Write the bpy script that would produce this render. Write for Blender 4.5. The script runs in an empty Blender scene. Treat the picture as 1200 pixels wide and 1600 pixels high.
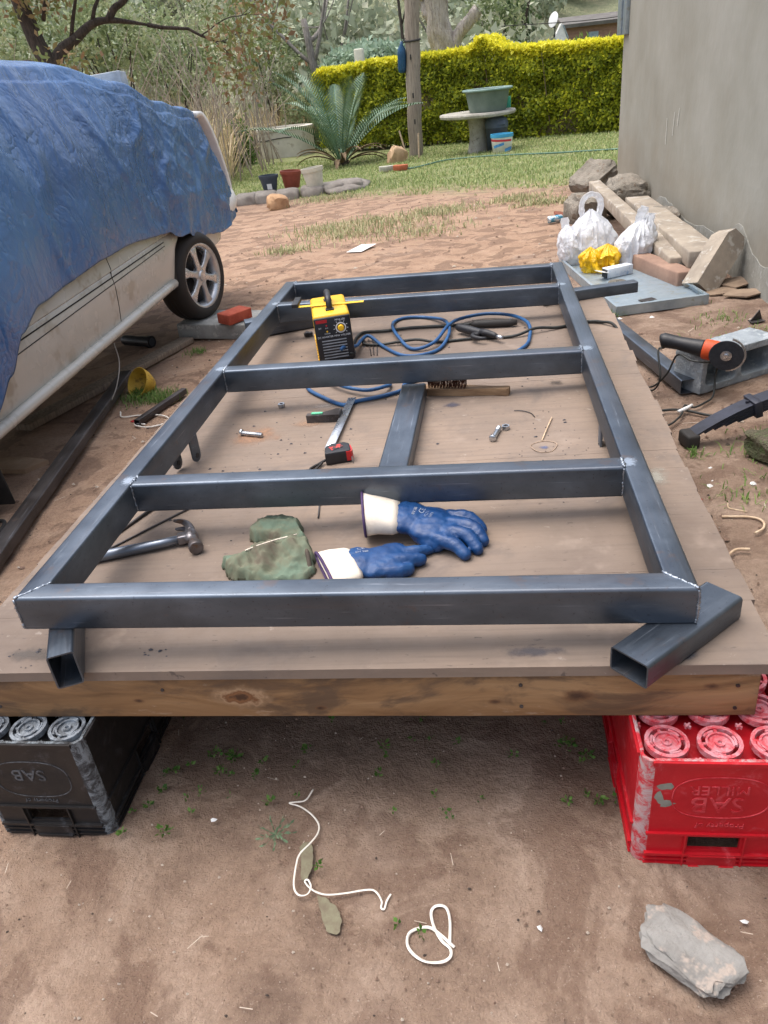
import bpy, bmesh, math, random
import numpy as np
from mathutils import Vector, Matrix, noise, Euler
random.seed(7)
rng = np.random.default_rng(7)
scene = bpy.context.scene
COL = scene.collection
R = math.radians

# ------------------------------------------------------------------ camera
cam_d = bpy.data.cameras.new('camera')
cam = bpy.data.objects.new('camera', cam_d); COL.objects.link(cam)
cam_d.sensor_fit = 'VERTICAL'; cam_d.sensor_height = 36.0; cam_d.lens = 27.0
cam_d.clip_start = 0.05; cam_d.clip_end = 500
_r = Vector((0.990000, 0.104200, -0.095000)); _F = Vector((-0.137800, 0.856700, -0.497000))
_F.normalize(); _r = (_r - _F*_r.dot(_F)).normalized(); _u = _r.cross(_F)
cam.matrix_world = Matrix(((_r.x, _u.x, -_F.x, 0.2692), (_r.y, _u.y, -_F.y, -1.0494), (_r.z, _u.z, -_F.z, 1.2787), (0, 0, 0, 1)))
scene.camera = cam
scene.cycles.max_bounces = 5; scene.cycles.diffuse_bounces = 3; scene.cycles.glossy_bounces = 3; scene.cycles.transmission_bounces = 4; scene.cycles.transparent_max_bounces = 6

# ------------------------------------------------------------------ sky, sun, exposure
SUN_EL, SUN_AZ = R(72), R(-75)           # thin high overcast, brightest almost overhead, a little to the left
world = bpy.data.worlds.new('World'); scene.world = world; world.use_nodes = True
_n = world.node_tree.nodes; _l = world.node_tree.links
sky = _n.new('ShaderNodeTexSky'); sky.sky_type = 'NISHITA'; sky.sun_disc = False
sky.sun_elevation = SUN_EL; sky.sun_rotation = SUN_AZ
sky.air_density = 1.0; sky.dust_density = 5.0; sky.ozone_density = 1.0
_hs = _n.new('ShaderNodeHueSaturation'); _hs.inputs['Saturation'].default_value = 0.62
_l.new(sky.outputs[0], _hs.inputs['Color'])
_bg = _n['Background']; _bg.inputs['Strength'].default_value = 0.15
_l.new(_hs.outputs[0], _bg.inputs['Color'])
sun_d = bpy.data.lights.new('sun', 'SUN'); sun_d.energy = 0.8; sun_d.angle = R(70); sun_d.color = (1.0, 0.97, 0.93)
sun = bpy.data.objects.new('sun', sun_d); COL.objects.link(sun)
_sd = Vector((math.sin(SUN_AZ)*math.cos(SUN_EL), math.cos(SUN_AZ)*math.cos(SUN_EL), math.sin(SUN_EL)))
sun.rotation_euler = _sd.to_track_quat('Z', 'Y').to_euler()
scene.view_settings.view_transform = 'Standard'; scene.view_settings.look = 'None'
scene.view_settings.gamma = 1.0; scene.view_settings.use_curve_mapping = False
scene.view_settings.exposure = 1.08

# ------------------------------------------------------------------ helpers
def lin(c):
    return tuple(((v/255)/12.92 if v/255 <= 0.04045 else ((v/255+0.055)/1.055)**2.4) for v in c) + (1.0,)

class NT:
    def __init__(s, name):
        s.m = bpy.data.materials.new(name); s.m.use_nodes = True
        s.t = s.m.node_tree; s.n = s.t.nodes; s.b = s.n['Principled BSDF']; s.out = s.n['Material Output']
    def new(s, k, **kw):
        n = s.n.new(k)
        for a, v in kw.items(): setattr(n, a, v)
        return n
    def link(s, a, b): s.t.links.new(a, b)
    def coord(s, kind='Object', scale=(1, 1, 1), rot=(0, 0, 0), loc=(0, 0, 0)):
        if kind == 'Position': o = s.new('ShaderNodeNewGeometry').outputs['Position']
        else: o = s.new('ShaderNodeTexCoord').outputs[kind]
        mp = s.new('ShaderNodeMapping'); mp.inputs['Scale'].default_value = scale; mp.inputs['Rotation'].default_value = rot; mp.inputs['Location'].default_value = loc
        s.link(o, mp.inputs[0]); return mp.outputs[0]
    def noise(s, vec, scale=5, detail=6, rough=0.6, dist=0.0):
        n = s.new('ShaderNodeTexNoise'); n.inputs['Scale'].default_value = scale; n.inputs['Detail'].default_value = detail
        n.inputs['Roughness'].default_value = rough; n.inputs['Distortion'].default_value = dist
        s.link(vec, n.inputs['Vector']); return n.outputs['Fac']
    def ramp(s, fac, stops):
        n = s.new('ShaderNodeValToRGB'); e = n.color_ramp.elements
        while len(e) < len(stops): e.new(0.5)
        for k, (p, c) in enumerate(stops):
            e[k].position = p; e[k].color = c if len(c) == 4 else lin(c)
        s.link(fac, n.inputs[0]); return n.outputs['Color']
    def rampf(s, fac, lo, hi, a=0.0, b=1.0):
        n = s.new('ShaderNodeMapRange'); n.interpolation_type = 'SMOOTHSTEP'
        for k, v in zip(('From Min', 'From Max', 'To Min', 'To Max'), (lo, hi, a, b)): n.inputs[k].default_value = v
        s.link(fac, n.inputs['Value']); return n.outputs['Result']
    def mix(s, fac, a, b, blend='MIX'):
        n = s.new('ShaderNodeMix', data_type='RGBA', blend_type=blend)
        for sock, v in ((n.inputs[0], fac), (n.inputs[6], a), (n.inputs[7], b)):
            if hasattr(v, 'is_linked'): s.link(v, sock)
            elif isinstance(v, (int, float)): sock.default_value = v
            else: sock.default_value = v if len(v) == 4 else lin(v)
        return n.outputs[2]
    def math(s, op, a, b=0.0):
        n = s.new('ShaderNodeMath', operation=op)
        for k, v in ((0, a), (1, b)):
            if hasattr(v, 'is_linked'): s.link(v, n.inputs[k])
            else: n.inputs[k].default_value = v
        return n.outputs[0]
    def bump(s, h, strength=0.3, dist=0.01, prev=None):
        n = s.new('ShaderNodeBump'); n.inputs['Strength'].default_value = strength; n.inputs['Distance'].default_value = dist
        s.link(h, n.inputs['Height'])
        if prev is not None: s.link(prev, n.inputs['Normal'])
        return n.outputs[0]
    def set(s, **kw):
        for k, v in kw.items():
            k = {'color': 'Base Color', 'rough': 'Roughness', 'metal': 'Metallic', 'normal': 'Normal', 'spec': 'Specular IOR Level'}.get(k, k)
            sock = s.b.inputs[k]
            if hasattr(v, 'is_linked'): s.link(v, sock)
            elif isinstance(v, (int, float)): sock.default_value = v
            else: sock.default_value = v if len(v) == 4 else lin(v)
        return s.m

def pmat(name, c1, c2=None, scale=8, rough=0.7, metal=0.0, bump=0.15, bscale=60, stretch=(1, 1, 1), c3=None, spec=0.4, bdist=0.004, lo=0.35, hi=0.65):
    t = NT(name); v = t.coord('Object', stretch)
    f = t.noise(v, scale, 4, 0.65)
    c2 = c2 or tuple(int(x*0.8) for x in c1)
    col = t.ramp(f, [(lo, c1), (hi, c2)])
    if c3:
        f2 = t.rampf(t.noise(v, scale*2.7, 3, 0.7), 0.55, 0.68)
        col = t.mix(f2, col, c3)
    if bump:
        fb = t.noise(v, bscale, 3, 0.7)
        t.set(normal=t.bump(fb, bump, bdist))
    fr = t.rampf(f, 0.3, 0.7, max(0.02, rough-0.1), min(1, rough+0.1))
    return t.set(color=col, rough=fr, metal=metal, spec=spec)

def mk(name, bm, mat, parent=None, smooth=False, loc=None, rot=None, bevel=0.0, seg=2, autosmooth=None):
    me = bpy.data.meshes.new(name)
    if bevel:
        es = [e for e in bm.edges if len(e.link_faces) == 2 and e.calc_face_angle(0) > R(28)]
        if es: bmesh.ops.bevel(bm, geom=es, offset=bevel, segments=seg, affect='EDGES', profile=0.5, clamp_overlap=True)
    bmesh.ops.recalc_face_normals(bm, faces=bm.faces[:])
    bm.to_mesh(me); bm.free()
    if smooth or bevel:
        me.polygons.foreach_set('use_smooth', [True]*len(me.polygons))
        if autosmooth or bevel: me.set_sharp_from_angle(angle=R(autosmooth or 50))
    return mkme(name, me, mat, parent, loc, rot)
def mkme(name, me, mat, parent=None, loc=None, rot=None):
    o = bpy.data.objects.new(name, me); COL.objects.link(o)
    if mat is not None:
        me.materials.clear()
        for m in (mat if isinstance(mat, (list, tuple)) else [mat]): me.materials.append(m)
    if parent: o.parent = parent
    if loc is not None: o.location = loc
    if rot is not None: o.rotation_euler = rot
    return o
def tag(o, label, cat, group=None):
    o['label'] = label; o['category'] = cat
    if group: o['group'] = group
    return o
def struct(o): o['kind'] = 'structure'; return o
def stuff(o, label=None, cat=None):
    o['kind'] = 'stuff'
    if label: o['label'] = label; o['category'] = cat
    return o
def thing(name, label, cat, loc=(0, 0, 0), rot=(0, 0, 0), group=None):
    o = bpy.data.objects.new(name, None); COL.objects.link(o); o.empty_display_size = 0.05
    o.location = loc; o.rotation_euler = rot
    return tag(o, label, cat, group)

def add_box(bm, c, s, rot=None):
    m = Matrix.Translation(c) @ (Euler(rot).to_matrix().to_4x4() if rot else Matrix()) @ Matrix.Diagonal((s[0], s[1], s[2], 1))
    return bmesh.ops.create_cube(bm, size=1.0, matrix=m)['verts']
def box(c, s, rot=None):
    bm = bmesh.new(); add_box(bm, c, s, rot); return bm
def add_cyl(bm, p0, p1, r0, r1=None, n=16, caps=True):
    p0, p1 = Vector(p0), Vector(p1); d = p1-p0; r1 = r0 if r1 is None else r1
    m = Matrix.Translation((p0+p1)/2) @ d.to_track_quat('Z', 'Y').to_matrix().to_4x4()
    return bmesh.ops.create_cone(bm, cap_ends=caps, segments=n, radius1=r0, radius2=r1, depth=d.length, matrix=m)['verts']
def add_ell(bm, c, s, rot=None, u=16, v=10):
    m = Matrix.Translation(c) @ (Euler(rot).to_matrix().to_4x4() if rot else Matrix()) @ Matrix.Diagonal((s[0], s[1], s[2], 1))
    return bmesh.ops.create_uvsphere(bm, u_segments=u, v_segments=v, radius=1.0, matrix=m)['verts']
def spline(pts, n=6, closed=False):
    P = [Vector(p) for p in pts]; out = []
    N = len(P)
    for i in range(N if closed else N-1):
        p0 = P[i-1] if (i > 0 or closed) else P[i]*2-P[i+1]
        p1, p2 = P[i], P[(i+1) % N]
        p3 = P[(i+2) % N] if (i+2 < N or closed) else p2*2-p1
        for k in range(n):
            t = k/n
            out.append(0.5*((2*p1)+(p2-p0)*t+(2*p0-5*p1+4*p2-p3)*t*t+(3*p1-p0-3*p2+p3)*t**3))
    if not closed: out.append(P[-1])
    return out
def add_tube(bm, pts, rad, n=8, closed=False, caps=True):
    """sweep a circle (rad: number or list) along points"""
    P = [Vector(p) for p in pts]; N = len(P); rings = []
    up = None
    for i, p in enumerate(P):
        a = P[i-1] if (i > 0 or closed) else p; b = P[(i+1) % N] if (i < N-1 or closed) else p
        t = (b-a).normalized() if (b-a).length > 1e-9 else Vector((0, 0, 1))
        if up is None: up = Vector((0, 0, 1)) if abs(t.z) < 0.9 else Vector((1, 0, 0))
        x = t.cross(up)
        if x.length < 1e-5: x = t.orthogonal()
        x.normalize(); y = x.cross(t).normalized(); up = y
        rr = rad[i] if isinstance(rad, (list, tuple)) else rad
        rings.append([bm.verts.new(p+x*math.cos(2*math.pi*k/n)*rr+y*math.sin(2*math.pi*k/n)*rr) for k in range(n)])
    for i in range(N if closed else N-1):
        A, B = rings[i], rings[(i+1) % N]
        for k in range(n): bm.faces.new((A[k], A[(k+1) % n], B[(k+1) % n], B[k]))
    if not closed and caps:
        bm.faces.new(rings[0][::-1]); bm.faces.new(rings[-1])
def tube(pts, rad, n=8, closed=False, sm=0):
    bm = bmesh.new()
    if sm and isinstance(rad, (list, tuple)): rad = [a+(b-a)*k/sm for a, b in zip(rad, rad[1:]) for k in range(sm)]+[rad[-1]]
    add_tube(bm, spline(pts, sm, closed) if sm else pts, rad, n, closed); return bm
def add_lathe(bm, prof, n=24, c=(0, 0, 0)):
    rings = []
    for r_, z in prof:
        if r_ < 1e-6: rings.append([bm.verts.new((c[0], c[1], c[2]+z))])
        else: rings.append([bm.verts.new((c[0]+r_*math.cos(2*math.pi*k/n), c[1]+r_*math.sin(2*math.pi*k/n), c[2]+z)) for k in range(n)])
    for A, B in zip(rings, rings[1:]):
        for k in range(n):
            a, b = A[k % len(A)], A[(k+1) % len(A)]; c_, d = B[(k+1) % len(B)], B[k % len(B)]
            vs = []
            for v in (a, b, c_, d):
                if v not in vs: vs.append(v)
            if len(vs) > 2: bm.faces.new(vs)
def lathe(prof, n=24):
    bm = bmesh.new(); add_lathe(bm, prof, n); return bm
def add_prism(bm, poly, z0, z1, M=None):
    a = [bm.verts.new((p[0], p[1], z0)) for p in poly]; b = [bm.verts.new((p[0], p[1], z1)) for p in poly]
    n = len(poly)
    bm.faces.new(a[::-1]); bm.faces.new(b)
    for k in range(n): bm.faces.new((a[k], a[(k+1) % n], b[(k+1) % n], b[k]))
    if M is not None: bmesh.ops.transform(bm, matrix=M, verts=a+b)
    return a+b
def prism(poly, z0, z1, M=None):
    bm = bmesh.new(); add_prism(bm, poly, z0, z1, M); return bm
def tube_rect(L, w, h, t=0.003, r=0.006, m0=0.0, m1=0.0, seg=4):
    """hollow square tube along +Y from 0 to L, w in X, h in Z, centred; m0/m1 mitre (y offset per x)"""
    bm = bmesh.new()
    def prof(w, h, r):
        out = []
        for cx, cy, a0 in ((w/2-r, h/2-r, 0), (-w/2+r, h/2-r, 90), (-w/2+r, -h/2+r, 180), (w/2-r, -h/2+r, 270)):
            for k in range(seg+1):
                a = R(a0+90*k/seg); out.append((cx+r*math.cos(a), cy+r*math.sin(a)))
        return out
    po, pi = prof(w, h, r), prof(w-2*t, h-2*t, max(0.001, r-t))
    n = len(po)
    def ring(p, y, m): return [bm.verts.new((x, y+m*x, z)) for x, z in p]
    o0, o1, i0, i1 = ring(po, 0, m0), ring(po, L, m1), ring(pi, 0, m0), ring(pi, L, m1)
    for k in range(n):
        j = (k+1) % n
        bm.faces.new((o0[k], o0[j], o1[j], o1[k])); bm.faces.new((i0[j], i0[k], i1[k], i1[j]))
        bm.faces.new((o0[j], o0[k], i0[k], i0[j])); bm.faces.new((o1[k], o1[j], i1[j], i1[k]))
    return bm
def remesh(bm, voxel, smooth=2, amp=0.0, freq=10.0, oct=3, amp2=0.0, freq2=40.0):
    """merge overlapping lumps into one skin, then roughen it"""
    me = bpy.data.meshes.new('tmp'); bm.to_mesh(me); bm.free()
    o = bpy.data.objects.new('tmp', me); COL.objects.link(o)
    md = o.modifiers.new('r', 'REMESH'); md.mode = 'VOXEL'; md.voxel_size = voxel
    if smooth:
        s = o.modifiers.new('s', 'SMOOTH'); s.iterations = smooth; s.factor = 0.5
    dg = bpy.context.evaluated_depsgraph_get(); dg.update()
    me2 = bpy.data.meshes.new_from_object(o.evaluated_get(dg))
    bpy.data.objects.remove(o); bpy.data.meshes.remove(me)
    if amp or amp2:
        nn = len(me2.vertices); co = np.empty(nn*3, np.float32); no = np.empty(nn*3, np.float32)
        me2.vertices.foreach_get('co', co); me2.vertices.foreach_get('normal', no); co = co.reshape(-1, 3); no = no.reshape(-1, 3)
        dd = np.empty(nn, np.float32)
        for k in range(nn):
            c = Vector(co[k]); d = amp*noise.fractal(c*freq, 0.8, 2.0, oct) if amp else 0
            if amp2: d += amp2*(0.5-abs(noise.noise(c*freq2)))
            dd[k] = d
        me2.vertices.foreach_set('co', (co+no*dd[:, None]).reshape(-1)); me2.update()
    me2.polygons.foreach_set('use_smooth', [True]*len(me2.polygons))
    return me2
def text_mesh(s, size, depth=0.0006, align='CENTER'):
    cu = bpy.data.curves.new('t', 'FONT'); cu.body = s; cu.size = size; cu.extrude = depth; cu.align_x = align; cu.align_y = 'CENTER'; cu.resolution_u = 3
    o = bpy.data.objects.new('t', cu); COL.objects.link(o)
    dg = bpy.context.evaluated_depsgraph_get(); dg.update()
    me = bpy.data.meshes.new_from_object(o.evaluated_get(dg))
    bpy.data.objects.remove(o); bpy.data.curves.remove(cu)
    return me

def g(x, y):                                    # lie of the yard: falls gently away to the back left
    return 0.03*max(-3.0, min(3.0, x)) - 0.028*max(0.0, min(y, 18.0))
def gp(x, y, dz=0.0): return Vector((x, y, g(x, y)+dz))
DECK_T = 0.0245
def dz_(x): return 0.3763+DECK_T*x
def dk(x, y, dz=0.0): return Vector((x, y, dz_(x)+dz))

# leaves: many small folded blades in one mesh with a random value per leaf
def leaf_mesh(name, P, size, aspect=0.5, up=0.3, sizevar=0.4, dirs=None, rnd=None):
    P = np.asarray(P, dtype=np.float64); N = len(P)
    d = rng.normal(size=(N, 3)) if dirs is None else dirs + rng.normal(size=(N, 3))*0.35
    d[:, 2] += up; d /= np.linalg.norm(d, axis=1)[:, None]+1e-9
    q = rng.normal(size=(N, 3)); s = np.cross(d, q); s /= np.linalg.norm(s, axis=1)[:, None]+1e-9
    nrm = np.cross(d, s)
    L = (size*(1-sizevar+2*sizevar*rng.random(N)))[:, None]
    W = L*aspect*0.5
    V = np.empty((N, 4, 3))
    V[:, 0] = P; V[:, 1] = P+d*L*0.45+s*W+nrm*W*0.3; V[:, 2] = P+d*L; V[:, 3] = P+d*L*0.45-s*W+nrm*W*0.3
    me = bpy.data.meshes.new(name)
    me.vertices.add(N*4); me.vertices.foreach_set('co', V.reshape(-1).astype(np.float32))
    me.loops.add(N*4); me.loops.foreach_set('vertex_index', np.arange(N*4, dtype=np.int32))
    me.polygons.add(N); me.polygons.foreach_set('loop_start', np.arange(0, N*4, 4, dtype=np.int32))
    me.update(calc_edges=True)
    at = me.attributes.new('rnd', 'FLOAT', 'FACE')
    at.data.foreach_set('value', (rng.random(N) if rnd is None else np.clip(rnd, 0, 1)).astype(np.float32))
    return me
# blades: long thin bent strips (grass, reeds)
def blade_mesh(name, P, length, width, lean=0.5, droop=0.4, lenvar=0.5, az=None):
    P = np.asarray(P, dtype=np.float64); N = len(P)
    a = rng.random(N)*2*np.pi if az is None else az
    h = np.stack([np.cos(a), np.sin(a), np.zeros(N)], 1)
    sd = np.stack([-np.sin(a), np.cos(a), np.zeros(N)], 1)
    L = (length*(1-lenvar+2*lenvar*rng.random(N)))[:, None]; ln = (lean*rng.random(N))[:, None]; dr = (droop*rng.random(N))[:, None]
    w = width if np.isscalar(width) else np.asarray(width)[:, None]
    up = np.array([0, 0, 1.0])
    m = P+up*L*0.55*(1-0.3*ln)+h*L*0.55*ln
    t = m+up*L*0.45*(1-ln)*(1-2*dr)+h*L*0.45*(ln+dr)
    V = np.empty((N, 5, 3))
    V[:, 0] = P-sd*w/2; V[:, 1] = P+sd*w/2; V[:, 2] = m+sd*w*0.4; V[:, 3] = m-sd*w*0.4; V[:, 4] = t
    base = np.arange(N)[:, None]*5
    li = np.concatenate([base+np.array([0, 1, 2, 3]), base+np.array([3, 2, 4])], 1).reshape(-1).astype(np.int32)
    ls = (np.arange(N)[:, None]*7+np.array([0, 4])).reshape(-1).astype(np.int32)
    me = bpy.data.meshes.new(name)
    me.vertices.add(N*5); me.vertices.foreach_set('co', V.reshape(-1).astype(np.float32))
    me.loops.add(len(li)); me.loops.foreach_set('vertex_index', li)
    me.polygons.add(2*N); me.polygons.foreach_set('loop_start', ls)
    me.update(calc_edges=True)
    at = me.attributes.new('rnd', 'FLOAT', 'FACE'); at.data.foreach_set('value', np.repeat(rng.random(N), 2).astype(np.float32))
    return me
def leaf_mat(name, cols, rough=0.55, trans=0.3):
    t = NT(name)
    at = t.new('ShaderNodeAttribute', attribute_name='rnd')
    n = len(cols)
    col = t.ramp(at.outputs['Fac'], [((k+0.0)/max(1, n-1), c) for k, c in enumerate(cols)])
    t.set(color=col, rough=rough, spec=0.25)
    tr = t.new('ShaderNodeBsdfTranslucent'); t.link(col, tr.inputs['Color'])
    mx = t.new('ShaderNodeMixShader'); mx.inputs[0].default_value = trans
    t.link(t.b.outputs[0], mx.inputs[1]); t.link(tr.outputs[0], mx.inputs[2]); t.link(mx.outputs[0], t.out.inputs['Surface'])
    return t.m

# ------------------------------------------------------------------ materials
def soil_mat():
    t = NT('soil'); v = t.coord('Position')
    sx = t.new('ShaderNodeSeparateXYZ'); t.link(v, sx.inputs[0])
    big = t.noise(v, 0.9, 2, 0.6); mid = t.noise(v, 5.0, 5, 0.65, 0.4); fine = t.noise(v, 60, 4, 0.75); gr = t.noise(v, 260, 2, 0.7)
    damp = t.ramp(mid, [(0.30, (108, 89, 76)), (0.47, (136, 115, 99)), (0.66, (156, 136, 120))])
    dry = t.ramp(mid, [(0.3, (142, 114, 94)), (0.5, (164, 135, 112)), (0.7, (176, 149, 127))])
    # dry sand to the left and back, damp trodden soil in front and along the house
    a = t.math('MULTIPLY', sx.outputs[0], -0.55); b = t.math('MULTIPLY', sx.outputs[1], 0.16)
    m = t.math('ADD', t.math('ADD', a, b), t.math('MULTIPLY', big, 1.3))
    mask = t.rampf(m, 0.75, 1.3)
    col = t.mix(mask, damp, dry)
    dark = t.math('MULTIPLY', t.rampf(t.noise(v, 4.2, 4, 0.6, 0.6), 0.50, 0.56), 0.55)
    col = t.mix(dark, col, (102, 80, 67))
    pale = t.math('MULTIPLY', t.rampf(t.noise(v, 2.1, 4, 0.65), 0.58, 0.72), 0.4)
    col = t.mix(pale, col, (172, 152, 136))
    col = t.mix(t.rampf(fine, 0.35, 0.75, 0.0, 0.38), col, (92, 72, 62))
    col = t.mix(t.rampf(gr, 0.62, 0.70, 0.0, 0.4), col, (180, 163, 148))
    # thin turf stain under the lawn
    ln = t.math('SUBTRACT', t.math('ADD', sx.outputs[1], t.math('MULTIPLY', sx.outputs[0], 0.62)), 10.3)
    lm = t.math('ADD', ln, t.math('MULTIPLY', t.math('SUBTRACT', mid, 0.5), 3.0))
    col = t.mix(t.rampf(lm, -0.4, 1.6, 0.0, 0.75), col, (112, 128, 78))
    nb = t.bump(t.math('ADD', t.math('MULTIPLY', fine, 1.0), t.math('MULTIPLY', gr, 0.35)), 0.8, 0.012)
    nb = t.bump(mid, 0.25, 0.04, nb)
    return t.set(color=col, rough=t.rampf(mid, 0.3, 0.7, 0.8, 0.96), normal=nb, spec=0.25)
M_soil = soil_mat()

def steel_mat(name='mill_steel', a=(92, 101, 112), b=(110, 119, 131), c=(78, 85, 95), rough=0.36, metal=0.82):
    t = NT(name); v = t.coord('Object', (26, 1.6, 26)); v2 = t.coord('Object', (5, 3, 5))
    f = t.noise(v, 1.0, 6, 0.6); f2 = t.noise(v2, 1.3, 6, 0.6, 0.3); f3 = t.noise(t.coord('Object', (160, 5, 160)), 1.0, 4, 0.7)
    col = t.ramp(f2, [(0.32, c), (0.5, a), (0.68, b)])
    sp = t.noise(t.coord('Object', (1, 1, 1)), 150, 3, 0.7); col = t.mix(t.rampf(sp, 0.62, 0.70, 0.0, 0.5), col, (58, 52, 52)); col = t.mix(t.rampf(t.noise(t.coord('Object', (1, 1, 1)), 11, 4, 0.7), 0.60, 0.74, 0.0, 0.45), col, (118, 98, 86))
    col = t.mix(t.rampf(f, 0.48, 0.75, 0.0, 0.35), col, (112, 102, 98))
    col = t.mix(t.rampf(f3, 0.60, 0.72, 0.0, 0.35), col, (176, 184, 196))
    rg = t.math('ADD', t.rampf(f2, 0.3, 0.7, rough-0.08, rough+0.1), t.rampf(f3, 0.4, 0.7, 0.0, 0.1))
    return t.set(color=col, rough=rg, metal=metal, normal=t.bump(t.noise(t.coord('Object', (60, 12, 60)), 4, 5, 0.7), 0.08, 0.002))
M_steel = steel_mat()
M_steel_dk = steel_mat('old_black_steel', (70, 66, 66), (96, 92, 92), (44, 40, 40), 0.5, 0.55)
M_bright = pmat('ground_bright_steel', (176, 184, 194), (110, 118, 130), 60, 0.36, 0.92, 0.5, 300, bdist=0.002)
M_zinc = pmat('zinc_plated', (205, 208, 212), (160, 164, 170), 40, 0.3, 0.9, 0.1, 200)
M_galv = pmat('galvanised_sheet', (168, 182, 190), (138, 152, 162), 6, 0.45, 0.6, 0.1, 40, c3=(150, 156, 150))
M_blackpl = pmat('black_plastic', (44, 44, 47), (30, 30, 33), 12, 0.45, 0, 0.1, 150)
M_rubber = pmat('black_rubber', (38, 37, 37), (54, 50, 47), 9, 0.7, 0, 0.2, 120)

def plank_mat():
    t = NT('deck_plank'); oi = t.new('ShaderNodeObjectInfo'); vp = t.coord('Position')
    f = t.noise(t.coord('Position', (3, 90, 30)), 1.0, 4, 0.65, 0.3); big = t.noise(vp, 1.6, 4, 0.6); st = t.noise(vp, 4.5, 5, 0.65, 0.5); f3 = t.noise(vp, 30, 4, 0.7)
    col = t.ramp(big, [(0.35, (112, 98, 88)), (0.5, (129, 114, 102)), (0.66, (143, 125, 110))])
    col = t.mix(t.rampf(f, 0.42, 0.75, 0.0, 0.32), col, (100, 88, 80))
    col = t.mix(t.math('MULTIPLY', oi.outputs['Random'], 0.05), col, (124, 118, 112))
    col = t.mix(t.rampf(st, 0.50, 0.70, 0.0, 0.55), col, (102, 93, 88))
    col = t.mix(t.rampf(t.noise(vp, 7.7, 4, 0.65), 0.56, 0.74, 0.0, 0.4), col, (158, 142, 129))
    col = t.mix(t.rampf(f3, 0.64, 0.76, 0.0, 0.45), col, (176, 166, 157))
    col = t.mix(t.rampf(t.noise(t.coord('Position', (40, 120, 40)), 1.0, 3, 0.6), 0.66, 0.72, 0.0, 0.7), col, (82, 74, 70))
    nb = t.bump(f, 0.22, 0.003); nb = t.bump(f3, 0.15, 0.004, nb)
    return t.set(color=col, rough=t.rampf(f3, 0.3, 0.7, 0.62, 0.85), normal=nb, spec=0.3)
M_plank = plank_mat()

def timber_mat():
    t = NT('fascia_timber'); v = t.coord('Object', (1.3, 14, 16)); 
    co = t.new('ShaderNodeTexCoord').outputs['Object']
    col = None; kmask = None
    warp = t.noise(t.coord('Object', (2.0, 3, 3)), 1.2, 3, 0.5)
    vm = t.new('ShaderNodeVectorMath', operation='ADD'); t.link(v, vm.inputs[0]); cmb = t.new('ShaderNodeCombineXYZ'); t.link(t.math('MULTIPLY', warp, 2.5), cmb.inputs[2]); t.link(cmb.outputs[0], vm.inputs[1])
    f = t.noise(vm.outputs[0], 1.6, 8, 0.6, 0.5); f2 = t.noise(t.coord('Object', (2.5, 6, 7)), 1.5, 6, 0.65, 1.0)
    col = t.ramp(f, [(0.28, (92, 68, 48)), (0.45, (134, 102, 70)), (0.6, (152, 120, 86)), (0.75, (140, 112, 84))])
    col = t.mix(t.rampf(f2, 0.47, 0.62, 0.0, 0.75), col, (84, 68, 56))
    col = t.mix(t.rampf(t.noise(t.coord('Object', (6, 20, 20)), 1.5, 6, 0.7), 0.6, 0.72, 0.0, 0.5), col, (186, 166, 146))
    for (kx, kz, kr, big_) in ((-0.165, -0.070, 0.030, 1), (0.44, -0.072, 0.016, 0), (-0.37, -0.078, 0.006, 0), (0.30, -0.085, 0.008, 0), (-0.02, -0.098, 0.007, 0), (0.66, -0.052, 0.008, 0)):
        mp = t.new('ShaderNodeMapping'); mp.inputs['Location'].default_value = (-kx, 0, -kz); t.link(co, mp.inputs[0])
        mp2 = t.new('ShaderNodeMapping'); mp2.inputs['Scale'].default_value = (0.62, 0.0, 1.2); t.link(mp.outputs[0], mp2.inputs[0])
        ln = t.new('ShaderNodeVectorMath', operation='LENGTH'); t.link(mp2.outputs[0], ln.inputs[0])
        d = t.math('DIVIDE', ln.outputs['Value'], kr)
        dd = t.math('ADD', d, t.math('MULTIPLY', t.math('SUBTRACT', t.noise(t.coord('Object', (1, 1, 1)), 38, 3, 0.6), 0.5), 1.5))
        kc = t.ramp(t.math('MULTIPLY', dd, 0.8), [(0.10, (66, 44, 32)), (0.28, (128, 88, 58)), (0.42, (110, 74, 48)), (0.6, (170, 140, 110)), (0.75, (150, 122, 94))] if big_ else [(0.1, (64, 44, 34)), (0.7, (112, 82, 58))])
        col = t.mix(t.rampf(dd, 0.55, 1.35, 0.9, 0.0), col, kc)
    return t.set(color=col, rough=0.72, normal=t.bump(f, 0.5, 0.005), spec=0.3)
M_timber = timber_mat()
M_oldwood = pmat('grey_wood', (150, 134, 116), (112, 98, 86), 3, 0.8, 0, 0.35, 8, (20, 20, 1.5))
M_concrete = pmat('concrete', (158, 158, 154), (128, 128, 124), 7, 0.9, 0, 0.5, 60, c3=(176, 174, 168))
M_block = pmat('block_concrete', (150, 158, 164), (128, 136, 142), 10, 0.92, 0, 0.9, 120, c3=(172, 178, 182))
M_white = pmat('white_plastic', (232, 232, 230), (214, 214, 212), 6, 0.45, 0, 0.05, 60)

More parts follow.
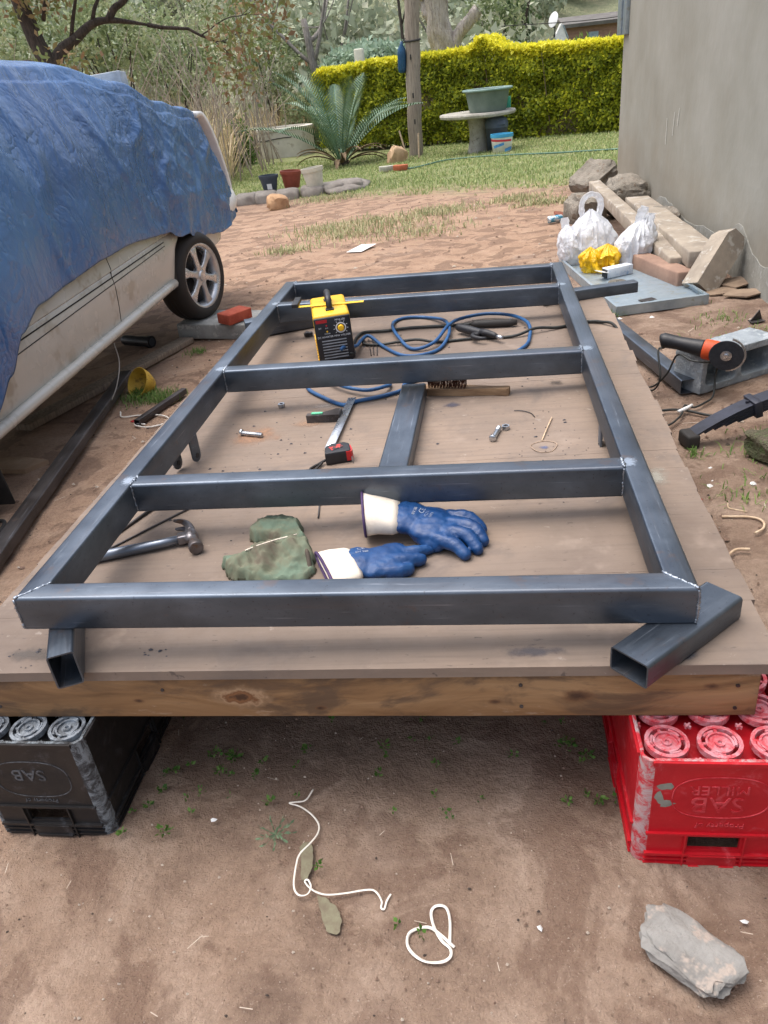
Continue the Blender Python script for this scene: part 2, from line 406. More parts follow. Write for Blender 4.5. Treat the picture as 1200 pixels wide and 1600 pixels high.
# ------------------------------------------------------------------ ground and hill
def lines(spec):
    out = []
    for a, b, s in spec: out += list(np.arange(a, b, s))
    return np.array(out+[spec[-1][1]])
def ground():
    xs = lines([(-60, -20, 4), (-20, -6, 0.8), (-6, -2.2, 0.12), (-2.2, 2.2, 0.022), (2.2, 6, 0.2), (6, 20, 1), (20, 60, 4)])
    ys = lines([(-14, -3, 1.0), (-3, -0.7, 0.08), (-0.7, 1.2, 0.016), (1.2, 4.5, 0.03), (4.5, 9, 0.06), (9, 20, 0.25), (20, 62, 1.5)])
    nx, ny = len(xs), len(ys)
    V = []
    for y in ys:
        for x in xs:
            z = g(x, y)
            p = Vector((x, y, 0))
            w = 1.0 if y < 4 else 0.55
            z += w*(0.012*noise.noise(p*1.7)+0.008*noise.noise(p*5.3+Vector((3, 1, 0)))+0.0055*noise.noise(p*14)*(0.4+abs(noise.noise(p*3)))+0.0030*noise.noise(p*37))
            z -= 0.004
            V.append((x, y, z))
    F = []
    for j in range(ny-1):
        b = j*nx
        F += [(b+i, b+i+1, b+nx+i+1, b+nx+i) for i in range(nx-1)]
    me = bpy.data.meshes.new('ground'); me.from_pydata(V, [], F); me.update()
    me.polygons.foreach_set('use_smooth', [True]*len(me.polygons))
    return struct(mkme('ground', me, M_soil))
ground()
def hill():
    t = NT('hillside_cover'); v = t.coord('Position')
    f = t.noise(v, 0.35, 8, 0.7); f2 = t.noise(v, 3, 8, 0.7)
    col = t.ramp(f, [(0.3, (122, 130, 100)), (0.5, (146, 148, 118)), (0.7, (164, 156, 130))])
    col = t.mix(t.rampf(f2, 0.4, 0.7, 0, 0.5), col, (104, 114, 86))
    m = t.set(color=col, rough=0.95, normal=t.bump(f2, 0.8, 0.5), spec=0.1)
    V = []; xs = np.linspace(-110, 110, 74); ys = np.linspace(30, 170, 60)
    for y in ys:
        for x in xs:
            ys0 = 41+9*max(-1, min(1, x/6)); z = -0.75 + 0.34*max(0, y-ys0) + 1.2*noise.noise(Vector((x*0.06, y*0.06, 0)))*min(1, (y-30)/15)
            V.append((x, y, z))
    F = [(j*74+i, j*74+i+1, j*74+75+i, j*74+74+i) for j in range(59) for i in range(73)]
    me = bpy.data.meshes.new('hill'); me.from_pydata(V, [], F); me.update(); me.polygons.foreach_set('use_smooth', [True]*len(me.polygons))
    struct(mkme('hill', me, m))
hill()

# ------------------------------------------------------------------ work deck
deck = thing('work_deck', 'low wooden plank deck on crates carrying the steel frame', 'deck', (0, -0.0405, 0.3763), (0, -math.atan(DECK_T), R(-0.7)))
XL, XR = -0.79, 0.727
y = 0.0; k = 0
random.seed(3)
while y < 2.22:
    w = (0.052 if k == 0 else random.choice((0.098, 0.112, 0.12, 0.105)))
    th = 0.021; dzp = -random.uniform(0, 0.0010)
    xr = XR + random.uniform(-0.004, 0.006)
    bm = box((0, 0, 0), (xr-XL, w-0.0003, th))
    bmesh.ops.subdivide_edges(bm, edges=[e for e in bm.edges if abs((e.verts[0].co-e.verts[1].co).x) > 0.5], cuts=14)
    for vv in bm.verts:
        if abs(vv.co.x) < (xr-XL)/2-0.01: vv.co.y += 0.0008*noise.noise(Vector((vv.co.x*9, k*3.1, vv.co.y*20)))
        else: vv.co.x += 0.006*noise.noise(Vector((vv.co.y*40, k*5.0, vv.co.z*60)))
    mk('plank', bm, M_plank, deck, loc=((xr+XL)/2, y+w/2, -th/2+dzp))
    y += w; k += 1
DECK_Y = y
bm = box((0, 0, -0.0705), (1.47, 0.036, 0.098))
bmesh.ops.subdivide_edges(bm, edges=[e for e in bm.edges if abs((e.verts[0].co-e.verts[1].co).x) > 0.5], cuts=30)
for vv in bm.verts: vv.co.z += 0.0012*noise.noise(Vector((vv.co.x*6, 0, vv.co.z*9)))
mk('fascia_board', bm, M_timber, deck, bevel=0.003, loc=(-0.035, 0.024, 0))
mk('back_board', box((0, 0, -0.0705), (1.47, 0.036, 0.098)), M_timber, deck, bevel=0.003, loc=(-0.035, DECK_Y-0.03, 0))
for x in (-0.74, -0.26, 0.22, 0.68):
    mk('joist', box((x, DECK_Y/2, -0.0705), (0.036, DECK_Y-0.13, 0.097)), M_timber, deck, bevel=0.003)
for x in (-0.6, 0.6):
    for yy in (1.95,):
        hgt = 0.3763+DECK_T*x-0.12-g(x, yy)+0.03
        mk('support_leg', box((x+0.06, yy, -0.1205-hgt/2), (0.12, 0.12, hgt)), M_oldwood, deck, bevel=0.004)
# nail heads in the fascia
for x, z in ((0.31, -0.045), (0.31, -0.095), (-0.35, -0.05), (-0.7, -0.09), (0.665, -0.05), (0.665, -0.1)):
    bm = bmesh.new(); add_cyl(bm, (x, 0.004, z), (x, 0.0075, z), 0.0035, n=10); mk('nail_head', bm, M_steel_dk, deck)

# ------------------------------------------------------------------ welded steel frame (top at z 0.51)
FT, TH, TW, FL = 0.51, 0.0732, 0.05, 2.326
frame = thing('trailer_chassis', 'large welded rectangular steel tube frame with three cross members on the deck', 'chassis', (0, 0, FT-TH))
zc = TH/2
def rail(name, x0, y0, x1, y1, m0=0, m1=0, w=TW, h=TH, z=zc):
    d = Vector((x1-x0, y1-y0, 0)); L = d.length
    o = mk(name, tube_rect(L, w, h, 0.003, 0.0065, m0, m1), M_steel, frame, smooth=True, autosmooth=60)
    o.location = (x0, y0, z); o.rotation_euler = (0, 0, math.atan2(-d.x, d.y)); return o
hw = 0.6
rail('side_rail', -hw+TW/2, TW/2, -hw+TW/2, FL, 1.0, 0)
rail('side_rail', hw-TW/2, TW/2, hw-TW/2, FL, -1.0, 0)
rail('end_rail', -hw+TW/2, TW/2, hw-TW/2, TW/2, -1.0, 1.0)
rail('end_rail', -hw+TW, FL-TW/2, hw-TW, FL-TW/2)
CY = (0.434, 1.186, 1.94)
for cy in CY: rail('cross_member', -hw+TW+0.0006, cy+TW/2, hw-TW-0.0006, cy+TW/2)

_t = NT('bright_ground_patch'); _ln = _t.new('ShaderNodeVectorMath', operation='LENGTH'); _t.link(_t.coord('Object'), _ln.inputs[0])
_f = _t.noise(_t.coord('Position'), 130, 3, 0.7); _d = _t.math('ADD', _ln.outputs['Value'], _t.math('MULTIPLY', _t.math('SUBTRACT', _f, 0.5), 1.3))
M_patch = _t.set(color=(196, 206, 216), rough=0.34, metal=0.9, Alpha=_t.rampf(_d, 0.35, 1.05, 0.85, 0.0))
def bead(pts, rad, patch=None, seed=0, n=26):
    """lumpy weld bead along a polyline plus the bright ground metal around it"""
    bm = bmesh.new(); rr = random.Random(seed)
    P = spline(pts, max(3, n//max(1, len(pts)-1)))
    add_tube(bm, [p+Vector((rr.uniform(-1, 1), rr.uniform(-1, 1), rr.uniform(-0.5, 0.2)))*rad*0.4-Vector((0, 0, rad*0.35 if abs(P[0].z-P[-1].z) < 0.01 else 0)) for p in P], [rad*rr.uniform(0.55, 1.2) for _ in P], 7)
    if patch:
        cx, cy, cz, rx, ry = patch; b2 = bmesh.new()
        c = b2.verts.new((0, 0, 0)); ring = [b2.verts.new((1.25*math.cos(2*math.pi*k/18), 1.25*math.sin(2*math.pi*k/18), 0)) for k in range(18)]
        for k in range(18): b2.faces.new((c, ring[k], ring[(k+1) % 18]))
        po = mk('ground_patch', b2, M_patch, frame, loc=(cx, cy, cz)); po.scale = (rx, ry, 1)
    return bm
def weld(pts, rad=0.003, patch=None, seed=0): return mk('weld_bead', bead(pts, rad, patch, seed), M_bright, frame, smooth=True)
e = 0.0008
for s in (-1, 1):
    # front mitre, top then down the corner
    weld([(s*(hw-0.002), 0.002, TH+e), (s*(hw-0.025), 0.025, TH+e), (s*(hw-TW), TW, TH+e)], 0.0032, None, 5+s)
    weld([(s*(hw-0.001), 0.001, TH-0.004), (s*(hw-0.0005), 0.0005, TH*0.6), (s*(hw-0.0005), 0.0005, TH*0.25), (s*(hw-0.001), 0.001, 0.004)], 0.0028, None, 9+s)
    for q, cy in enumerate(CY):
        xi = s*(hw-TW)
        weld([(xi, cy+0.003, TH+e), (xi, cy+TW/2, TH+0.0016), (xi, cy+TW-0.004, TH+e)], 0.0045 if q < 2 else 0.004, (xi+s*0.012, cy+0.022, TH+0.0006, 0.020 if q != 1 else 0.026, 0.026), 20+q*3+s)
        weld([(xi-s*0.001, cy-0.001, TH-0.003), (xi-s*0.0005, cy-0.0005, TH*0.5), (xi-s*0.0005, cy-0.0005, 0.006)], 0.0024, None, 50+q*3+s)
    weld([(s*(hw-TW), FL-TW+0.002, TH+e), (s*(hw-TW), FL-0.003, TH+e)], 0.003, (s*(hw-TW), FL-0.025, TH+0.0006, 0.012, 0.02), 80+s)
    weld([(s*(hw-TW)-s*0.001, FL-TW-0.001, TH-0.003), (s*(hw-TW)-s*0.0005, FL-TW-0.001, 0.004)], 0.0028, None, 90+s)
# bright drawn arris along the front edges where the scale is rubbed off
# hanger lugs under the side rails
def lug(x, y, rz):
    poly = []
    for k in range(9):
        a = math.pi+math.pi*k/8; poly.append((0.019*math.cos(a), -0.052+0.019*math.sin(a)))
    poly += [(0.019, 0.012), (-0.019, 0.012)]
    M = Matrix.Translation((x, y, 0)) @ Matrix.Rotation(rz, 4, 'Z') @ Matrix.Rotation(R(90), 4, 'X')
    bm = bmesh.new(); add_prism(bm, poly, -0.003, 0.003, M)
    o = mk('hanger_lug', bm, M_steel, frame, bevel=0.0012)
    bm = bmesh.new(); p0 = M @ Vector((0, -0.052, -0.0045)); p1 = M @ Vector((0, -0.052, 0.0045)); add_cyl(bm, p0, p1, 0.0075, n=14)
    mk('lug_hole', bm, M_blackpl, o)
lug(-hw+0.046, 0.845, R(75)); lug(-hw+0.006, 0.80, R(75)); lug(hw-0.046, 0.80, R(90)); 

# packing pieces under the frame
def offcut(label, p0, p1, w, h, z0, roll=0):
    d = Vector((p1[0]-p0[0], p1[1]-p0[1], 0))
    o = mk('steel_tube_offcut', tube_rect(d.length, w, h, 0.003, 0.006), M_steel, None, smooth=True, autosmooth=60)
    o.location = (p0[0], p0[1], z0+h/2); o.rotation_euler = (0, roll, math.atan2(-d.x, d.y))
    return tag(o, label, 'steel tube', 'short steel tube offcuts')
offcut('upright steel tube offcut under the front left corner of the frame', (-0.496, -0.0705), (-0.579, 0.111), 0.0475, 0.0735, dz_(-0.49)+0.0002, -DECK_T*0)
offcut('flat steel tube offcut set diagonally under the front right corner of the frame', (0.4805, -0.0795), (0.669, 0.096), 0.0725, 0.047, dz_(0.57)+0.0005, -DECK_T*0.7)
offcut('steel tube offcut poking out beside the galvanised tray under the far right corner', (0.50, 2.13), (0.885, 2.235), 0.05, 0.044, dz_(0.55)+0.001, 0)
offcut('dark tube offcut under the far left corner behind the yellow welder', (-0.33, 2.17), (-0.72, 2.02), 0.06, 0.07, dz_(-0.5)+0.0005, 0)
o = offcut('loose dark steel tube lying on the deck beside the tape measure', (0.030, 0.60), (0.043, 1.215), 0.076, 0.046, dz_(0.04)+0.0005, -DECK_T)

# ------------------------------------------------------------------ bottle crates standing upside down
def crate_mat(name, base, dark, worn):
    t = NT(name); v = t.coord('Object'); f = t.noise(v, 9, 7, 0.65, 0.5); s = t.noise(t.coord('Object', (30, 30, 4)), 3, 6, 0.7)
    col = t.ramp(f, [(0.3, base), (0.7, dark)])
    col = t.mix(t.rampf(t.noise(v, 16, 5, 0.75, 1.0), 0.54, 0.72, 0.0, 0.7), col, worn)
    col = t.mix(t.rampf(s, 0.64, 0.74, 0.0, 0.6), col, worn)
    return t.set(color=col, rough=t.rampf(f, 0.3, 0.7, 0.35, 0.6), normal=t.bump(t.noise(v, 60, 5, 0.7), 0.12, 0.003), spec=0.4)
def scuff_mat(name, base, dust, lo=0.42, hi=0.6):
    t = NT(name); v = t.coord('Object'); f = t.noise(v, 34, 8, 0.75, 0.8)
    return t.set(color=t.mix(t.rampf(f, lo, hi), base, dust), rough=0.75, normal=t.bump(f, 0.4, 0.003))
def crate(name, label, x0, x1, y0, y1, z0, z1, m, mtop, mscuff, mtext, lines_):
    w, d, h = x1-x0, y1-y0, z1-z0
    c = thing(name, label, 'crate', ((x0+x1)/2, (y0+y1)/2, z0), (0, 0, 0))
    hx, hy = w/2, d/2; th = 0.006; ch = 0.022
    hz0, hz1 = 0.046, 0.080; hw_ = 0.043               # hand hole (low down because the crate is inverted)
    def wall(nm, front):
        """face panel in local X-Z at y=-hy, with a hand hole"""
        bm = bmesh.new()
        X = [-(front-ch), -hw_, hw_, front-ch]; Z = [0.0, hz0, hz1, h]
        for i in range(3):
            for j in range(3):
                if i == 1 and j == 1: continue
                add_box(bm, ((X[i]+X[i+1])/2, th/2, (Z[j]+Z[j+1])/2), (X[i+1]-X[i], th, Z[j+1]-Z[j]))
        bmesh.ops.remove_doubles(bm, verts=bm.verts[:], dist=1e-5)
        # inner duplicate faces vanish
        dup = {}
        for f_ in bm.faces: dup.setdefault(tuple(round(q, 4) for q in f_.calc_center_median()), []).append(f_)
        bmesh.ops.delete(bm, geom=[f_ for l in dup.values() if len(l) > 1 for f_ in l], context='FACES_ONLY')
        return bm
    for nm, half, off, rz in (('end_wall', hx, hy, 0), ('end_wall', hx, hy, math.pi), ('side_wall', hy, hx, math.pi/2), ('side_wall', hy, hx, -math.pi/2)):
        bm = wall(nm, half)
        M = Matrix.Rotation(rz, 4, 'Z') @ Matrix.Translation((0, -off, 0))
        bmesh.ops.transform(bm, matrix=M, verts=bm.verts[:])
        wl = mk(nm, bm, m, c)
        # raised ribs: above the hand hole, below it, top lip and two stops beside it
        bm = bmesh.new(); f2 = half-ch+0.004
        for z, t_, p in ((hz1+0.008, 0.005, 0.005), (0.036, 0.006, 0.006), (0.022, 0.003, 0.004), (0.010, 0.003, 0.004), (h-0.004, 0.008, 0.004)):
            add_box(bm, (0, -p/2+0.0005, z), (2*f2, p+0.001, t_))
            bmesh.ops.transform(bm, matrix=M, verts=bm.verts[:]); mk('rib', bm, m, wl); bm = bmesh.new()
        for sx in (-1, 1):
            add_box(bm, (sx*(hw_+0.006), -0.002, 0.042), (0.003, 0.0075, 0.086))
            bmesh.ops.transform(bm, matrix=M, verts=bm.verts[:]); mk('rib', bm, m, wl); bm = bmesh.new()
        add_box(bm, (0, -0.002, 0.020), (2*hw_-0.004, 0.005, 0.034)); add_box(bm, (0, -0.0035, 0.006), (2*hw_-0.01, 0.008, 0.004)); add_box(bm, (0, -0.0035, 0.034), (2*hw_-0.008, 0.008, 0.003))
        bmesh.ops.transform(bm, matrix=M, verts=bm.verts[:])
        mk('hand_hold', bm, m, wl)
    for sx in (-1, 1):
        for sy in (-1, 1):
            bm = bmesh.new(); P = []
            for k in range(7):
                a = math.pi/2*k/6; P.append((sx*(hx-ch+ch*math.cos(a)), sy*(hy-ch+ch*math.sin(a))))
            Q = [(sx*(hx-ch+(ch-th)*math.cos(math.pi/2*k/6)), sy*(hy-ch+(ch-th)*math.sin(math.pi/2*k/6))) for k in range(6, -1, -1)]
            add_prism(bm, P+Q, 0.001, h-0.001)
            mk('corner', bm, mscuff, c, smooth=True, autosmooth=40)
    # base (now on top): rim and bottle-cell rings
    bm = bmesh.new()
    for sx in (-1, 1): add_box(bm, (sx*(hx-0.004), 0, h-0.004), (0.007, d-2*ch, 0.009)); add_box(bm, (0, sx*(hy-0.004), h-0.004), (w-2*ch, 0.007, 0.009))
    mk('base_rim', bm, mscuff, c, bevel=0.001, seg=1)
    nx, ny = 3, max(3, round(d/(w/3)))
    px, py = (w-0.012)/nx, (d-0.012)/ny; rr = min(px, py)*0.47
    def ringmesh():
        bm = bmesh.new()
        for r0, r1, z0_, z1_ in ((rr*0.80, rr*0.98, -0.012, 0.0), (rr*0.52, rr*0.62, -0.008, -0.001), (rr*0.10, rr*0.22, -0.008, -0.001)):
            add_lathe(bm, [(r0, z0_), (r1, z0_), (r1, z1_), (r0, z1_), (r0, z0_)], 20)
        add_lathe(bm, [(0.0, -0.0055), (rr*0.56, -0.0055), (rr*0.56, -0.009)], 20)
        for k in range(4):
            a = k*math.pi/2+0.3; add_box(bm, (math.cos(a)*rr*0.72, math.sin(a)*rr*0.72, -0.006), (rr*0.30, 0.005, 0.006), (0, 0, a))
        for k in range(3):
            a = k*2.1+0.5
            pts = [(math.cos(a+q*0.16)*rr*(0.68+0.01*q), math.sin(a+q*0.16)*rr*(0.68+0.01*q), -0.003) for q in range(6)]
            add_tube(bm, pts, 0.003, 5)
        bmesh.ops.recalc_face_normals(bm, faces=bm.faces[:])
        me = bpy.data.meshes.new('cell_ring'); bm.to_mesh(me); bm.free(); return me
    me = ringmesh()
    for i in range(nx):
        for j in range(ny):
            mkme('cell_ring', me, mtop, c, (-(w-0.012)/2+px*(i+0.5), -(d-0.012)/2+py*(j+0.5), h-0.0005-0.001*((i+j) % 2)), (0.02*math.sin(i*5+j), 0.02*math.cos(i*3+j*2), i*1.3+j*0.7))
    for i in range(nx+1):
        for j in range(ny+1):
            if 0 < i < nx or 0 < j < ny:
                X, Y = -(w-0.012)/2+px*i, -(d-0.012)/2+py*j
                bm = bmesh.new(); add_box(bm, (X*0.985, Y*0.985, h-0.008), (0.012, 0.003, 0.007), (0, 0, 0.78)); add_box(bm, (X*0.985, Y*0.985, h-0.0085), (0.012, 0.003, 0.006), (0, 0, -0.78)); mk('base_rib', bm, mtop, c)
    bm = box((0, 0, h-0.030), (w-0.03, d-0.03, 0.002)); mk('cell_floor', bm, m, c)
    # moulded lettering on the front, upside down like the crate
    for s_, size, z, dx in lines_:
        me = text_mesh(s_, size, 0.0009); me.transform(Matrix.Translation((dx, -hy-0.0004, z)) @ Matrix.Rotation(math.pi, 4, 'Y') @ Matrix.Rotation(R(90), 4, 'X'))
        mkme('lettering', me, mtext, c)
    bm = bmesh.new(); oz = 0.178 if w > 0.255 else 0.165; a_, b_ = 0.078, 0.049; pts = []
    for k in range(40):
        q = 2*math.pi*k/40; cx_, sx_ = math.cos(q), math.sin(q)
        pts.append((a_*math.copysign(abs(cx_)**0.75, cx_)-0.012*0, -hy-0.0004, oz+b_*math.copysign(abs(sx_)**0.75, sx_)))
    add_tube(bm, pts, 0.0011, 5, True); mk('emblem_ring', bm, mtext, c)
    return c
m_red = crate_mat('red_crate', (186, 20, 34), (164, 12, 26), (196, 84, 92)); m_redt = scuff_mat('red_crate_worn', (196, 34, 50), (206, 150, 158), 0.34, 0.66)
m_reds = scuff_mat('red_crate_corner', (184, 30, 44), (172, 150, 150)); m_redx = scuff_mat('red_lettering', (172, 16, 30), (196, 64, 72))
m_blk = crate_mat('black_crate', (38, 36, 36), (28, 27, 28), (80, 80, 84)); m_blkt = scuff_mat('black_crate_worn', (66, 68, 72), (150, 158, 166), 0.34, 0.64)
m_blks = scuff_mat('black_crate_corner', (52, 52, 54), (128, 136, 142)); m_blkx = scuff_mat('black_lettering', (46, 44, 45), (86, 88, 92))
red = crate('bottle_crate', 'red plastic bottle crate upside down under the right end of the deck', 0.500, 0.765, -0.142, 0.26, 0.008, 0.2705, m_red, m_redt, m_reds, m_redx,
      [('MILLER', 0.031, 0.197, -0.004), ('SAB', 0.052, 0.163, -0.004), ('Property of', 0.017, 0.110, 0.005)])
blk = crate('bottle_crate', 'black plastic bottle crate upside down under the left end of the deck', -0.765, -0.510, -0.094, 0.305, -0.024, 0.2395, m_blk, m_blkt, m_blks, m_blkx,
      [('SAB', 0.042, 0.178, -0.004), ('Property of', 0.015, 0.105, 0.0)])
# grey paint splash on the red crate
bm = bmesh.new(); rr = random.Random(4)
for cx, cz, a, b in ((-0.088, 0.205, 0.014, 0.010), (-0.098, 0.176, 0.008, 0.014), (-0.087, 0.163, 0.014, 0.008)):
    c0 = bm.verts.new((cx, -0.2012-0.0006, cz)); rg = []
    for k in range(12):
        q = 0.6+0.7*rr.random(); rg.append(bm.verts.new((cx+a*q*math.cos(k*math.pi/6), -0.2014, cz+b*q*math.sin(k*math.pi/6))))
    for k in range(12): bm.faces.new((c0, rg[k], rg[(k+1) % 12]))
mk('paint_splash', bm, pmat('grey_paint', (140, 138, 128), (120, 118, 110), 20, 0.8), red)

# ------------------------------------------------------------------ house wall on the right
def plaster():
    t = NT('house_plaster'); v = t.coord('Position'); sx = t.new('ShaderNodeSeparateXYZ'); t.link(v, sx.inputs[0])
    f = t.noise(v, 1.2, 4, 0.65); st = t.noise(t.coord('Position', (5, 5, 0.6)), 1.4, 4, 0.6); f3 = t.noise(v, 40, 3, 0.7)
    col = t.ramp(f, [(0.3, (132, 130, 120)), (0.5, (141, 140, 131)), (0.7, (149, 148, 140))])
    col = t.mix(t.rampf(st, 0.5, 0.75, 0.0, 0.35), col, (140, 136, 124))
    low = t.math('ADD', sx.outputs[2], t.math('MULTIPLY', t.math('SUBTRACT', f, 0.5), 0.9))
    col = t.mix(t.rampf(low, 0.05, 0.65, 0.4, 0.0), col, (132, 120, 104))
    return t.set(color=col, rough=0.9, normal=t.bump(f3, 0.25, 0.006, t.bump(f, 0.3, 0.05)), spec=0.2)
house = thing('house', 'plain grey plastered house wall on the right', 'house', (1.83, 8.85, g(1.8, 8.9)))
hz = g(1.8, 8.9)
bm = box((2.6, -5.4, 1.35), (5.2, 10.8, 3.1)); bmesh.ops.bevel(bm, geom=[e_ for e_ in bm.edges if abs((e_.verts[0].co-e_.verts[1].co).z) > 2], offset=0.012, segments=3, affect='EDGES')
mk('wall', bm, plaster(), house)
# rough unpainted footing with a broken top edge
bm = bmesh.new(); top = []; bot = []; n = 90
for k in range(n+1):
    yy = -0.02-7.2*k/n
    zg = g(1.8, 8.85+yy)-hz
    hh = 0.17+0.14*noise.noise(Vector((yy*1.3, 0, 0)))+0.03*noise.noise(Vector((yy*6, 4, 0)))+0.14*math.exp(-((yy+4.75)/0.22)**2)
    bot.append(bm.verts.new((-0.002, yy, zg-0.15))); top.append(bm.verts.new((-0.002, yy, zg+max(0.04, hh))))
lip = [bm.verts.new((0.001, v_.co.y, v_.co.z+0.004)) for v_ in top]
for k in range(n):
    bm.faces.new((bot[k], bot[k+1], top[k+1], top[k])); bm.faces.new((top[k], top[k+1], lip[k+1], lip[k]))
mk('footing', bm, pmat('rough_footing', (148, 147, 139), (134, 132, 124), 7, 0.95, 0, 0.5, 25, c3=(160, 160, 154), bdist=0.008), house)
bm = bmesh.new()                                     # galvanised bracket on the corner
add_box(bm, (-0.02, -0.22, 2.35), (0.04, 0.20, 1.6)); add_box(bm, (-0.05, -0.02, 2.35), (0.02, 0.22, 1.6)); add_box(bm, (-0.045, -0.12, 2.35), (0.012, 0.012, 1.6))
mk('metal_channel', bm, M_galv, house, bevel=0.003)
# chalk scratches on the plaster
for (yy, zz, l, a) in ((-2.75, 0.87, 0.17, 0.12), (-2.9, 0.93, 0.13, 0.2), (-2.5, 0.80, 0.20, -0.05)):
    mk('scratch', box((-0.0065, yy, zz), (0.001, 0.008, l), (a, 0, 0)), pmat('scratch_white', (216, 216, 210), (190, 190, 184), 50, 0.9), house)

# ------------------------------------------------------------------ car under a tarpaulin
CX = -1.6
car = thing('car', 'white car with an alloy wheel parked under the blue tarpaulin', 'car', (0, 0, 0))
M_car = pmat('cream_white_paint', (188, 186, 179), (178, 176, 169), 2, 0.25, 0, 0.02, 20, c3=(162, 157, 146), spec=0.5)
M_gap = pmat('panel_gap', (30, 28, 26), (22, 20, 20), 10, 0.9)
def sill_z(y): return 0.20+(y-1.5)*0.030           # car stands nose-up on the slab
# body side profile (x offset outward, z above sill)
prof = [(-0.16, 0.00), (-0.06, -0.005), (-0.012, 0.03), (0.0, 0.12), (0.008, 0.22), (0.0, 0.28), (-0.004, 0.285), (0.002, 0.292), (-0.02, 0.42), (-0.055, 0.56), (-0.10, 0.70), (-0.2, 0.78), (-0.85, 0.80)]
def ztop_scale(y):
    return 1.0 if y < 4.7 else max(0.62, 1-(y-4.7)*0.75)
bm = bmesh.new(); ys = list(np.arange(0.3, 3.58, 0.1))+[3.58]
def section(y, p, xin=0.0):
    q = max(0.0, (y-4.5))/0.65; xo = -0.30*q*q
    return [bm.verts.new((CX+dx+xo, y, sill_z(y)+z_*ztop_scale(y))) for dx, z_ in p]
rows = [section(y, prof) for y in ys]
for A, B in zip(rows, rows[1:]):
    for k in range(len(prof)-1): bm.faces.new((A[k], B[k], B[k+1], A[k+1]))
# fender with a round wheel arch, and the nose
wc = (3.92, 0.225); ar = 0.345
ys2 = [3.58]+list(np.arange(3.62, 4.28, 0.04))+list(np.arange(4.3, 5.25, 0.08))
rows = []
for y in ys2:
    row = section(y, prof)
    dy = y-wc[0]
    if abs(dy) < ar:
        za = wc[1]+math.sqrt(ar*ar-dy*dy)
        for v_ in row:
            if v_.co.z < za and v_.co.x > CX-0.25: v_.co.z = za; 
    rows.append(row)
for A, B in zip(rows, rows[1:]):
    for k in range(len(prof)-1):
        try: bm.faces.new((A[k], B[k], B[k+1], A[k+1]))
        except ValueError: pass
A = rows[-1]; c0 = bm.verts.new((CX-0.85, ys2[-1]+0.06, sill_z(5.2)+0.2)); 
for k in range(len(A)-1): bm.faces.new((A[k], c0, A[k+1]))
# mirror the far side
ge = bm.verts[:]+bm.edges[:]+bm.faces[:]
d_ = bmesh.ops.duplicate(bm, geom=ge); vs = [x_ for x_ in d_['geom'] if isinstance(x_, bmesh.types.BMVert)]
for v_ in vs: v_.co.x = 2*(CX-0.85)-v_.co.x
bmesh.ops.remove_doubles(bm, verts=bm.verts[:], dist=1e-4); bmesh.ops.dissolve_degenerate(bm, dist=1e-5, edges=bm.edges[:])
body = mk('body', bm, M_car, car, smooth=True, autosmooth=35)
# cabin
bm = bmesh.new(); cab = [(0.1, 0.8, 0.12), (0.5, 1.14, 0.20), (3.1, 1.14, 0.24), (3.85, 0.80, 0.14)]
L_, R_ = [], []
for y, h, ins in cab:
    L_.append(bm.verts.new((CX-ins, y, sill_z(y)+h))); R_.append(bm.verts.new((CX-1.7+ins, y, sill_z(y)+h)))
L0, R0 = [bm.verts.new((CX-0.1, y, sill_z(y)+0.72)) for y, _, _ in cab], [bm.verts.new((CX-1.6, y, sill_z(y)+0.72)) for y, _, _ in cab]
for k in range(3):
    bm.faces.new((L_[k], L_[k+1], R_[k+1], R_[k])); bm.faces.new((L0[k], L0[k+1], L_[k+1], L_[k])); bm.faces.new((R0[k], R0[k+1], R_[k+1], R_[k]))
bm.faces.new((L0[3], L_[3], R_[3], R0[3])); bm.faces.new((L0[0], L_[0], R_[0], R0[0]))
mk('cabin', bm, M_car, car, bevel=0.03)
# sill moulding
pts = [(CX-0.002, y, sill_z(y)+0.014) for y in np.arange(0.3, 3.56, 0.12)]
mk('sill', tube(pts, 0.026, 10), M_car, car, smooth=True)
# dark pressed line and rub strip, door shut line
def on_body(y, dz, out=0.003):
    for (x0, z0), (x1, z1) in zip(prof, prof[1:]):
        if z0 <= dz <= z1 and z1 > z0: return (CX+x0+(x1-x0)*(dz-z0)/(z1-z0)+out, y, sill_z(y)+dz)
    return (CX+out, y, sill_z(y)+dz)
for dz, r_ in ((0.262, 0.0035), (0.222, 0.0026)):
    mk('trim_line', tube([on_body(y, dz+(0.0 if dz > 0.24 else 0.02*(y-1.7)/1.9), -0.0005) for y in np.arange(0.4, 3.57, 0.1)], r_, 6), M_gap, car)
mk('door_seam', tube([on_body(2.742+0.015*(dz > 0.3), dz, -0.001) for dz in np.arange(0.03, 0.45, 0.03)], 0.0032, 6), M_gap, car)
mk('arch_liner', prism([(3.60+0.0*k, 0) for k in range(0)] or [(wc[0]+ (ar-0.004)*math.cos(R(a)), wc[1]+(ar-0.004)*math.sin(R(a))) for a in range(0, 181, 12)], 0, 0.35, Matrix(((0, 0, -1, CX-0.03), (1, 0, 0, 0), (0, 1, 0, 0), (0, 0, 0, 1)))), M_rubber, car)
mk('front_bumper', tube([(CX-0.10, 4.62, 0.50), (CX-0.07, 4.95, 0.52), (CX-0.14, 5.17, 0.54), (CX-0.40, 5.30, 0.54), (CX-0.85, 5.34, 0.54), (CX-1.5, 5.2, 0.54)], 0.10, 12, sm=5), M_white, car, smooth=True)
bm = bmesh.new(); bp = [(4.70, 1.165), (4.84, 1.165), (4.96, 1.09), (5.07, 0.96), (5.16, 0.80), (5.215, 0.66), (5.23, 0.56)]; rows = []
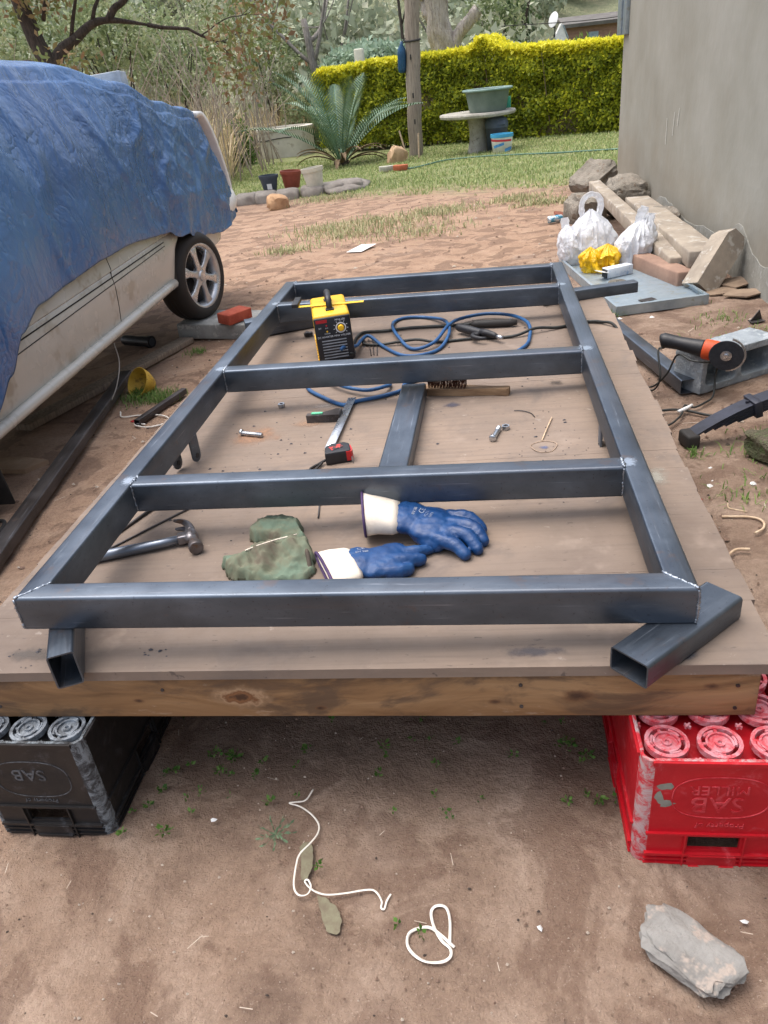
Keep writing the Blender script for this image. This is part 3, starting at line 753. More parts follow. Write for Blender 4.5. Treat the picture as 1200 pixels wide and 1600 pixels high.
for x_ in np.linspace(CX-0.035, CX-1.66, 12):
    q_ = abs((x_-(CX-0.85))/0.82); rows.append([bm.verts.new((x_, y_-0.10*q_**4-0.0, z_-0.02*q_**6)) for y_, z_ in spline([(a, b, 0) for a, b in bp], 4) for y_, z_ in [(y_, z_)]] if False else [bm.verts.new((x_, v_.x-0.05*q_**4, v_.y-0.02*q_**6)) for v_ in spline([(a, b, 0) for a, b in bp], 4)])
for A_, B_ in zip(rows, rows[1:]):
    for k in range(len(A_)-1): bm.faces.new((A_[k], A_[k+1], B_[k+1], B_[k]))
bo = mk('bonnet_edge', bm, M_white, car, smooth=True); sd_ = bo.modifiers.new('t', 'SOLIDIFY'); sd_.thickness = 0.03
mk('underbody', box((CX-0.85, 2.2, 0.30), (1.35, 3.6, 0.10)), M_rubber, car)
# wheel, steered out a little, standing on the slab
whl = bpy.data.objects.new('wheel', None); COL.objects.link(whl); whl.parent = car
whl.location = (-1.545, 3.92, 0.225); whl.rotation_euler = (0, 0, R(-14))
def wheel_parts(parent):
    Ry = Matrix.Rotation(R(90), 4, 'Y')
    def ro(bm): bmesh.ops.transform(bm, matrix=Ry, verts=bm.verts[:]); return bm
    # lathe axis z -> x (outer face at +x = +z)
    mk('tyre', ro(lathe([(0.195, -0.19), (0.235, -0.195), (0.262, -0.18), (0.276, -0.155), (0.279, -0.14), (0.279, -0.055), (0.276, -0.04), (0.262, -0.012), (0.235, 0.003), (0.212, 0.0), (0.200, -0.006), (0.195, -0.02)], 48)), M_rubber, parent, smooth=True)
    bm = bmesh.new()
    for zt in (-0.115, -0.085): add_lathe(bm, [(0.2796, zt-0.004), (0.2798, zt), (0.2796, zt+0.004)], 48)
    mk('tread_groove', ro(bm), M_blackpl, parent)
    mr = pmat('alloy_rim', (206, 208, 210), (178, 180, 184), 8, 0.32, 0.75, 0.05, 60)
    rim = mk('rim', ro(lathe([(0.198, -0.18), (0.175, -0.17), (0.172, -0.03), (0.190, -0.012), (0.203, -0.004), (0.206, -0.010)], 48)), mr, parent, smooth=True)
    mk('rim_back', ro(lathe([(0.0, -0.075), (0.172, -0.075)], 32)), M_blackpl, parent)
    for k in range(6):
        a = k*math.pi/3+0.2; bm = bmesh.new()
        for sgn in (-1, 1): pass
        poly = [(0.035, -0.030), (0.075, -0.020), (0.13, -0.022), (0.186, -0.038), (0.186, 0.038), (0.13, 0.022), (0.075, 0.020), (0.035, 0.030)]
        add_prism(bm, poly, -0.045, -0.016, Matrix.Rotation(a, 4, 'Z'))
        mk('spoke', ro(bm), mr, parent, bevel=0.008, seg=2)
    mk('hub_cap', ro(lathe([(0.0, -0.006), (0.028, -0.008), (0.034, -0.016), (0.060, -0.020), (0.062, -0.045)], 24)), mr, parent, smooth=True, autosmooth=40)
wheel_parts(whl)
w2 = bpy.data.objects.new('wheel', None); COL.objects.link(w2); w2.parent = car
w2.location = (CX-0.02, 1.08, 0.165)
for ch in list(whl.children):
    c_ = ch.copy(); COL.objects.link(c_); c_.parent = w2
mk('mud_flap', box((CX-0.10, 1.42, 0.06), (0.19, 0.012, 0.27), (0.10, 0, 0.05)), M_rubber, car, bevel=0.004)

# slab, chock brick
o = mk('concrete_slab', box((-0.02, 0, 0.05), (0.50, 0.34, 0.10)), M_concrete, None, bevel=0.008, loc=gp(-1.46, 3.90, 0.006), rot=(0.0, 0.02, R(-10))); tag(o, 'thick grey concrete slab under the front wheel of the car', 'slab')
o = mk('brick', box((0, 0, 0.033), (0.115, 0.20, 0.066)), pmat('red_brick', (178, 88, 66), (152, 70, 54), 14, 0.9, 0, 0.5, 80), None, bevel=0.006, loc=gp(-1.345, 3.78, 0.104), rot=(0, 0.05, R(-32))); tag(o, 'red brick wedged against the car wheel on the slab', 'brick')

# tarpaulin
def tarp_mat():
    t = NT('blue_tarpaulin'); v = t.coord('Position')
    f = t.noise(v, 1.3, 3, 0.55); cr = t.noise(t.coord('Position', (1, 0.55, 1.2), (0.6, 0.2, 0.1)), 7, 3, 0.55, 0.6); cr2 = t.noise(v, 42, 2, 0.6)
    col = t.ramp(f, [(0.3, (40, 82, 134)), (0.5, (52, 98, 150)), (0.7, (74, 120, 168))])
    col = t.mix(t.rampf(cr2, 0.58, 0.72, 0, 0.25), col, (96, 136, 190))
    rd = t.math('POWER', t.math('ABSOLUTE', t.math('SUBTRACT', t.noise(t.coord('Position', (1, 1, 0.6), (0.5, 0, 0)), 6.5, 3, 0.6, 0.5), 0.5)), 0.6); rd2 = t.math('POWER', t.math('ABSOLUTE', t.math('SUBTRACT', t.noise(t.coord('Position', (1, 1, 0.7), (0.7, 0.2, 0)), 17, 3, 0.65, 0.8), 0.5)), 0.6)
    sy = t.new('ShaderNodeSeparateXYZ'); t.link(t.coord('Position'), sy.inputs[0]); rd2 = t.math('MULTIPLY', rd2, t.rampf(sy.outputs[1], 2.4, 3.8, 0.3, 1.0))
    nb = t.bump(rd, 0.34, 0.035); nb = t.bump(rd2, 0.50, 0.016, nb)
    return t.set(color=col, rough=t.rampf(f, 0.3, 0.7, 0.22, 0.30), normal=nb, spec=0.8)
def interp(x, P):
    for (a, b), (c, d) in zip(P, P[1:]):
        if x <= c:
            q = max(0, min(1, (x-a)/(c-a))); q = q*q*(3-2*q); return b+(d-b)*q
    return P[-1][1]
Ztop = [(0.0, 1.50), (2.4, 1.485), (3.15, 1.475), (3.6, 1.385), (4.05, 1.265), (4.45, 1.215), (4.72, 1.175), (4.86, 1.03), (5.0, 0.82), (5.12, 0.60)]
Zhem = [(0.0, 0.20), (1.45, 0.28), (1.62, 0.38), (1.78, 0.50), (2.0, 0.565), (2.6, 0.605), (3.1, 0.61), (3.5, 0.565), (3.75, 0.50), (4.1, 0.43), (4.6, 0.385), (4.9, 0.40), (5.16, 0.47)]
def tarp():
    ny, nu = 300, 170; V = []
    for j in range(ny+1):
        y = 0.05+5.07*j/ny
        zt, zh = interp(y, Ztop), interp(y, Zhem)
        zh += 0.016*noise.noise(Vector((y*3, 1, 0)))+0.003*noise.noise(Vector((y*11, 3, 0)))
        zt = max(zt, zh+0.1)
        roofness = max(0.0, min(1.0, (3.9-y)/0.8))
        xe = -1.80*roofness+(-1.66)*(1-roofness)             # top edge, then the side falls to the sill line
        nose = max(0, y-4.6)/0.56; xe -= 0.10*nose*nose; xs = -1.575-0.06*nose*nose
        for i in range(nu+1):
            u_ = i/nu
            if u_ < 0.45:                                   # across the top from the middle to the near edge
                q = u_/0.45; x = -2.45+(xe+2.45)*q; z = zt+0.035*(1-q*q)*roofness-0.03*q**6
            else:
                q = (u_-0.45)/0.55; x = xe+(xs-xe)*(1-(1-q)**2.2)
                z = (zt-0.03)+(zh-(zt-0.03))*q
                if q < 0.08: z -= 0.01*(q/0.08)
            p = Vector((x, y, z))
            side = max(0, min(1, (u_-0.40)/0.2))
            # long diagonal folds, gathers and ripples in the cloth
            fo = 0.016*math.sin(y*6.0-z*4.5+2.4*noise.noise(p*1.0))*(0.5+0.8*noise.noise(p*0.9+Vector((9, 0, 0))))
            rgt = max(0.0, min(1.0, (y-2.9)/0.9))
            def crease(n_, w_): return max(0.0, 1-abs(n_)/w_)
            fo += 0.014*crease(noise.noise(Vector((y*3.4+z*1.0, z*1.1-y*0.3, x))), 0.22)
            fo += 0.020*rgt*crease(noise.noise(Vector((y*1.9+z*1.9, z*2.6-y*2.2, 4))), 0.25)
            fo += (0.0015+0.006*rgt)*crease(noise.noise(Vector((y*8+z*3, z*5-y*3, x*3))), 0.20)
            fo += (0.0006+0.0032*rgt)*crease(noise.noise(Vector((y*15-z*9, z*13+y*4, x*6))), 0.22)
            fo += 0.0004*noise.noise(p*30)
            w = 0.25+0.75*side
            hemw = 1.0
            x2 = x+fo*w*(0.9 if u_ > 0.45 else 0.2); z2 = z+fo*w*(0.35 if u_ > 0.45 else 0.7)
            if u_ > 0.42 and zh > 0.35 and x2 < -1.598+(-0.06 if z2 > 1.0 else 0): x2 = max(x2, x-0.012)
            V.append((x2, y, z2))
    F = [(j*(nu+1)+i, j*(nu+1)+i+1, (j+1)*(nu+1)+i+1, (j+1)*(nu+1)+i) for j in range(ny) for i in range(nu)]
    # front flap: close the nose downward
    base = ny*(nu+1); n0 = len(V)
    for r_ in range(1, 9):
        for i in range(nu+1):
            x, y, z = V[base+i]; q = r_/8
            zb = 0.42+0.05*noise.noise(Vector((x*4, 0, 0)))
            V.append((x, y+0.05*math.sin(q*1.6)+0.02*noise.noise(Vector((x*6, q*2, 0))), z+(min(z, zb)-z)*q))
    for r_ in range(8):
        for i in range(nu):
            a = base+i if r_ == 0 else n0+(r_-1)*(nu+1)+i; b = n0+r_*(nu+1)+i
            F.append((a, a+1, b+1, b))
    # far half, mirrored
    n1 = len(V); V += [(2*-2.45-x, y, z) for x, y, z in V]; F += [tuple(n1+k for k in f_[::-1]) for f_ in F]
    me = bpy.data.meshes.new('tarpaulin'); me.from_pydata(V, [], F); me.update()
    me.polygons.foreach_set('use_smooth', [True]*len(me.polygons))
    o = mkme('tarpaulin', me, tarp_mat())
    sd = o.modifiers.new('thickness', 'SOLIDIFY'); sd.thickness = 0.002; sd.offset = 1
    return o
tag(tarp(), 'crumpled blue tarpaulin draped over the parked car', 'tarpaulin')
o = mk('concrete_block', box((0, 0, 0.08), (0.36, 0.16, 0.16)), pmat('pale_block', (172, 180, 186), (146, 154, 160), 12, 0.92, 0, 0.8, 90), None, bevel=0.006, loc=(-2.22, 4.55, 1.265), rot=(-0.05, -0.06, R(8))); tag(o, 'pale concrete block weighing down the blue tarpaulin', 'block')

# ------------------------------------------------------------------ tools and things lying on the deck
DR = (0, -math.atan(DECK_T), 0)
def drot(rz): return (0, -math.atan(DECK_T)*math.cos(rz), rz)

# inverter welder
wd = thing('welding_machine', 'small yellow inverter welder with black front panel and carry handle', 'welder', dk(-0.295, 1.735), drot(R(13)))
M_yel = pmat('yellow_enamel', (232, 184, 40), (220, 168, 30), 5, 0.42, 0, 0.04, 60, c3=(200, 150, 40))
M_pan = pmat('black_panel', (26, 27, 32), (34, 35, 40), 10, 0.4)
W, D, H = 0.132, 0.27, 0.172
bm = box((0, 0, H/2+0.012), (W, D, H)); mk('case', bm, M_yel, wd, bevel=0.012, seg=3)
mk('front_panel', box((0, -D/2-0.004, H/2+0.010), (W-0.002, 0.012, H-0.012)), M_pan, wd, bevel=0.004)
mk('rear_panel', box((0, D/2+0.004, H/2+0.010), (W-0.002, 0.012, H-0.012)), M_pan, wd, bevel=0.004)
yf = -D/2-0.0103
for k in range(7):
    mk('vent_slot', box((-0.002, yf-0.0006, 0.030+0.0105*k), (0.088, 0.0025, 0.0035)), pmat('vent_grey', (150, 154, 160), (120, 124, 130), 30, 0.5) if k == 0 else bpy.data.materials['vent_grey'], wd)
for k in range(9):
    mk('side_louvre', box((-W/2-0.0012, -D/2+0.03, 0.025+0.0095*k), (0.004, 0.040, 0.0035), (0.25, 0, 0)), M_yel, wd)
hd = mk('handle', tube([(0, -0.075, H+0.008), (0, -0.072, H+0.034), (0, -0.052, H+0.050), (0, 0.0, H+0.053), (0, 0.040, H+0.048), (0, 0.056, H+0.034), (0, 0.06, H+0.008)], 0.0115, 10, sm=5), M_blackpl, wd, smooth=True)
for yy in (-0.075, 0.06): mk('handle_foot', box((0, yy, H+0.013), (0.030, 0.026, 0.010)), M_blackpl, wd, bevel=0.003)
kn = bpy.data.objects.new('dial', None); COL.objects.link(kn); kn.parent = wd; kn.location = (0.028, yf, 0.135); kn.rotation_euler = (R(90), 0, 0)
M_prn = pmat('printed_white', (214, 216, 220), (196, 198, 204), 30, 0.6)
mk('knob', lathe([(0.011, 0), (0.0115, 0.009), (0.009, 0.013), (0, 0.0135)], 20), M_yel, kn, smooth=True, autosmooth=40)
mk('dial_ring', lathe([(0.0145, 0.0008), (0.019, 0.0008), (0.019, 0.0), (0.0145, 0.0)], 28), M_prn, kn)
for k in range(9):
    a = R(-40+k*32.5); mk('dial_mark', box((0.024*math.cos(a), 0.024*math.sin(a), 0.0006), (0.005, 0.0018, 0.0008), (0, 0, a)), M_prn, kn)
M_redl = pmat('red_badge', (176, 40, 44), (150, 30, 36), 30, 0.5)
mk('badge', box((-0.038, yf-0.0003, 0.164), (0.040, 0.0012, 0.011)), M_redl, wd)
def ptext(s, size, x, z):
    me = text_mesh(s, size, 0.0003); me.transform(Matrix.Translation((x, yf-0.0006, z)) @ Matrix.Rotation(R(90), 4, 'X')); mkme('lettering', me, M_prn, wd)
ptext('DC INVERTER MMA WELDER', 0.0092, 0.0, 0.1075); ptext('MMA-200', 0.009, 0.028, 0.164); ptext('SET', 0.007, -0.046, 0.140); ptext('O.C.', 0.006, -0.022, 0.139); ptext('POWER', 0.006, -0.022, 0.119)
for z in (0.148, 0.127):
    bm = bmesh.new(); add_cyl(bm, (-0.022, yf-0.002, z), (-0.022, yf, z), 0.003, n=10); mk('indicator_lamp', bm, M_redl if z > 0.14 else M_yel, wd)
for sx in (-1, 1):
    for yy in (-0.1, 0.1):
        bm = bmesh.new(); add_cyl(bm, (sx*0.05, yy, 0), (sx*0.05, yy, 0.0125), 0.01, n=10); mk('foot', bm, M_rubber, wd)
# yellow try square lying on the welder behind the handle foot
ts = thing('try_square', 'yellow bladed try square lying across the top of the yellow welder', 'try square', wd.location+Vector((-0.005, -0.012, H+0.0125)), (0, 0, R(4)))
mk('blade', box((0.01, 0.0, 0.0028), (0.245, 0.022, 0.0015), (0, -0.0, 0)), pmat('yellow_blade', (240, 200, 50), (230, 186, 40), 10, 0.4), ts)
mk('stock', box((-0.120, 0.040, 0.009), (0.024, 0.105, 0.014)), M_blackpl, ts, bevel=0.002)

# welding cables
M_cblue = pmat('blue_cable', (46, 92, 140), (36, 74, 118), 20, 0.5)
M_cblk = pmat('black_cable', (48, 50, 48), (36, 38, 38), 20, 0.55)
def cable(name, label, pts, rad, m, lift=0.0, cross=()):
    P = [dk(x, y, rad+lift+(z[0] if z else 0)) for x, y, *z in pts]
    o = mk(name, tube(P, rad, 8, sm=6), m, None, smooth=True); return tag(o, label, 'cable')
cable('welding_cable', 'blue welding cable looped on the deck beside the yellow welder',
      [(-0.245, 1.585, 0.05), (-0.236, 1.60, 0.055), (-0.205, 1.68, 0.03), (-0.205, 1.80, 0.012), (-0.18, 1.85, 0.012), (-0.11, 1.735), (-0.028, 1.618), (0.053, 1.612), (0.108, 1.676), (0.134, 1.82, 0.012), (0.11, 1.967, 0.012), (0.04, 2.07), (-0.043, 2.10), (-0.093, 2.07), (-0.099, 1.968, 0.01), (-0.065, 1.819, 0.012), (0.0, 1.684, 0.0), (0.08, 1.70, 0.012), (0.126, 1.863, 0.020), (0.173, 1.974, 0.012), (0.274, 2.01, 0.012), (0.373, 1.957, 0.012), (0.428, 1.841, 0.012), (0.428, 1.717), (0.40, 1.60), (0.30, 1.48), (0.15, 1.41), (0.011, 1.335), (0.0, 1.276), (-0.058, 1.236), (-0.137, 1.208), (-0.185, 1.185), (-0.274, 1.276), (-0.329, 1.353), (-0.33, 1.42), (-0.27, 1.42), (-0.247, 1.366, 0.012), (-0.182, 1.301, 0.012), (-0.114, 1.265, 0.012), (-0.06, 1.285, 0.012), (-0.05, 1.34), (-0.12, 1.42)], 0.0065, M_cblue)
cable('welding_cable', 'dark welding cable lying in flat loops behind the blue one',
      [(-0.215, 1.60, 0.03), (-0.205, 1.63, 0.02), (-0.23, 1.75), (-0.235, 1.88), (-0.21, 1.945), (-0.132, 1.94), (-0.03, 1.952), (0.05, 1.945), (0.13, 1.935), (0.215, 1.905, 0.008)], 0.0058, M_cblk)
cable('welding_cable', 'dark cable running from the welder under the frame towards the grinder',
      [(-0.205, 1.86, 0.0), (-0.19, 1.79), (-0.121, 1.77), (0.007, 1.757, 0.012), (0.09, 1.744, 0.0), (0.224, 1.75, 0.0), (0.365, 1.735, 0.0), (0.45, 1.77, 0.012), (0.53, 1.795, 0.0), (0.60, 1.82), (0.66, 1.835), (0.70, 1.815)], 0.0055, M_cblk)

# electrode holder
eh = thing('electrode_holder', 'black jawed electrode holder lying across the cables on the deck', 'electrode holder', dk(0.235, 1.775, 0.020), drot(R(-46)))
mk('grip', tube([(-0.10, 0, 0.004), (-0.09, 0, 0.004), (-0.03, 0, 0.002), (0.02, 0, 0.0), (0.03, 0, 0.0)], [0.013, 0.0155, 0.0165, 0.016, 0.015], 12), M_blackpl, eh, smooth=True)
mk('upper_jaw', tube([(0.025, 0, 0.002), (0.05, 0.006, 0.004), (0.085, 0.006, 0.002), (0.105, 0.004, 0.0)], [0.015, 0.013, 0.011, 0.008], 10), M_blackpl, eh, smooth=True)
mk('trigger', tube([(0.03, -0.012, 0.0), (0.015, -0.030, 0.0), (0.035, -0.047, 0.0), (0.07, -0.045, 0.0), (0.085, -0.03, 0.0)], [0.008, 0.009, 0.009, 0.007, 0.005], 8, sm=3), M_blackpl, eh, smooth=True)
mk('jaw_tip', tube([(0.10, 0.004, 0.0), (0.118, 0.003, 0.0), (0.132, 0.002, 0.0)], [0.007, 0.008, 0.006], 8), M_zinc, eh, smooth=True)
gc = thing('cable_connector', 'long black insulated cable connector lying behind the electrode holder', 'connector', dk(0.305, 1.885, 0.015), drot(R(-8)))
mk('grip', tube([(-0.09, 0, 0), (-0.075, 0, 0), (0.0, 0, 0), (0.06, 0, 0), (0.085, 0, 0)], [0.008, 0.014, 0.015, 0.014, 0.010], 12), M_rubber, gc, smooth=True)
bm = bmesh.new(); add_cyl(bm, (0.06, 0, 0.011), (0.06, 0, 0.016), 0.005, n=12); mk('screw', bm, M_zinc, gc)

# wire brush
wb = thing('wire_brush', 'wooden handled wire brush lying bristles up on the deck', 'brush', dk(0.206, 1.218), drot(R(-13)))
M_bw = pmat('brush_wood', (150, 122, 92), (120, 94, 70), 6, 0.8, 0, 0.3, 20, (2, 14, 14))
pl = [(-0.135, -0.017), (-0.130, -0.021), (0.0, -0.021), (0.03, -0.016), (0.09, -0.012), (0.125, -0.016), (0.134, -0.012), (0.134, 0.012), (0.125, 0.016), (0.09, 0.012), (0.03, 0.016), (0.0, 0.021), (-0.130, 0.021), (-0.135, 0.017)]
mk('handle', prism(pl, 0.0, 0.022), M_bw, wb, bevel=0.005)
bm = bmesh.new(); rr = random.Random(2)
for i in range(13):
    for j in range(4):
        x_, y_ = -0.118+0.0095*i, -0.013+0.0085*j
        for q in range(5):
            a, b = rr.uniform(-0.004, 0.004), rr.uniform(-0.004, 0.004)
            add_tube(bm, [(x_+a*0.3, y_+b*0.3, 0.021), (x_+a, y_+b, 0.046+rr.uniform(-0.002, 0.002))], 0.0007, 3)
o = mk('bristles', bm, pmat('rusty_wire', (92, 52, 36), (66, 40, 32), 40, 0.7, 0.4), wb); stuff(o)

# combination square
cs = thing('combination_square', 'steel combination square with a green level vial beside the tape measure', 'square', dk(-0.165, 1.03, 0.0), drot(R(-3)))
mk('blade', box((0.0, 0.01, 0.012), (0.026, 0.37, 0.002), (0, 0, R(1))), M_zinc, cs, bevel=0.0004, seg=1)
hdp = mk('head', prism([(-0.115, 0.035), (-0.012, 0.035), (-0.012, 0.085), (-0.03, 0.085), (-0.07, 0.058), (-0.115, 0.056)], 0.0005, 0.024), M_steel_dk, cs, bevel=0.002)
mk('level_vial', box((-0.082, 0.0465, 0.0265), (0.036, 0.010, 0.006)), pmat('green_vial', (120, 220, 170), (100, 200, 150), 10, 0.15), cs, bevel=0.002)

# tape measure
tm = thing('tape_measure', 'black and red tape measure with wrist strap standing on the deck', 'tape measure', dk(-0.135, 0.803), drot(R(14)))
mc = remesh(prism([(-0.038, -0.026), (0.032, -0.026), (0.036, -0.018), (0.034, 0.020), (0.022, 0.034), (-0.012, 0.036), (-0.034, 0.020)], 0.0, 0.036), 0.004, 3)
mkme('case', mc, M_blackpl, tm)
mk('red_shell', prism([(0.020, -0.027), (0.034, -0.027), (0.0385, -0.018), (0.036, 0.012), (0.026, 0.020), (0.019, -0.012)], 0.006, 0.033), pmat('red_shell', (206, 44, 46), (180, 34, 38), 10, 0.4), tm, bevel=0.003)
mk('label', box((-0.004, 0.006, 0.0365), (0.034, 0.024, 0.001), (0, 0, R(20))), pmat('tape_label', (198, 62, 52), (44, 40, 42), 60, 0.5, lo=0.48, hi=0.52), tm)
mk('tape_end', box((0.034, -0.027, 0.010), (0.004, 0.006, 0.014)), M_zinc, tm)
mk('wrist_strap', tube([(-0.036, -0.012, 0.012), (-0.058, -0.018, 0.006), (-0.078, -0.030, 0.004), (-0.084, -0.046, 0.004), (-0.070, -0.048, 0.004), (-0.062, -0.036, 0.005), (-0.048, -0.020, 0.008)], 0.0035, 6, sm=5), M_rubber, tm, smooth=True)

# bolts and nuts
def hexn(r): return [(r*math.cos(k*math.pi/3), r*math.sin(k*math.pi/3)) for k in range(6)]
def bolt(label, x, y, rz, L):
    b = thing('bolt', label, 'bolt', dk(x, y, 0.0095), drot(rz), 'loose bolts on the deck')
    Mx = Matrix.Rotation(R(90), 4, 'Y')
    bm = bmesh.new(); add_prism(bm, hexn(0.0105), -L/2-0.007, -L/2, Mx); mk('head', bm, M_zinc, b, bevel=0.0008, seg=1)
    bm = bmesh.new(); add_cyl(bm, (-L/2, 0, -0.0025), (L/2, 0, -0.0025), 0.007, n=14); mk('shank', bm, M_zinc, b)
    bm = bmesh.new()
    for k in range(7): add_lathe(bm, [(0.0071, -0.0008), (0.0078, 0.0), (0.0071, 0.0008)], 12, (0, 0, L/2-0.003-0.0028*k))
    bmesh.ops.transform(bm, matrix=Matrix.Translation((0, 0, -0.0025)) @ Mx, verts=bm.verts[:]); mk('thread', bm, M_zinc, b)
def nut(label, x, y, rz, z=0.0):
    bm = bmesh.new(); n = 6; P = hexn(0.0115)
    o_, i_ = [[bm.verts.new((p[0]*s, p[1]*s, z_)) for p in P] for s, z_ in ((1, 0), (1, 0.011))], [[bm.verts.new((p[0]*0.6, p[1]*0.6, z_)) for p in P] for z_ in (0, 0.011)]
    for k in range(6):
        j = (k+1) % 6
        bm.faces.new((o_[0][k], o_[0][j], o_[1][j], o_[1][k])); bm.faces.new((i_[0][j], i_[0][k], i_[1][k], i_[1][j])); bm.faces.new((o_[1][k], o_[1][j], i_[1][j], i_[1][k])); bm.faces.new((o_[0][j], o_[0][k], i_[0][k], i_[0][j]))
    o = mk('nut', bm, M_zinc, None, bevel=0.0008, seg=1, loc=dk(x, y, z+0.0003), rot=drot(rz)); tag(o, label, 'nut', 'loose nuts on the deck')
bolt('zinc bolt lying on a rust stain left of the tape measure', -0.432, 1.0, R(-20), 0.072)
bolt('zinc bolt lying beside its nut right of the loose tube', 0.290, 0.895, R(75), 0.070)
nut('steel nut lying alone on the left side of the deck', -0.392, 1.222, 0.3); nut('steel nut lying beside the right hand bolt', 0.317, 0.932, 0.6)
# wire ring with a straw, bits of wire
o = mk('wire_ring', tube([(0.033*math.cos(a)*(1+0.1*math.sin(3*a)), 0.034*math.sin(a), 0.0012+0.001*math.sin(2*a)) for a in np.linspace(0, 2*math.pi, 25)[:-1]], 0.0011, 5, True), pmat('tan_wire', (186, 160, 138), (150, 128, 108), 30, 0.6), None, loc=dk(0.412, 0.803), rot=DR); tag(o, 'small coil of tan wire on the right side of the deck', 'wire')
o = mk('straw', tube([dk(0.409, 0.838, 0.002), dk(0.425, 0.90, 0.004), dk(0.447, 0.985, 0.003)], 0.0018, 5, sm=3), pmat('dry_straw', (214, 186, 156), (190, 164, 134), 20, 0.8), None); tag(o, 'pale dry straw stalk lying beside the tan wire coil', 'straw')
o = mk('wire_scrap', tube([dk(0.345, 1.055, 0.0015), dk(0.365, 1.05, 0.002), dk(0.39, 1.03, 0.0015), dk(0.40, 1.0, 0.0015)], 0.0014, 5, sm=3), M_steel_dk, None); tag(o, 'short bent dark wire above the tan wire coil', 'wire')
# thin rods at the left
for lb, a, b, r_ in (('thin dark steel rod lying above the hammer handle', (-0.655, 0.357), (-0.47, 0.592), 0.0026), ('thick dark steel rod under the left rail behind the hammer', (-0.66, 0.40), (-0.555, 0.66), 0.004), ('welding rod stub under the nearest cross member', (-0.137, 0.490), (-0.152, 0.60), 0.002)):
    bm = bmesh.new(); add_cyl(bm, dk(a[0], a[1], r_), dk(b[0], b[1], r_), r_, n=8); tag(mk('steel_rod', bm, M_steel_dk, None, smooth=True), lb, 'rod', 'thin steel rods on the deck')
bm = bmesh.new()
for k, (a, b) in enumerate((((-0.150, 1.66), (-0.185, 1.86)), ((-0.140, 1.665), (-0.170, 1.86)), ((-0.128, 1.66), (-0.15, 1.85)))):
    bm = bmesh.new(); add_cyl(bm, dk(a[0], a[1], 0.002), dk(b[0], b[1], 0.002), 0.0018, n=6); tag(mk('welding_rod', bm, M_steel_dk, None), ['leftmost', 'middle', 'rightmost'][k]+' of three welding rods lying right of the welder', 'rod', 'welding rods beside the welder')
bm = remesh(box((0, 0, 0.008), (0.035, 0.025, 0.016)), 0.004, 1, 0.006, 60); tag(mkme('slag_lump', bm, M_steel_dk, None, dk(-0.447, 1.98), (0, 0, 0.4)), 'dark crumpled scrap lying left of the welder', 'scrap')

# claw hammer
hm = thing('claw_hammer', 'steel claw hammer with tubular handle reaching under the left rail', 'hammer', dk(-0.435, 0.405), drot(R(18)))
M_ham = pmat('hammer_steel', (128, 128, 134), (100, 92, 90), 12, 0.38, 0.75, 0.15, 60, c3=(110, 88, 76))
mk('handle', tube([(-0.235, 0.003, 0.012), (-0.23, 0.003, 0.0125), (-0.15, 0.002, 0.013), (-0.06, 0.0, 0.014), (-0.01, 0.0, 0.016)], [0.010, 0.0135, 0.013, 0.0115, 0.010], 14), pmat('hammer_tube', (126, 134, 146), (100, 106, 116), 10, 0.35, 0.8, 0.05, 60, (1, 10, 10)), hm, smooth=True)
bm = bmesh.new()
add_ell(bm, (0.012, 0.0, 0.018), (0.017, 0.026, 0.016)); add_cyl(bm, (0.016, -0.012, 0.018), (0.022, -0.048, 0.018), 0.011, 0.012, 16); add_cyl(bm, (0.0215, -0.044, 0.018), (0.0245, -0.062, 0.018), 0.0165, 0.0165, 20); add_box(bm, (-0.004, 0.0, 0.017), (0.03, 0.026, 0.022))
for s in (-1, 1): add_tube(bm, spline([(0.012, 0.012, 0.018+s*0.005), (0.008, 0.035, 0.019+s*0.008), (-0.006, 0.055, 0.020+s*0.010), (-0.028, 0.066, 0.020+s*0.012)], 5), [0.013-0.0006*k for k in range(16)], 8)
mkme('head', remesh(bm, 0.0022, 2, 0.0006, 60), M_ham, hm)

# gloves
M_gb = NT('blue_nitrile'); _v = M_gb.coord('Object'); _f = M_gb.noise(_v, 18, 4, 0.6, 0.6); _c = M_gb.noise(_v, 45, 4, 0.65, 1.0)
_col = M_gb.ramp(_f, [(0.3, (10, 48, 94)), (0.55, (16, 64, 116)), (0.75, (44, 88, 134))])
M_gb = M_gb.set(color=_col, rough=M_gb.rampf(_f, 0.3, 0.7, 0.38, 0.55), normal=M_gb.bump(_c, 0.35, 0.004), spec=0.5)
M_cuff = pmat('cream_canvas', (232, 222, 206), (214, 200, 184), 14, 0.9, 0, 0.4, 300, bdist=0.002)
M_bind = pmat('purple_binding', (78, 58, 96), (62, 46, 80), 30, 0.8)
def capsule(bm, pts, rad): add_tube(bm, spline(pts, 5), [r_ for a, b in zip(rad, rad[1:]) for r_ in np.linspace(a, b, 6)[:-1]]+[rad[-1]], 10); [add_ell(bm, p, (r_, r_, r_), u=10, v=6) for p, r_ in ((pts[0], rad[0]), (pts[-1], rad[-1]))]
Z0 = dz_(0.08)
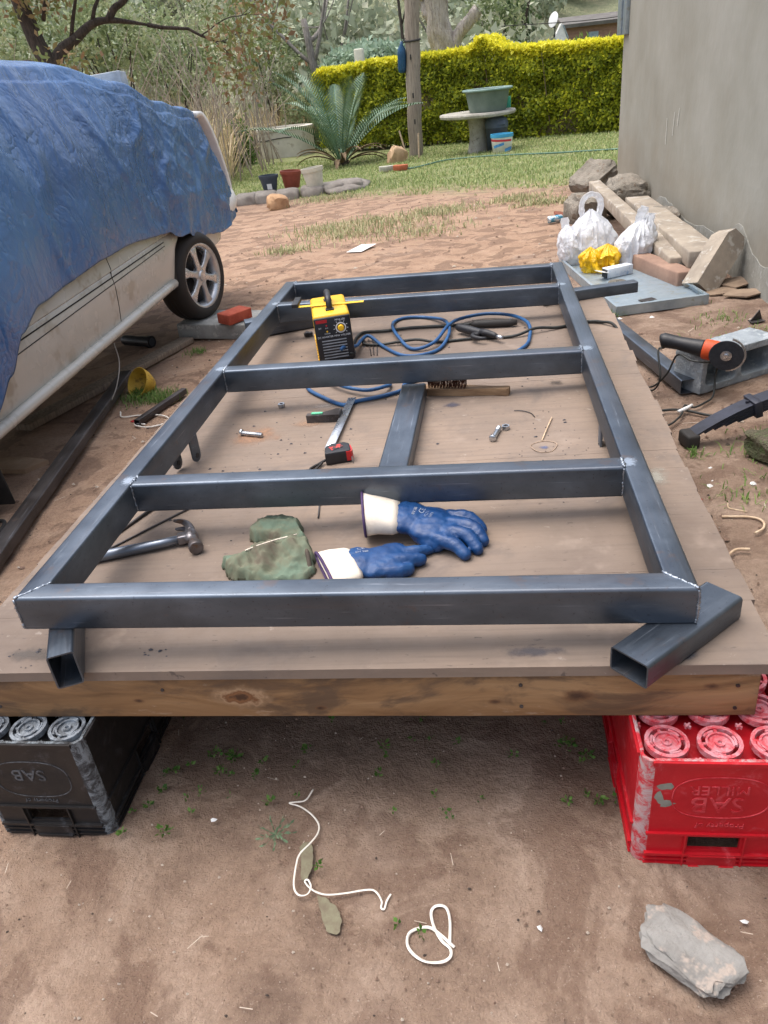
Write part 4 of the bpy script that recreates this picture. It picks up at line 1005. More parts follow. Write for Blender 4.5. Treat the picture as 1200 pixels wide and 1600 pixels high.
def glove(label, lumps, fingers, cuff, z):
    """lumps: ellipsoids; fingers: capsule chains (world coords); cuff: list of (cx, cy, cz, half-width vec, half-height)"""
    gv = thing('work_glove', label, 'glove', (0, 0, 0), (0, 0, 0), 'pair of blue work gloves')
    bm = bmesh.new()
    for c_, s_, r_ in lumps: add_ell(bm, c_, s_, r_)
    for pts, rad in fingers: capsule(bm, pts, rad)
    hand = mkme('hand', remesh(bm, 0.0034, 2, 0.0016, 45, 3, 0.0016, 60), M_gb, gv)
    bm = bmesh.new(); rings = []; n = 28
    for (c_, wv, hh) in cuff:
        c_ = Vector(c_); wv = Vector(wv); ring = []
        for k in range(n):
            a = 2*math.pi*k/n; p = c_+wv*math.cos(a)+Vector((0, 0, hh))*math.copysign(abs(math.sin(a))**0.8, math.sin(a))
            p += Vector((0, 0, 0.003*noise.noise(p*40)))
            ring.append(p)
        rings.append(ring)
    vr = [[bm.verts.new(p) for p in r_] for r_ in rings]
    for A, B in zip(vr, vr[1:]):
        for k in range(n): bm.faces.new((A[k], A[(k+1) % n], B[(k+1) % n], B[k]))
    cf = mk('cuff', bm, M_cuff, gv, smooth=True)
    sd = cf.modifiers.new('t', 'SOLIDIFY'); sd.thickness = 0.002
    mk('binding', tube(rings[0], 0.0033, 6, True), M_bind, gv, smooth=True)
    return gv
gu = glove('blue coated work glove lying uppermost, fingers pointing right', [((0.14, 0.385, Z0+0.034), (0.062, 0.062, 0.024), (0, 0.12, R(-14))), ((0.085, 0.405, Z0+0.042), (0.05, 0.058, 0.026), (0, 0.1, R(-8))), ((0.18, 0.37, Z0+0.030), (0.032, 0.058, 0.019), (0, 0.1, R(-16)))],
      [([(0.180, 0.415, Z0+0.036), (0.222, 0.408, Z0+0.034), (0.248, 0.386, Z0+0.016)], (0.0155, 0.0155, 0.0135)), ([(0.182, 0.385, Z0+0.036), (0.228, 0.370, Z0+0.034), (0.251, 0.342, Z0+0.016)], (0.0162, 0.0162, 0.014)),
       ([(0.172, 0.356, Z0+0.034), (0.216, 0.338, Z0+0.032), (0.239, 0.311, Z0+0.015)], (0.0158, 0.0158, 0.0135)), ([(0.150, 0.335, Z0+0.030), (0.190, 0.312, Z0+0.026), (0.214, 0.292, Z0+0.014)], (0.0155, 0.0155, 0.0135)),
       ([(0.11, 0.36, Z0+0.028), (0.135, 0.335, Z0+0.02), (0.155, 0.325, Z0+0.016)], (0.018, 0.018, 0.015))],
      [((-0.012, 0.418, Z0+0.050), (-0.010, 0.068, 0.002), 0.043), ((0.02, 0.414, Z0+0.048), (-0.004, 0.064, 0.0), 0.036), ((0.055, 0.410, Z0+0.044), (0.0, 0.061, 0.0), 0.030), ((0.07, 0.408, Z0+0.043), (0.0, 0.056, 0.0), 0.024)], Z0)
gl = glove('blue coated work glove lying underneath, cuff pointing left towards the front rail', [((0.035, 0.262, Z0+0.020), (0.058, 0.052, 0.020), (0, 0.0, R(22))), ((-0.005, 0.26, Z0+0.022), (0.045, 0.05, 0.021), (0, 0, R(30))), ((0.06, 0.30, Z0+0.018), (0.035, 0.03, 0.015), None)],
      [([(0.070, 0.262, Z0+0.020), (0.100, 0.270, Z0+0.018), (0.122, 0.276, Z0+0.014)], (0.018, 0.017, 0.013)), ([(0.06, 0.23, Z0+0.017), (0.085, 0.235, Z0+0.016), (0.10, 0.245, Z0+0.013)], (0.016, 0.015, 0.012)), ([(0.07, 0.295, Z0+0.017), (0.11, 0.305, Z0+0.015), (0.14, 0.32, Z0+0.012)], (0.014, 0.014, 0.011))],
      [((-0.075, 0.238, Z0+0.018), (-0.030, 0.062, 0.0), 0.017), ((-0.05, 0.245, Z0+0.021), (-0.028, 0.060, 0.0), 0.019), ((-0.02, 0.252, Z0+0.023), (-0.025, 0.054, 0.0), 0.021), ((-0.01, 0.256, Z0+0.022), (-0.02, 0.046, 0.0), 0.016)], Z0)
# printed care marks on the backs of the gloves
for gv, p, n_, rz, ls in ((gu, (0.118, 0.392, Z0+0.0605), 0, R(76), (('CE', 0.017, 0.010, 0.0), ('EN 388', 0.009, 0.0, 0.014), ('4 2 2 1', 0.009, 0.0, -0.013), ('CAT II', 0.008, -0.002, -0.024))), (gl, (0.0, 0.275, Z0+0.0435), 0, R(20), (('CE', 0.014, 0.0, 0.008), ('EN 388', 0.009, 0.0, -0.006)))):
    for s_, size, dx, dy in ls:
        me = text_mesh(s_, size, 0.0003)
        me.transform(Matrix.Translation(p) @ Matrix.Rotation(rz, 4, 'Z') @ Matrix.Translation((dx, dy, 0)))
        hand_ = [c_ for c_ in gv.children if c_.name.startswith('hand')][0]
        for v_ in me.vertices:
            ok, loc_, nn_, ii_ = hand_.ray_cast(Vector((v_.co.x, v_.co.y, 1.0)), Vector((0, 0, -1)))
            if ok: v_.co.z = loc_.z+0.0008
        mkme('print', me, M_prn, gv)

# green suede armguards, crumpled
def mound(poly, hf, res=0.0035, seed=0, bulge=0.007):
    """closed crumpled cloth heap over a plan polygon; hf(x, y) gives height"""
    P = [Vector((p[0], p[1], 0)) for p in poly]
    xs = [p.x for p in P]; ys_ = [p.y for p in P]
    def inside(x, y):
        c_ = False; n = len(P); dmin = 9
        for k in range(n):
            a, b = P[k], P[(k+1) % n]
            if (a.y > y) != (b.y > y) and x < (b.x-a.x)*(y-a.y)/(b.y-a.y)+a.x: c_ = not c_
            ab = b-a; t_ = max(0, min(1, ((x-a.x)*ab.x+(y-a.y)*ab.y)/ab.length_squared)); q = a+ab*t_; dmin = min(dmin, math.hypot(x-q.x, y-q.y))
        return dmin if c_ else -dmin
    bm = bmesh.new(); grid = {}
    nx, ny = int((max(xs)-min(xs))/res)+3, int((max(ys_)-min(ys_))/res)+3
    for i in range(nx):
        for j in range(ny):
            x, y = min(xs)-res+i*res, min(ys_)-res+j*res; d = inside(x, y)+0.010*noise.noise(Vector((x*40, y*40, seed)))
            if d > -res*0.6:
                e_ = max(0, min(1, d/bulge)); z = hf(x, y)*min(1.0, 0.25+0.75*e_)
                p = Vector((x*22+seed, y*22, seed)); z += (0.024*(0.25-abs(noise.noise(p*0.7)))+0.012*(0.28-abs(noise.noise(p*1.7+Vector((3, 1, 0)))))+0.006*(0.3-abs(noise.noise(p*3.4))))*e_+0.0012*noise.noise(p*6)
                grid[i, j] = (bm.verts.new((x, y, max(0.0015, z))), bm.verts.new((x, y, 0.0004)))
    for (i, j), v_ in list(grid.items()):
        q = [(i, j), (i+1, j), (i+1, j+1), (i, j+1)]
        if all(k in grid for k in q):
            bm.faces.new([grid[k][0] for k in q]); bm.faces.new([grid[k][1] for k in q[::-1]])
    be = [e_ for e_ in bm.edges if e_.is_boundary]
    top = {v: w for v, w in grid.values()}
    for e_ in be:
        a, b = e_.verts
        if a in top and b in top:
            try: bm.faces.new((a, b, top[b], top[a]))
            except ValueError: pass
    bmesh.ops.delete(bm, geom=[v for v in bm.verts if not v.link_faces], context='VERTS')
    return bm
t = NT('green_suede'); v = t.coord('Position'); f = t.noise(v, 9, 4, 0.65, 0.8); f2 = t.noise(v, 34, 4, 0.7)
col = t.ramp(f, [(0.36, (104, 120, 104)), (0.5, (110, 114, 96)), (0.62, (104, 97, 84))])
col = t.mix(t.rampf(f2, 0.55, 0.75, 0, 0.4), col, (88, 94, 78))
M_suede = t.set(color=col, rough=0.95, normal=t.bump(f2, 0.4, 0.004), spec=0.1)
zc_ = dz_(-0.2)
def hA(x, y): return 0.010+0.036*max(0, 1-abs((y-0.315)-(x+0.2)*0.35)/0.085)*(0.6+0.4*min(1, max(0, (x+0.33)/0.12)))
def hB(x, y): return 0.010+0.026*max(0, 1-abs(y-0.425)/0.08)
ag = mk('suede_armguard', mound([(-0.315, 0.30), (-0.29, 0.250), (-0.20, 0.225), (-0.115, 0.225), (-0.100, 0.262), (-0.125, 0.34), (-0.185, 0.372), (-0.25, 0.352)], hA, seed=1), M_suede, None, smooth=True, loc=(0, 0, zc_), rot=DR); ag.location.z = dz_(0)
tag(ag, 'crumpled green suede armguard nearest the front rail, pale stitching along its fold', 'armguard', 'pair of green suede armguards')
pts = [(-0.17, 0.337, 0.0), (-0.19, 0.325, 0), (-0.225, 0.305, 0), (-0.255, 0.292, 0)]
mk('stitching', tube([(x, y, hA(x, y)+0.006) for x, y, _ in pts], 0.0016, 5, sm=4), M_cuff, ag)
mk('stitching', tube([(x, y, hA(x, y)+0.006) for x, y in ((-0.17, 0.337), (-0.160, 0.345), (-0.155, 0.355))], 0.0014, 5, sm=4), M_cuff, ag)
mk('rolled_opening', tube([(-0.112, 0.262, 0.010), (-0.118, 0.285, 0.024), (-0.128, 0.315, 0.028), (-0.135, 0.335, 0.012)], 0.005, 7, sm=5), pmat('suede_edge', (84, 74, 64), (62, 56, 50), 20, 0.95), ag, smooth=True)
ag2 = mk('suede_armguard', mound([(-0.285, 0.40), (-0.275, 0.455), (-0.235, 0.475), (-0.180, 0.470), (-0.160, 0.42), (-0.140, 0.37), (-0.165, 0.356), (-0.21, 0.375)], hB, seed=5), M_suede, None, smooth=True, rot=DR); ag2.location.z = dz_(0)
tag(ag2, 'crumpled green suede armguard lying behind the other, nearer the cross member', 'armguard', 'pair of green suede armguards')

# slag and grit specks on the planks
rr = random.Random(11); V = []; F = []
spots = [(rr.uniform(-0.52, 0.52), rr.uniform(0.1, 2.1)) for _ in range(120)]+[(rr.gauss(-0.3, 0.16), rr.gauss(0.95, 0.14)) for _ in range(30)]+[(rr.gauss(0.45, 0.06), rr.gauss(0.8, 0.08)) for _ in range(25)]+[(rr.gauss(-0.6, 0.06), rr.uniform(-0.02, 0.04)) for _ in range(14)]+[(rr.gauss(-0.38, 0.03), rr.uniform(0.0, 0.05)) for _ in range(8)]
for x, y in spots:
    if not (-0.78 < x < 0.7): continue
    s = rr.choice((0.0015, 0.002, 0.002, 0.003, 0.0045)); b = len(V); z = dz_(x); a0 = rr.random()*6
    for k in range(5): V.append((x+s*rr.uniform(0.7, 1.6)*math.cos(a0+k*1.257), y+s*rr.uniform(0.5, 1.1)*math.sin(a0+k*1.257), z))
    V.append((x, y, z+s*0.7)); F += [(b+k, b+(k+1) % 5, b+5) for k in range(5)]
me = bpy.data.meshes.new('slag_grit'); me.from_pydata(V, [], F); stuff(mkme('slag_grit', me, pmat('slag', (48, 46, 50), (80, 78, 84), 200, 0.6)), 'dark welding slag and grit scattered over the deck planks', 'grit')
# stains in the planks: rust under the bolt, blue marker, tar smudges
def stain(nm, x, y, rx, ry, m, rz=0, seed=0):
    bm = bmesh.new(); n = 40; c_ = bm.verts.new((0, 0, 0)); rg = []
    for k in range(n):
        a = 2*math.pi*k/n; q = 1+0.5*noise.noise(Vector((math.cos(a)*1.8, math.sin(a)*1.8, seed))); rg.append(bm.verts.new((rx*q*math.cos(a), ry*q*math.sin(a), 0)))
    for k in range(n): bm.faces.new((c_, rg[k], rg[(k+1) % n]))
    o = mk(nm, bm, m, None, loc=dk(x, y, 0.0005), rot=drot(rz)); return o
def stain_mat(name, c, edge, rad):
    t = NT(name); v = t.coord('Object', (1/rad[0], 1/rad[1], 1)); ln = t.new('ShaderNodeVectorMath', operation='LENGTH'); t.link(v, ln.inputs[0])
    f = t.noise(t.coord('Position'), 26, 4, 0.7); d = t.math('ADD', ln.outputs['Value'], t.math('MULTIPLY', t.math('SUBTRACT', f, 0.5), 1.4))
    al = t.rampf(d, edge[0], edge[1], 0.6, 0.0)
    return t.set(color=c, rough=0.8, Alpha=al)
for nm, lb, x, y, rx, ry, c, ed in (('rust_stain', 'orange rust stain on the planks round the left bolt', -0.43, 1.0, 0.11, 0.10, (172, 132, 104), (0.1, 0.85)), ('rust_stain', 'faint orange rust stain on the planks left of the square', -0.275, 1.07, 0.08, 0.05, (168, 136, 112), (0.1, 0.75)), ('dark_smudge', 'dark blue smudge on the planks below the wire brush', 0.165, 1.135, 0.045, 0.03, (74, 76, 94), (0.2, 0.75)), ('dark_smudge', 'dark grease smear on the planks near the front edge', 0.335, -0.005, 0.10, 0.022, (92, 90, 96), (0.1, 0.7)), ('dark_smudge', 'blue black stain on the planks right of the diagonal tube', 0.575, -0.02, 0.04, 0.03, (70, 74, 86), (0.3, 0.8)), ('dark_smudge', '', -0.2, 1.55, 0.12, 0.06, (84, 78, 74), (0.0, 0.8)), ('dark_smudge', '', 0.35, 0.55, 0.09, 0.05, (88, 80, 76), (0.0, 0.7)), ('dark_smudge', '', -0.45, 0.62, 0.10, 0.04, (86, 80, 76), (0.0, 0.7)), ('pale_smear', '', 0.05, 0.12, 0.12, 0.03, (190, 182, 174), (0.0, 0.6)), ('pale_smear', '', 0.66, 0.6, 0.04, 0.10, (178, 176, 164), (0.0, 0.7)), ('dark_smudge', '', -0.62, 0.02, 0.10, 0.03, (92, 86, 82), (0.0, 0.8)), ('pale_smear', '', -0.25, 1.2, 0.10, 0.05, (186, 172, 160), (0.0, 0.7)), ('scorch_mark', '', 0.48, 1.25, 0.05, 0.04, (64, 58, 56), (0.0, 0.7)), ('pencil_marks', 'blue pen scribble inside the tan wire coil', 0.412, 0.80, 0.022, 0.018, (92, 104, 140), (0.1, 0.6))):
    o = stain(nm, x, y, rx*1.1, ry*1.1, stain_mat(nm, c, ed, (rx, ry)), 0, x); o.parent = deck; o.matrix_parent_inverse = deck.matrix_basis.inverted()

# ------------------------------------------------------------------ right hand side of the yard
M_stone = pmat('field_stone', (146, 138, 126), (114, 108, 98), 7, 0.95, 0, 1.0, 40, c3=(112, 96, 80), bdist=0.02)
def rock(label, c, s, rot, m, seed, amp=0.22, vox=None, name='rock', sq=0.6, cat='rock', sub=3):
    bm = bmesh.new(); bmesh.ops.create_icosphere(bm, subdivisions=sub+1, radius=1.0)
    o_ = Vector((seed*3.7, seed*1.3, seed))
    for v in bm.verts:
        p = v.co.copy(); q = Vector([math.copysign(abs(x)**sq, x) for x in p])
        q *= 1+amp*noise.fractal(p*1.3+o_, 0.9, 2.0, 4)+amp*0.5*(0.4-abs(noise.noise(p*2.2+o_)))+0.04*noise.noise(p*7+o_)
        v.co = Vector((q.x*s[0], q.y*s[1], q.z*s[2]))
    o = mk(name, bm, m, None, smooth=True, autosmooth=32, loc=c, rot=rot); return tag(o, label, cat)
rock('large angular rock on top of the rubble heap at the house corner', gp(1.40, 7.55, 0.30), (0.20, 0.20, 0.10), (0.1, -0.5, 0.5), M_stone, 1)
rock('rounded rough boulder leaning on the house wall behind the beams', gp(1.62, 6.95, 0.16), (0.20, 0.20, 0.17), (0.2, 0.1, 0.2), M_stone, 2, 0.16)
rock('squat rock at the foot of the rubble heap beside the white bags', gp(1.24, 6.85, 0.09), (0.17, 0.20, 0.14), (0, 0.1, 0.3), M_stone, 3)
rock('brown stone wedged between the wall and the concrete beams', gp(1.70, 5.6, 0.10), (0.10, 0.20, 0.12), (0, 0, 0.2), M_stone, 7)
rock('long pale flat stone lying on the soil in the right foreground', gp(0.556, -0.312, 0.018), (0.078, 0.044, 0.017), (0.05, -0.08, R(-42)), pmat('pale_grey_stone', (142, 140, 136), (116, 113, 109), 10, 0.9, 0, 0.9, 60, c3=(160, 148, 138), bdist=0.006), 9, 0.26, sq=0.75, name='stone', cat='stone')
rock('tan angular stone lying on the sand before the potted kerb', gp(-2.80, 11.15, 0.07), (0.17, 0.15, 0.12), (0.1, 0.2, 0.5), pmat('tan_stone', (190, 152, 114), (156, 122, 92), 5, 0.9, 0, 0.6, 20), 12, 0.2, name='stone', cat='stone', sub=2)
mossy = pmat('mossy_soil', (92, 84, 70), (74, 82, 54), 9, 1.0, 0, 1.0, 60, c3=(84, 100, 60), bdist=0.02)
rock('moss covered earth clod at the right edge below the leaf spring', gp(1.285, 1.44, 0.02), (0.10, 0.12, 0.06), (0, 0.1, 0.3), mossy, 14, 0.3, name='earth_clod', cat='clod')
M_cb = pmat('cast_concrete', (166, 154, 138), (138, 128, 116), 5, 0.92, 0, 0.6, 50, c3=(176, 170, 160))
M_cbr = pmat('ochre_concrete', (160, 130, 112), (134, 108, 94), 5, 0.92, 0, 0.6, 50)
def beam(label, p0, p1, w, h, m, name='concrete_beam', roll=0.0):
    p0, p1 = Vector(p0), Vector(p1); d = p1-p0
    bm = box((0, 0, 0), (w, d.length, h)); bmesh.ops.subdivide_edges(bm, edges=[e_ for e_ in bm.edges if abs((e_.verts[0].co-e_.verts[1].co).y) > 0.3], cuts=8)
    for v in bm.verts: v.co += Vector((noise.noise(v.co*6), 0, noise.noise(v.co*6+Vector((5, 0, 0)))))*0.006
    o = mk(name, bm, m, None, bevel=0.010); o.matrix_world = Matrix.Translation((p0+p1)/2) @ d.to_track_quat('Y', 'Z').to_matrix().to_4x4() @ Matrix.Rotation(roll, 4, 'Y')
    return tag(o, label, 'concrete beam', 'concrete beams against the house')
beam('slim concrete beam propped from the topmost rock down towards the post', (1.36, 7.15, 0.11), (1.50, 4.15, 0.02), 0.11, 0.10, M_cb)
beam('broad concrete beam lying closest along the house wall', (1.62, 6.35, 0.06), (1.62, 3.98, 0.09), 0.20, 0.10, M_cb)
beam('low ochre concrete beam lying on the ground against the tray', (1.20, 5.1, -0.04), (1.50, 3.90, -0.01), 0.12, 0.10, M_cbr)
# chunky post end
pp = bmesh.new(); add_prism(pp, [(-0.075, -0.19), (0.075, -0.19), (0.075, 0.15), (0.04, 0.20), (-0.045, 0.20), (-0.075, 0.15)], -0.07, 0.07)
o = mk('concrete_post', pp, M_cb, None, bevel=0.008); o.location = (1.645, 3.88, 0.085); o.rotation_euler = (R(90-18), R(0), 0); o.rotation_mode = 'QUATERNION'
o.rotation_quaternion = (Matrix.Rotation(R(14), 3, 'Z') @ Matrix.Rotation(R(42), 3, 'Y') @ Matrix.Rotation(R(72), 3, 'X')).to_quaternion()
tag(o, 'chunky tilted concrete post end leaning at the house footing', 'concrete post')
# broken brown sheets at the foot of the wall
M_mat = pmat('brown_board', (146, 126, 106), (120, 102, 86), 6, 0.9, 0, 0.4, 40)
for k, (lb, x, y, pts_, rz) in enumerate((('leftmost broken brown board piece at the wall foot', 1.66, 3.72, [(-0.09, -0.05), (0.06, -0.07), (0.10, 0.02), (0.02, 0.08), (-0.08, 0.06)], 0.2), ('middle broken brown board piece at the wall foot', 1.74, 3.60, [(-0.10, -0.04), (0.03, -0.08), (0.10, -0.02), (0.07, 0.07), (-0.06, 0.06)], -0.3), ('rightmost broken brown board piece leaning at the wall foot', 1.78, 3.83, [(-0.09, -0.06), (0.05, -0.07), (0.08, 0.05), (-0.02, 0.08), (-0.1, 0.04)], 0.6))):
    tag(mk('board_scrap', prism(pts_, 0, 0.008), M_mat, None, loc=gp(x, y, 0.006+0.009*k), rot=(0.04*k, -0.05, rz), bevel=0.001, seg=1), lb, 'board', 'broken board pieces at the wall')
bm = bmesh.new(); add_prism(bm, [(-0.04, 0), (0.045, 0.0), (0.02, 0.055)], -0.002, 0.002, Matrix.Rotation(R(90), 4, 'X')); add_prism(bm, [(-0.05, -0.03), (0.03, -0.04), (0.045, 0.02), (-0.03, 0.02)], 0, 0.004)
tag(mk('metal_scrap', bm, M_steel_dk, None, loc=gp(1.66, 3.08, 0.004), rot=(0, 0, 0.5)), 'bent dark metal scrap lying on the soil by the right edge', 'scrap')

# galvanised tray with shopping on it
tr = thing('metal_tray', 'upturned galvanised sheet metal tray lying on the ground beside the deck', 'tray', (0, 0, 0))
q = [Vector((1.01, 3.42, 0)), Vector((1.53, 3.50, 0)), Vector((1.36, 5.05, 0)), Vector((0.83, 4.95, 0))]
zt = [g(p.x, p.y) for p in q]
bm = bmesh.new(); B = [bm.verts.new((p.x, p.y, z+0.022)) for p, z in zip(q, zt)]; bm.faces.new(B); mk('sheet', bm, M_galv, tr)
for k in range(4):
    a, b = q[k], q[(k+1) % 4]; za, zb_ = zt[k], zt[(k+1) % 4]; d = (b-a); nrm = Vector((d.y, -d.x, 0)).normalized()
    bm = bmesh.new(); vs = [bm.verts.new((p.x+nrm.x*o_, p.y+nrm.y*o_, z+h_)) for o_, h_ in ((0.003, 0.0), (0.003, 0.055), (-0.014, 0.057), (-0.014, 0.049)) for p, z in ((a, za), (b, zb_))]
    for i in range(3): bm.faces.new((vs[2*i], vs[2*i+1], vs[2*i+3], vs[2*i+2]))
    o = mk('rim', bm, M_galv, tr); sd = o.modifiers.new('t', 'SOLIDIFY'); sd.thickness = 0.0015
def tz(x, y, dz=0.0): return Vector((x, y, g(x, y)+0.0235+dz))
t = NT('white_film'); v = t.coord('Object'); f = t.noise(v, 12, 4, 0.6, 1.0); f2 = t.noise(v, 40, 3, 0.6, 0.8)
nb = t.bump(f, 0.8, 0.03, t.bump(f2, 0.4, 0.008)); t.set(color=(240, 242, 246), rough=0.32, normal=nb, spec=0.5)
tr_ = t.new('ShaderNodeBsdfTranslucent'); tr_.inputs['Color'].default_value = (0.85, 0.87, 0.9, 1); mx = t.new('ShaderNodeMixShader'); mx.inputs[0].default_value = 0.25
t.link(t.b.outputs[0], mx.inputs[1]); t.link(tr_.outputs[0], mx.inputs[2]); t.link(mx.outputs[0], t.out.inputs['Surface']); M_bag = t.m
t = NT('yellow_film'); v = t.coord('Object'); f = t.noise(v, 14, 4, 0.6, 1.0); M_ybag = t.set(color=t.ramp(f, [(0.35, (236, 190, 20)), (0.65, (220, 168, 10))]), rough=0.35, normal=t.bump(f, 0.8, 0.025))
def bag(name, label, loc, bodies, loops, m, rz=0, group=None):
    """thin film bag: pleated bodies (c, rx, ry, h, lean, belly, seed) gathered to a point, and flat handle loops"""
    bm = bmesh.new()
    for (c_, rx, ry, h_, lean, belly, sd_) in bodies:
        NT_, NH = 72, 30; rows = []
        for j in range(NH+1):
            t_ = j/NH; pr = (0.80+0.20*math.sin(min(1, t_/belly)*math.pi/2)) if t_ < belly else math.cos((t_-belly)/(1-belly)*math.pi/2)**0.85
            pr = max(0.05, pr); row = []
            for k in range(NT_):
                a_ = 2*math.pi*k/NT_; q = Vector((math.cos(a_), math.sin(a_), 0))
                pl_f = noise.noise(Vector((q.x*3.4+sd_, q.y*3.4, t_*1.3))); pl_g = noise.noise(Vector((q.x*1.6+sd_*2, q.y*1.6, t_*3.2))); pl_h = noise.noise(Vector((q.x*6+sd_, q.y*6, t_*6)))
                rr_ = pr*(1+0.42*(0.26-abs(pl_f))*(0.45+0.9*t_)+0.34*(0.24-abs(pl_g))+0.14*(0.26-abs(pl_h)))
                row.append(bm.verts.new((c_[0]+rx*rr_*q.x+lean[0]*t_*t_, c_[1]+ry*rr_*q.y+lean[1]*t_*t_, c_[2]+h_*t_+0.012*pl_g*(t_ > 0.02))))
            rows.append(row)
        for A_, B_ in zip(rows, rows[1:]):
            for k in range(NT_): bm.faces.new((A_[k], A_[(k+1) % NT_], B_[(k+1) % NT_], B_[k]))
        bm.faces.new(rows[0][::-1]); bm.faces.new(rows[-1])
    for pts, w0, sd_ in loops:
        P_ = spline(pts, 7); prev = None; L_ = len(P_)
        for i, p in enumerate(P_):
            t_ = (P_[min(i+1, L_-1)]-P_[max(0, i-1)]).normalized(); s_ = t_.cross(Vector((0.25, 1, 0.1))).normalized(); dth = Vector((0, 1, 0))
            w = w0*(1+0.35*noise.noise(Vector((i*0.4, sd_, 0)))); cv = Vector((0, 0.010*noise.noise(Vector((i*0.5, sd_, 4))), 0))
            cur = [bm.verts.new(p+s_*w*f_+dth*(0.012*abs(f_)**2*8*0.1+0.006*math.sin(f_*9))+cv) for f_ in (-0.5, -0.25, 0.0, 0.25, 0.5)]
            if prev:
                for k in range(4): bm.faces.new((prev[k], prev[k+1], cur[k+1], cur[k]))
            prev = cur
    o = mk(name, bm, m, None, smooth=True, autosmooth=38, loc=loc, rot=(0, 0, rz))
    return tag(o, label, 'plastic bag', group)
bag('plastic_bag', 'white carrier bag standing with its looped handle up, left of the other white bag', tz(1.02, 4.90), [((0.03, 0, 0), 0.17, 0.13, 0.36, (-0.01, 0), 0.35, 1), ((-0.10, 0.0, 0), 0.10, 0.11, 0.27, (-0.05, 0), 0.45, 5)],
    [([(-0.03, 0, 0.28), (-0.045, 0, 0.36), (-0.035, 0, 0.425), (0.015, 0, 0.46), (0.07, 0, 0.44), (0.09, 0, 0.38), (0.07, 0, 0.28)], 0.042, 1), ([(-0.13, 0, 0.16), (-0.155, 0, 0.25), (-0.165, 0, 0.32)], 0.06, 2)], M_bag, 0.1)
bag('plastic_bag', 'white carrier bag slumped on its side, right of the other white bag', tz(1.305, 4.62), [((0.0, 0, 0), 0.125, 0.11, 0.30, (0.05, 0), 0.5, 9), ((0.05, 0.02, 0), 0.08, 0.08, 0.33, (0.045, 0), 0.55, 12)],
    [([(0.02, 0, 0.20), (0.03, 0, 0.29), (0.06, 0, 0.38)], 0.07, 3), ([(0.08, 0, 0.22), (0.11, 0, 0.29), (0.115, 0, 0.33)], 0.05, 4)], M_bag, 0.2)
bag('plastic_bag', 'yellow plastic bag bunched up in front of the white bags', tz(1.07, 4.55), [((0.03, 0, 0), 0.10, 0.09, 0.17, (0.02, 0), 0.55, 15), ((-0.06, 0, 0), 0.075, 0.08, 0.16, (-0.01, 0), 0.55, 18)], [([(-0.07, -0.07, 0.10), (-0.06, -0.115, 0.04), (0.0, -0.13, 0.02), (0.05, -0.115, 0.05), (0.04, -0.07, 0.09)], 0.035, 5)], M_ybag, 0.2)
ob = thing('electrode_box', 'open white cardboard box of welding rods on the tray', 'box', tz(1.155, 4.33), (0, 0, R(28)))
mk('carton', box((0, 0, 0.033), (0.20, 0.065, 0.062)), pmat('white_card', (220, 226, 232), (200, 208, 218), 9, 0.6, c3=(150, 176, 205)), ob, bevel=0.002, seg=1)
mk('end_flap', box((-0.13, -0.01, 0.050), (0.07, 0.075, 0.002), (0, 0.25, 0)), M_white, ob); mk('dark_end', box((-0.101, 0, 0.032), (0.003, 0.056, 0.054)), M_blackpl, ob)
for k in range(2): tag(mk('grinding_disc', lathe([(0.011, 0), (0.056, 0), (0.0575, 0.002), (0.056, 0.004), (0.011, 0.005), (0.011, 0)], 28), pmat('disc_grey', (120, 116, 106), (88, 84, 78), 30, 0.9), None, loc=tz(1.125, 4.13, 0.006*k), rot=(0, 0, k)), ('lower' if k == 0 else 'upper')+' of two grey grinding discs stacked on the tray', 'disc', 'grinding discs on the tray')
for k, (a, b) in enumerate((((0.97, 4.0), (1.20, 4.045)), ((1.02, 3.965), (1.21, 4.015)))):
    bm = bmesh.new(); add_cyl(bm, tz(*a, 0.008), tz(*b, 0.008), 0.007, n=8); tag(mk('steel_rod', bm, M_steel_dk, None, smooth=True), ('far' if k == 0 else 'near')+' black rod lying on the tray below the grinding discs', 'rod', 'black rods on the tray')
tag(mk('sheet_scrap', box((0, 0, 0.002), (0.10, 0.05, 0.003)), M_steel_dk, None, loc=tz(1.22, 3.62), rot=(0.05, 0.03, 0.5)), 'dark offcut of sheet lying at the near edge of the tray', 'scrap')
# crushed can and shard
cn = thing('drink_can', 'crushed blue and white drink can on the sand near the rocks', 'can', gp(0.97, 6.95, 0.035), (0, R(90), R(20)))
mk('can_body', lathe([(0.02, -0.075), (0.033, -0.068), (0.03, -0.02), (0.034, 0.02), (0.033, 0.065), (0.026, 0.075), (0, 0.075)], 16), pmat('can_print', (96, 170, 200), (228, 234, 238), 24, 0.3, 0.4, lo=0.45, hi=0.55), cn, smooth=True)
mk('can_lid', lathe([(0.0, -0.074), (0.02, -0.076)], 16), M_zinc, cn)
tag(mk('pot_shard', prism([(-0.07, -0.04), (0.06, -0.05), (0.07, 0.03), (0.0, 0.07), (-0.07, 0.04)], 0, 0.02), pmat('terracotta_shard', (140, 84, 66), (116, 68, 54), 10, 0.9), None, loc=gp(1.05, 7.2, 0.02), rot=(0.2, 0.3, 0.2), bevel=0.004), 'red clay shard lying between the can and the rocks', 'shard')

# square tube lying from the deck to the hollow block
o = mk('steel_tube', tube_rect(0.98, 0.062, 0.062, 0.003, 0.006), M_steel, None, smooth=True, autosmooth=60); o.location = (1.105, 2.12, g(1.1, 2.2)+0.034); o.rotation_euler = (R(1.5), 0, math.atan2(0.20, 0.90)); tag(o, 'long square steel tube on the ground behind the hollow block', 'steel tube')

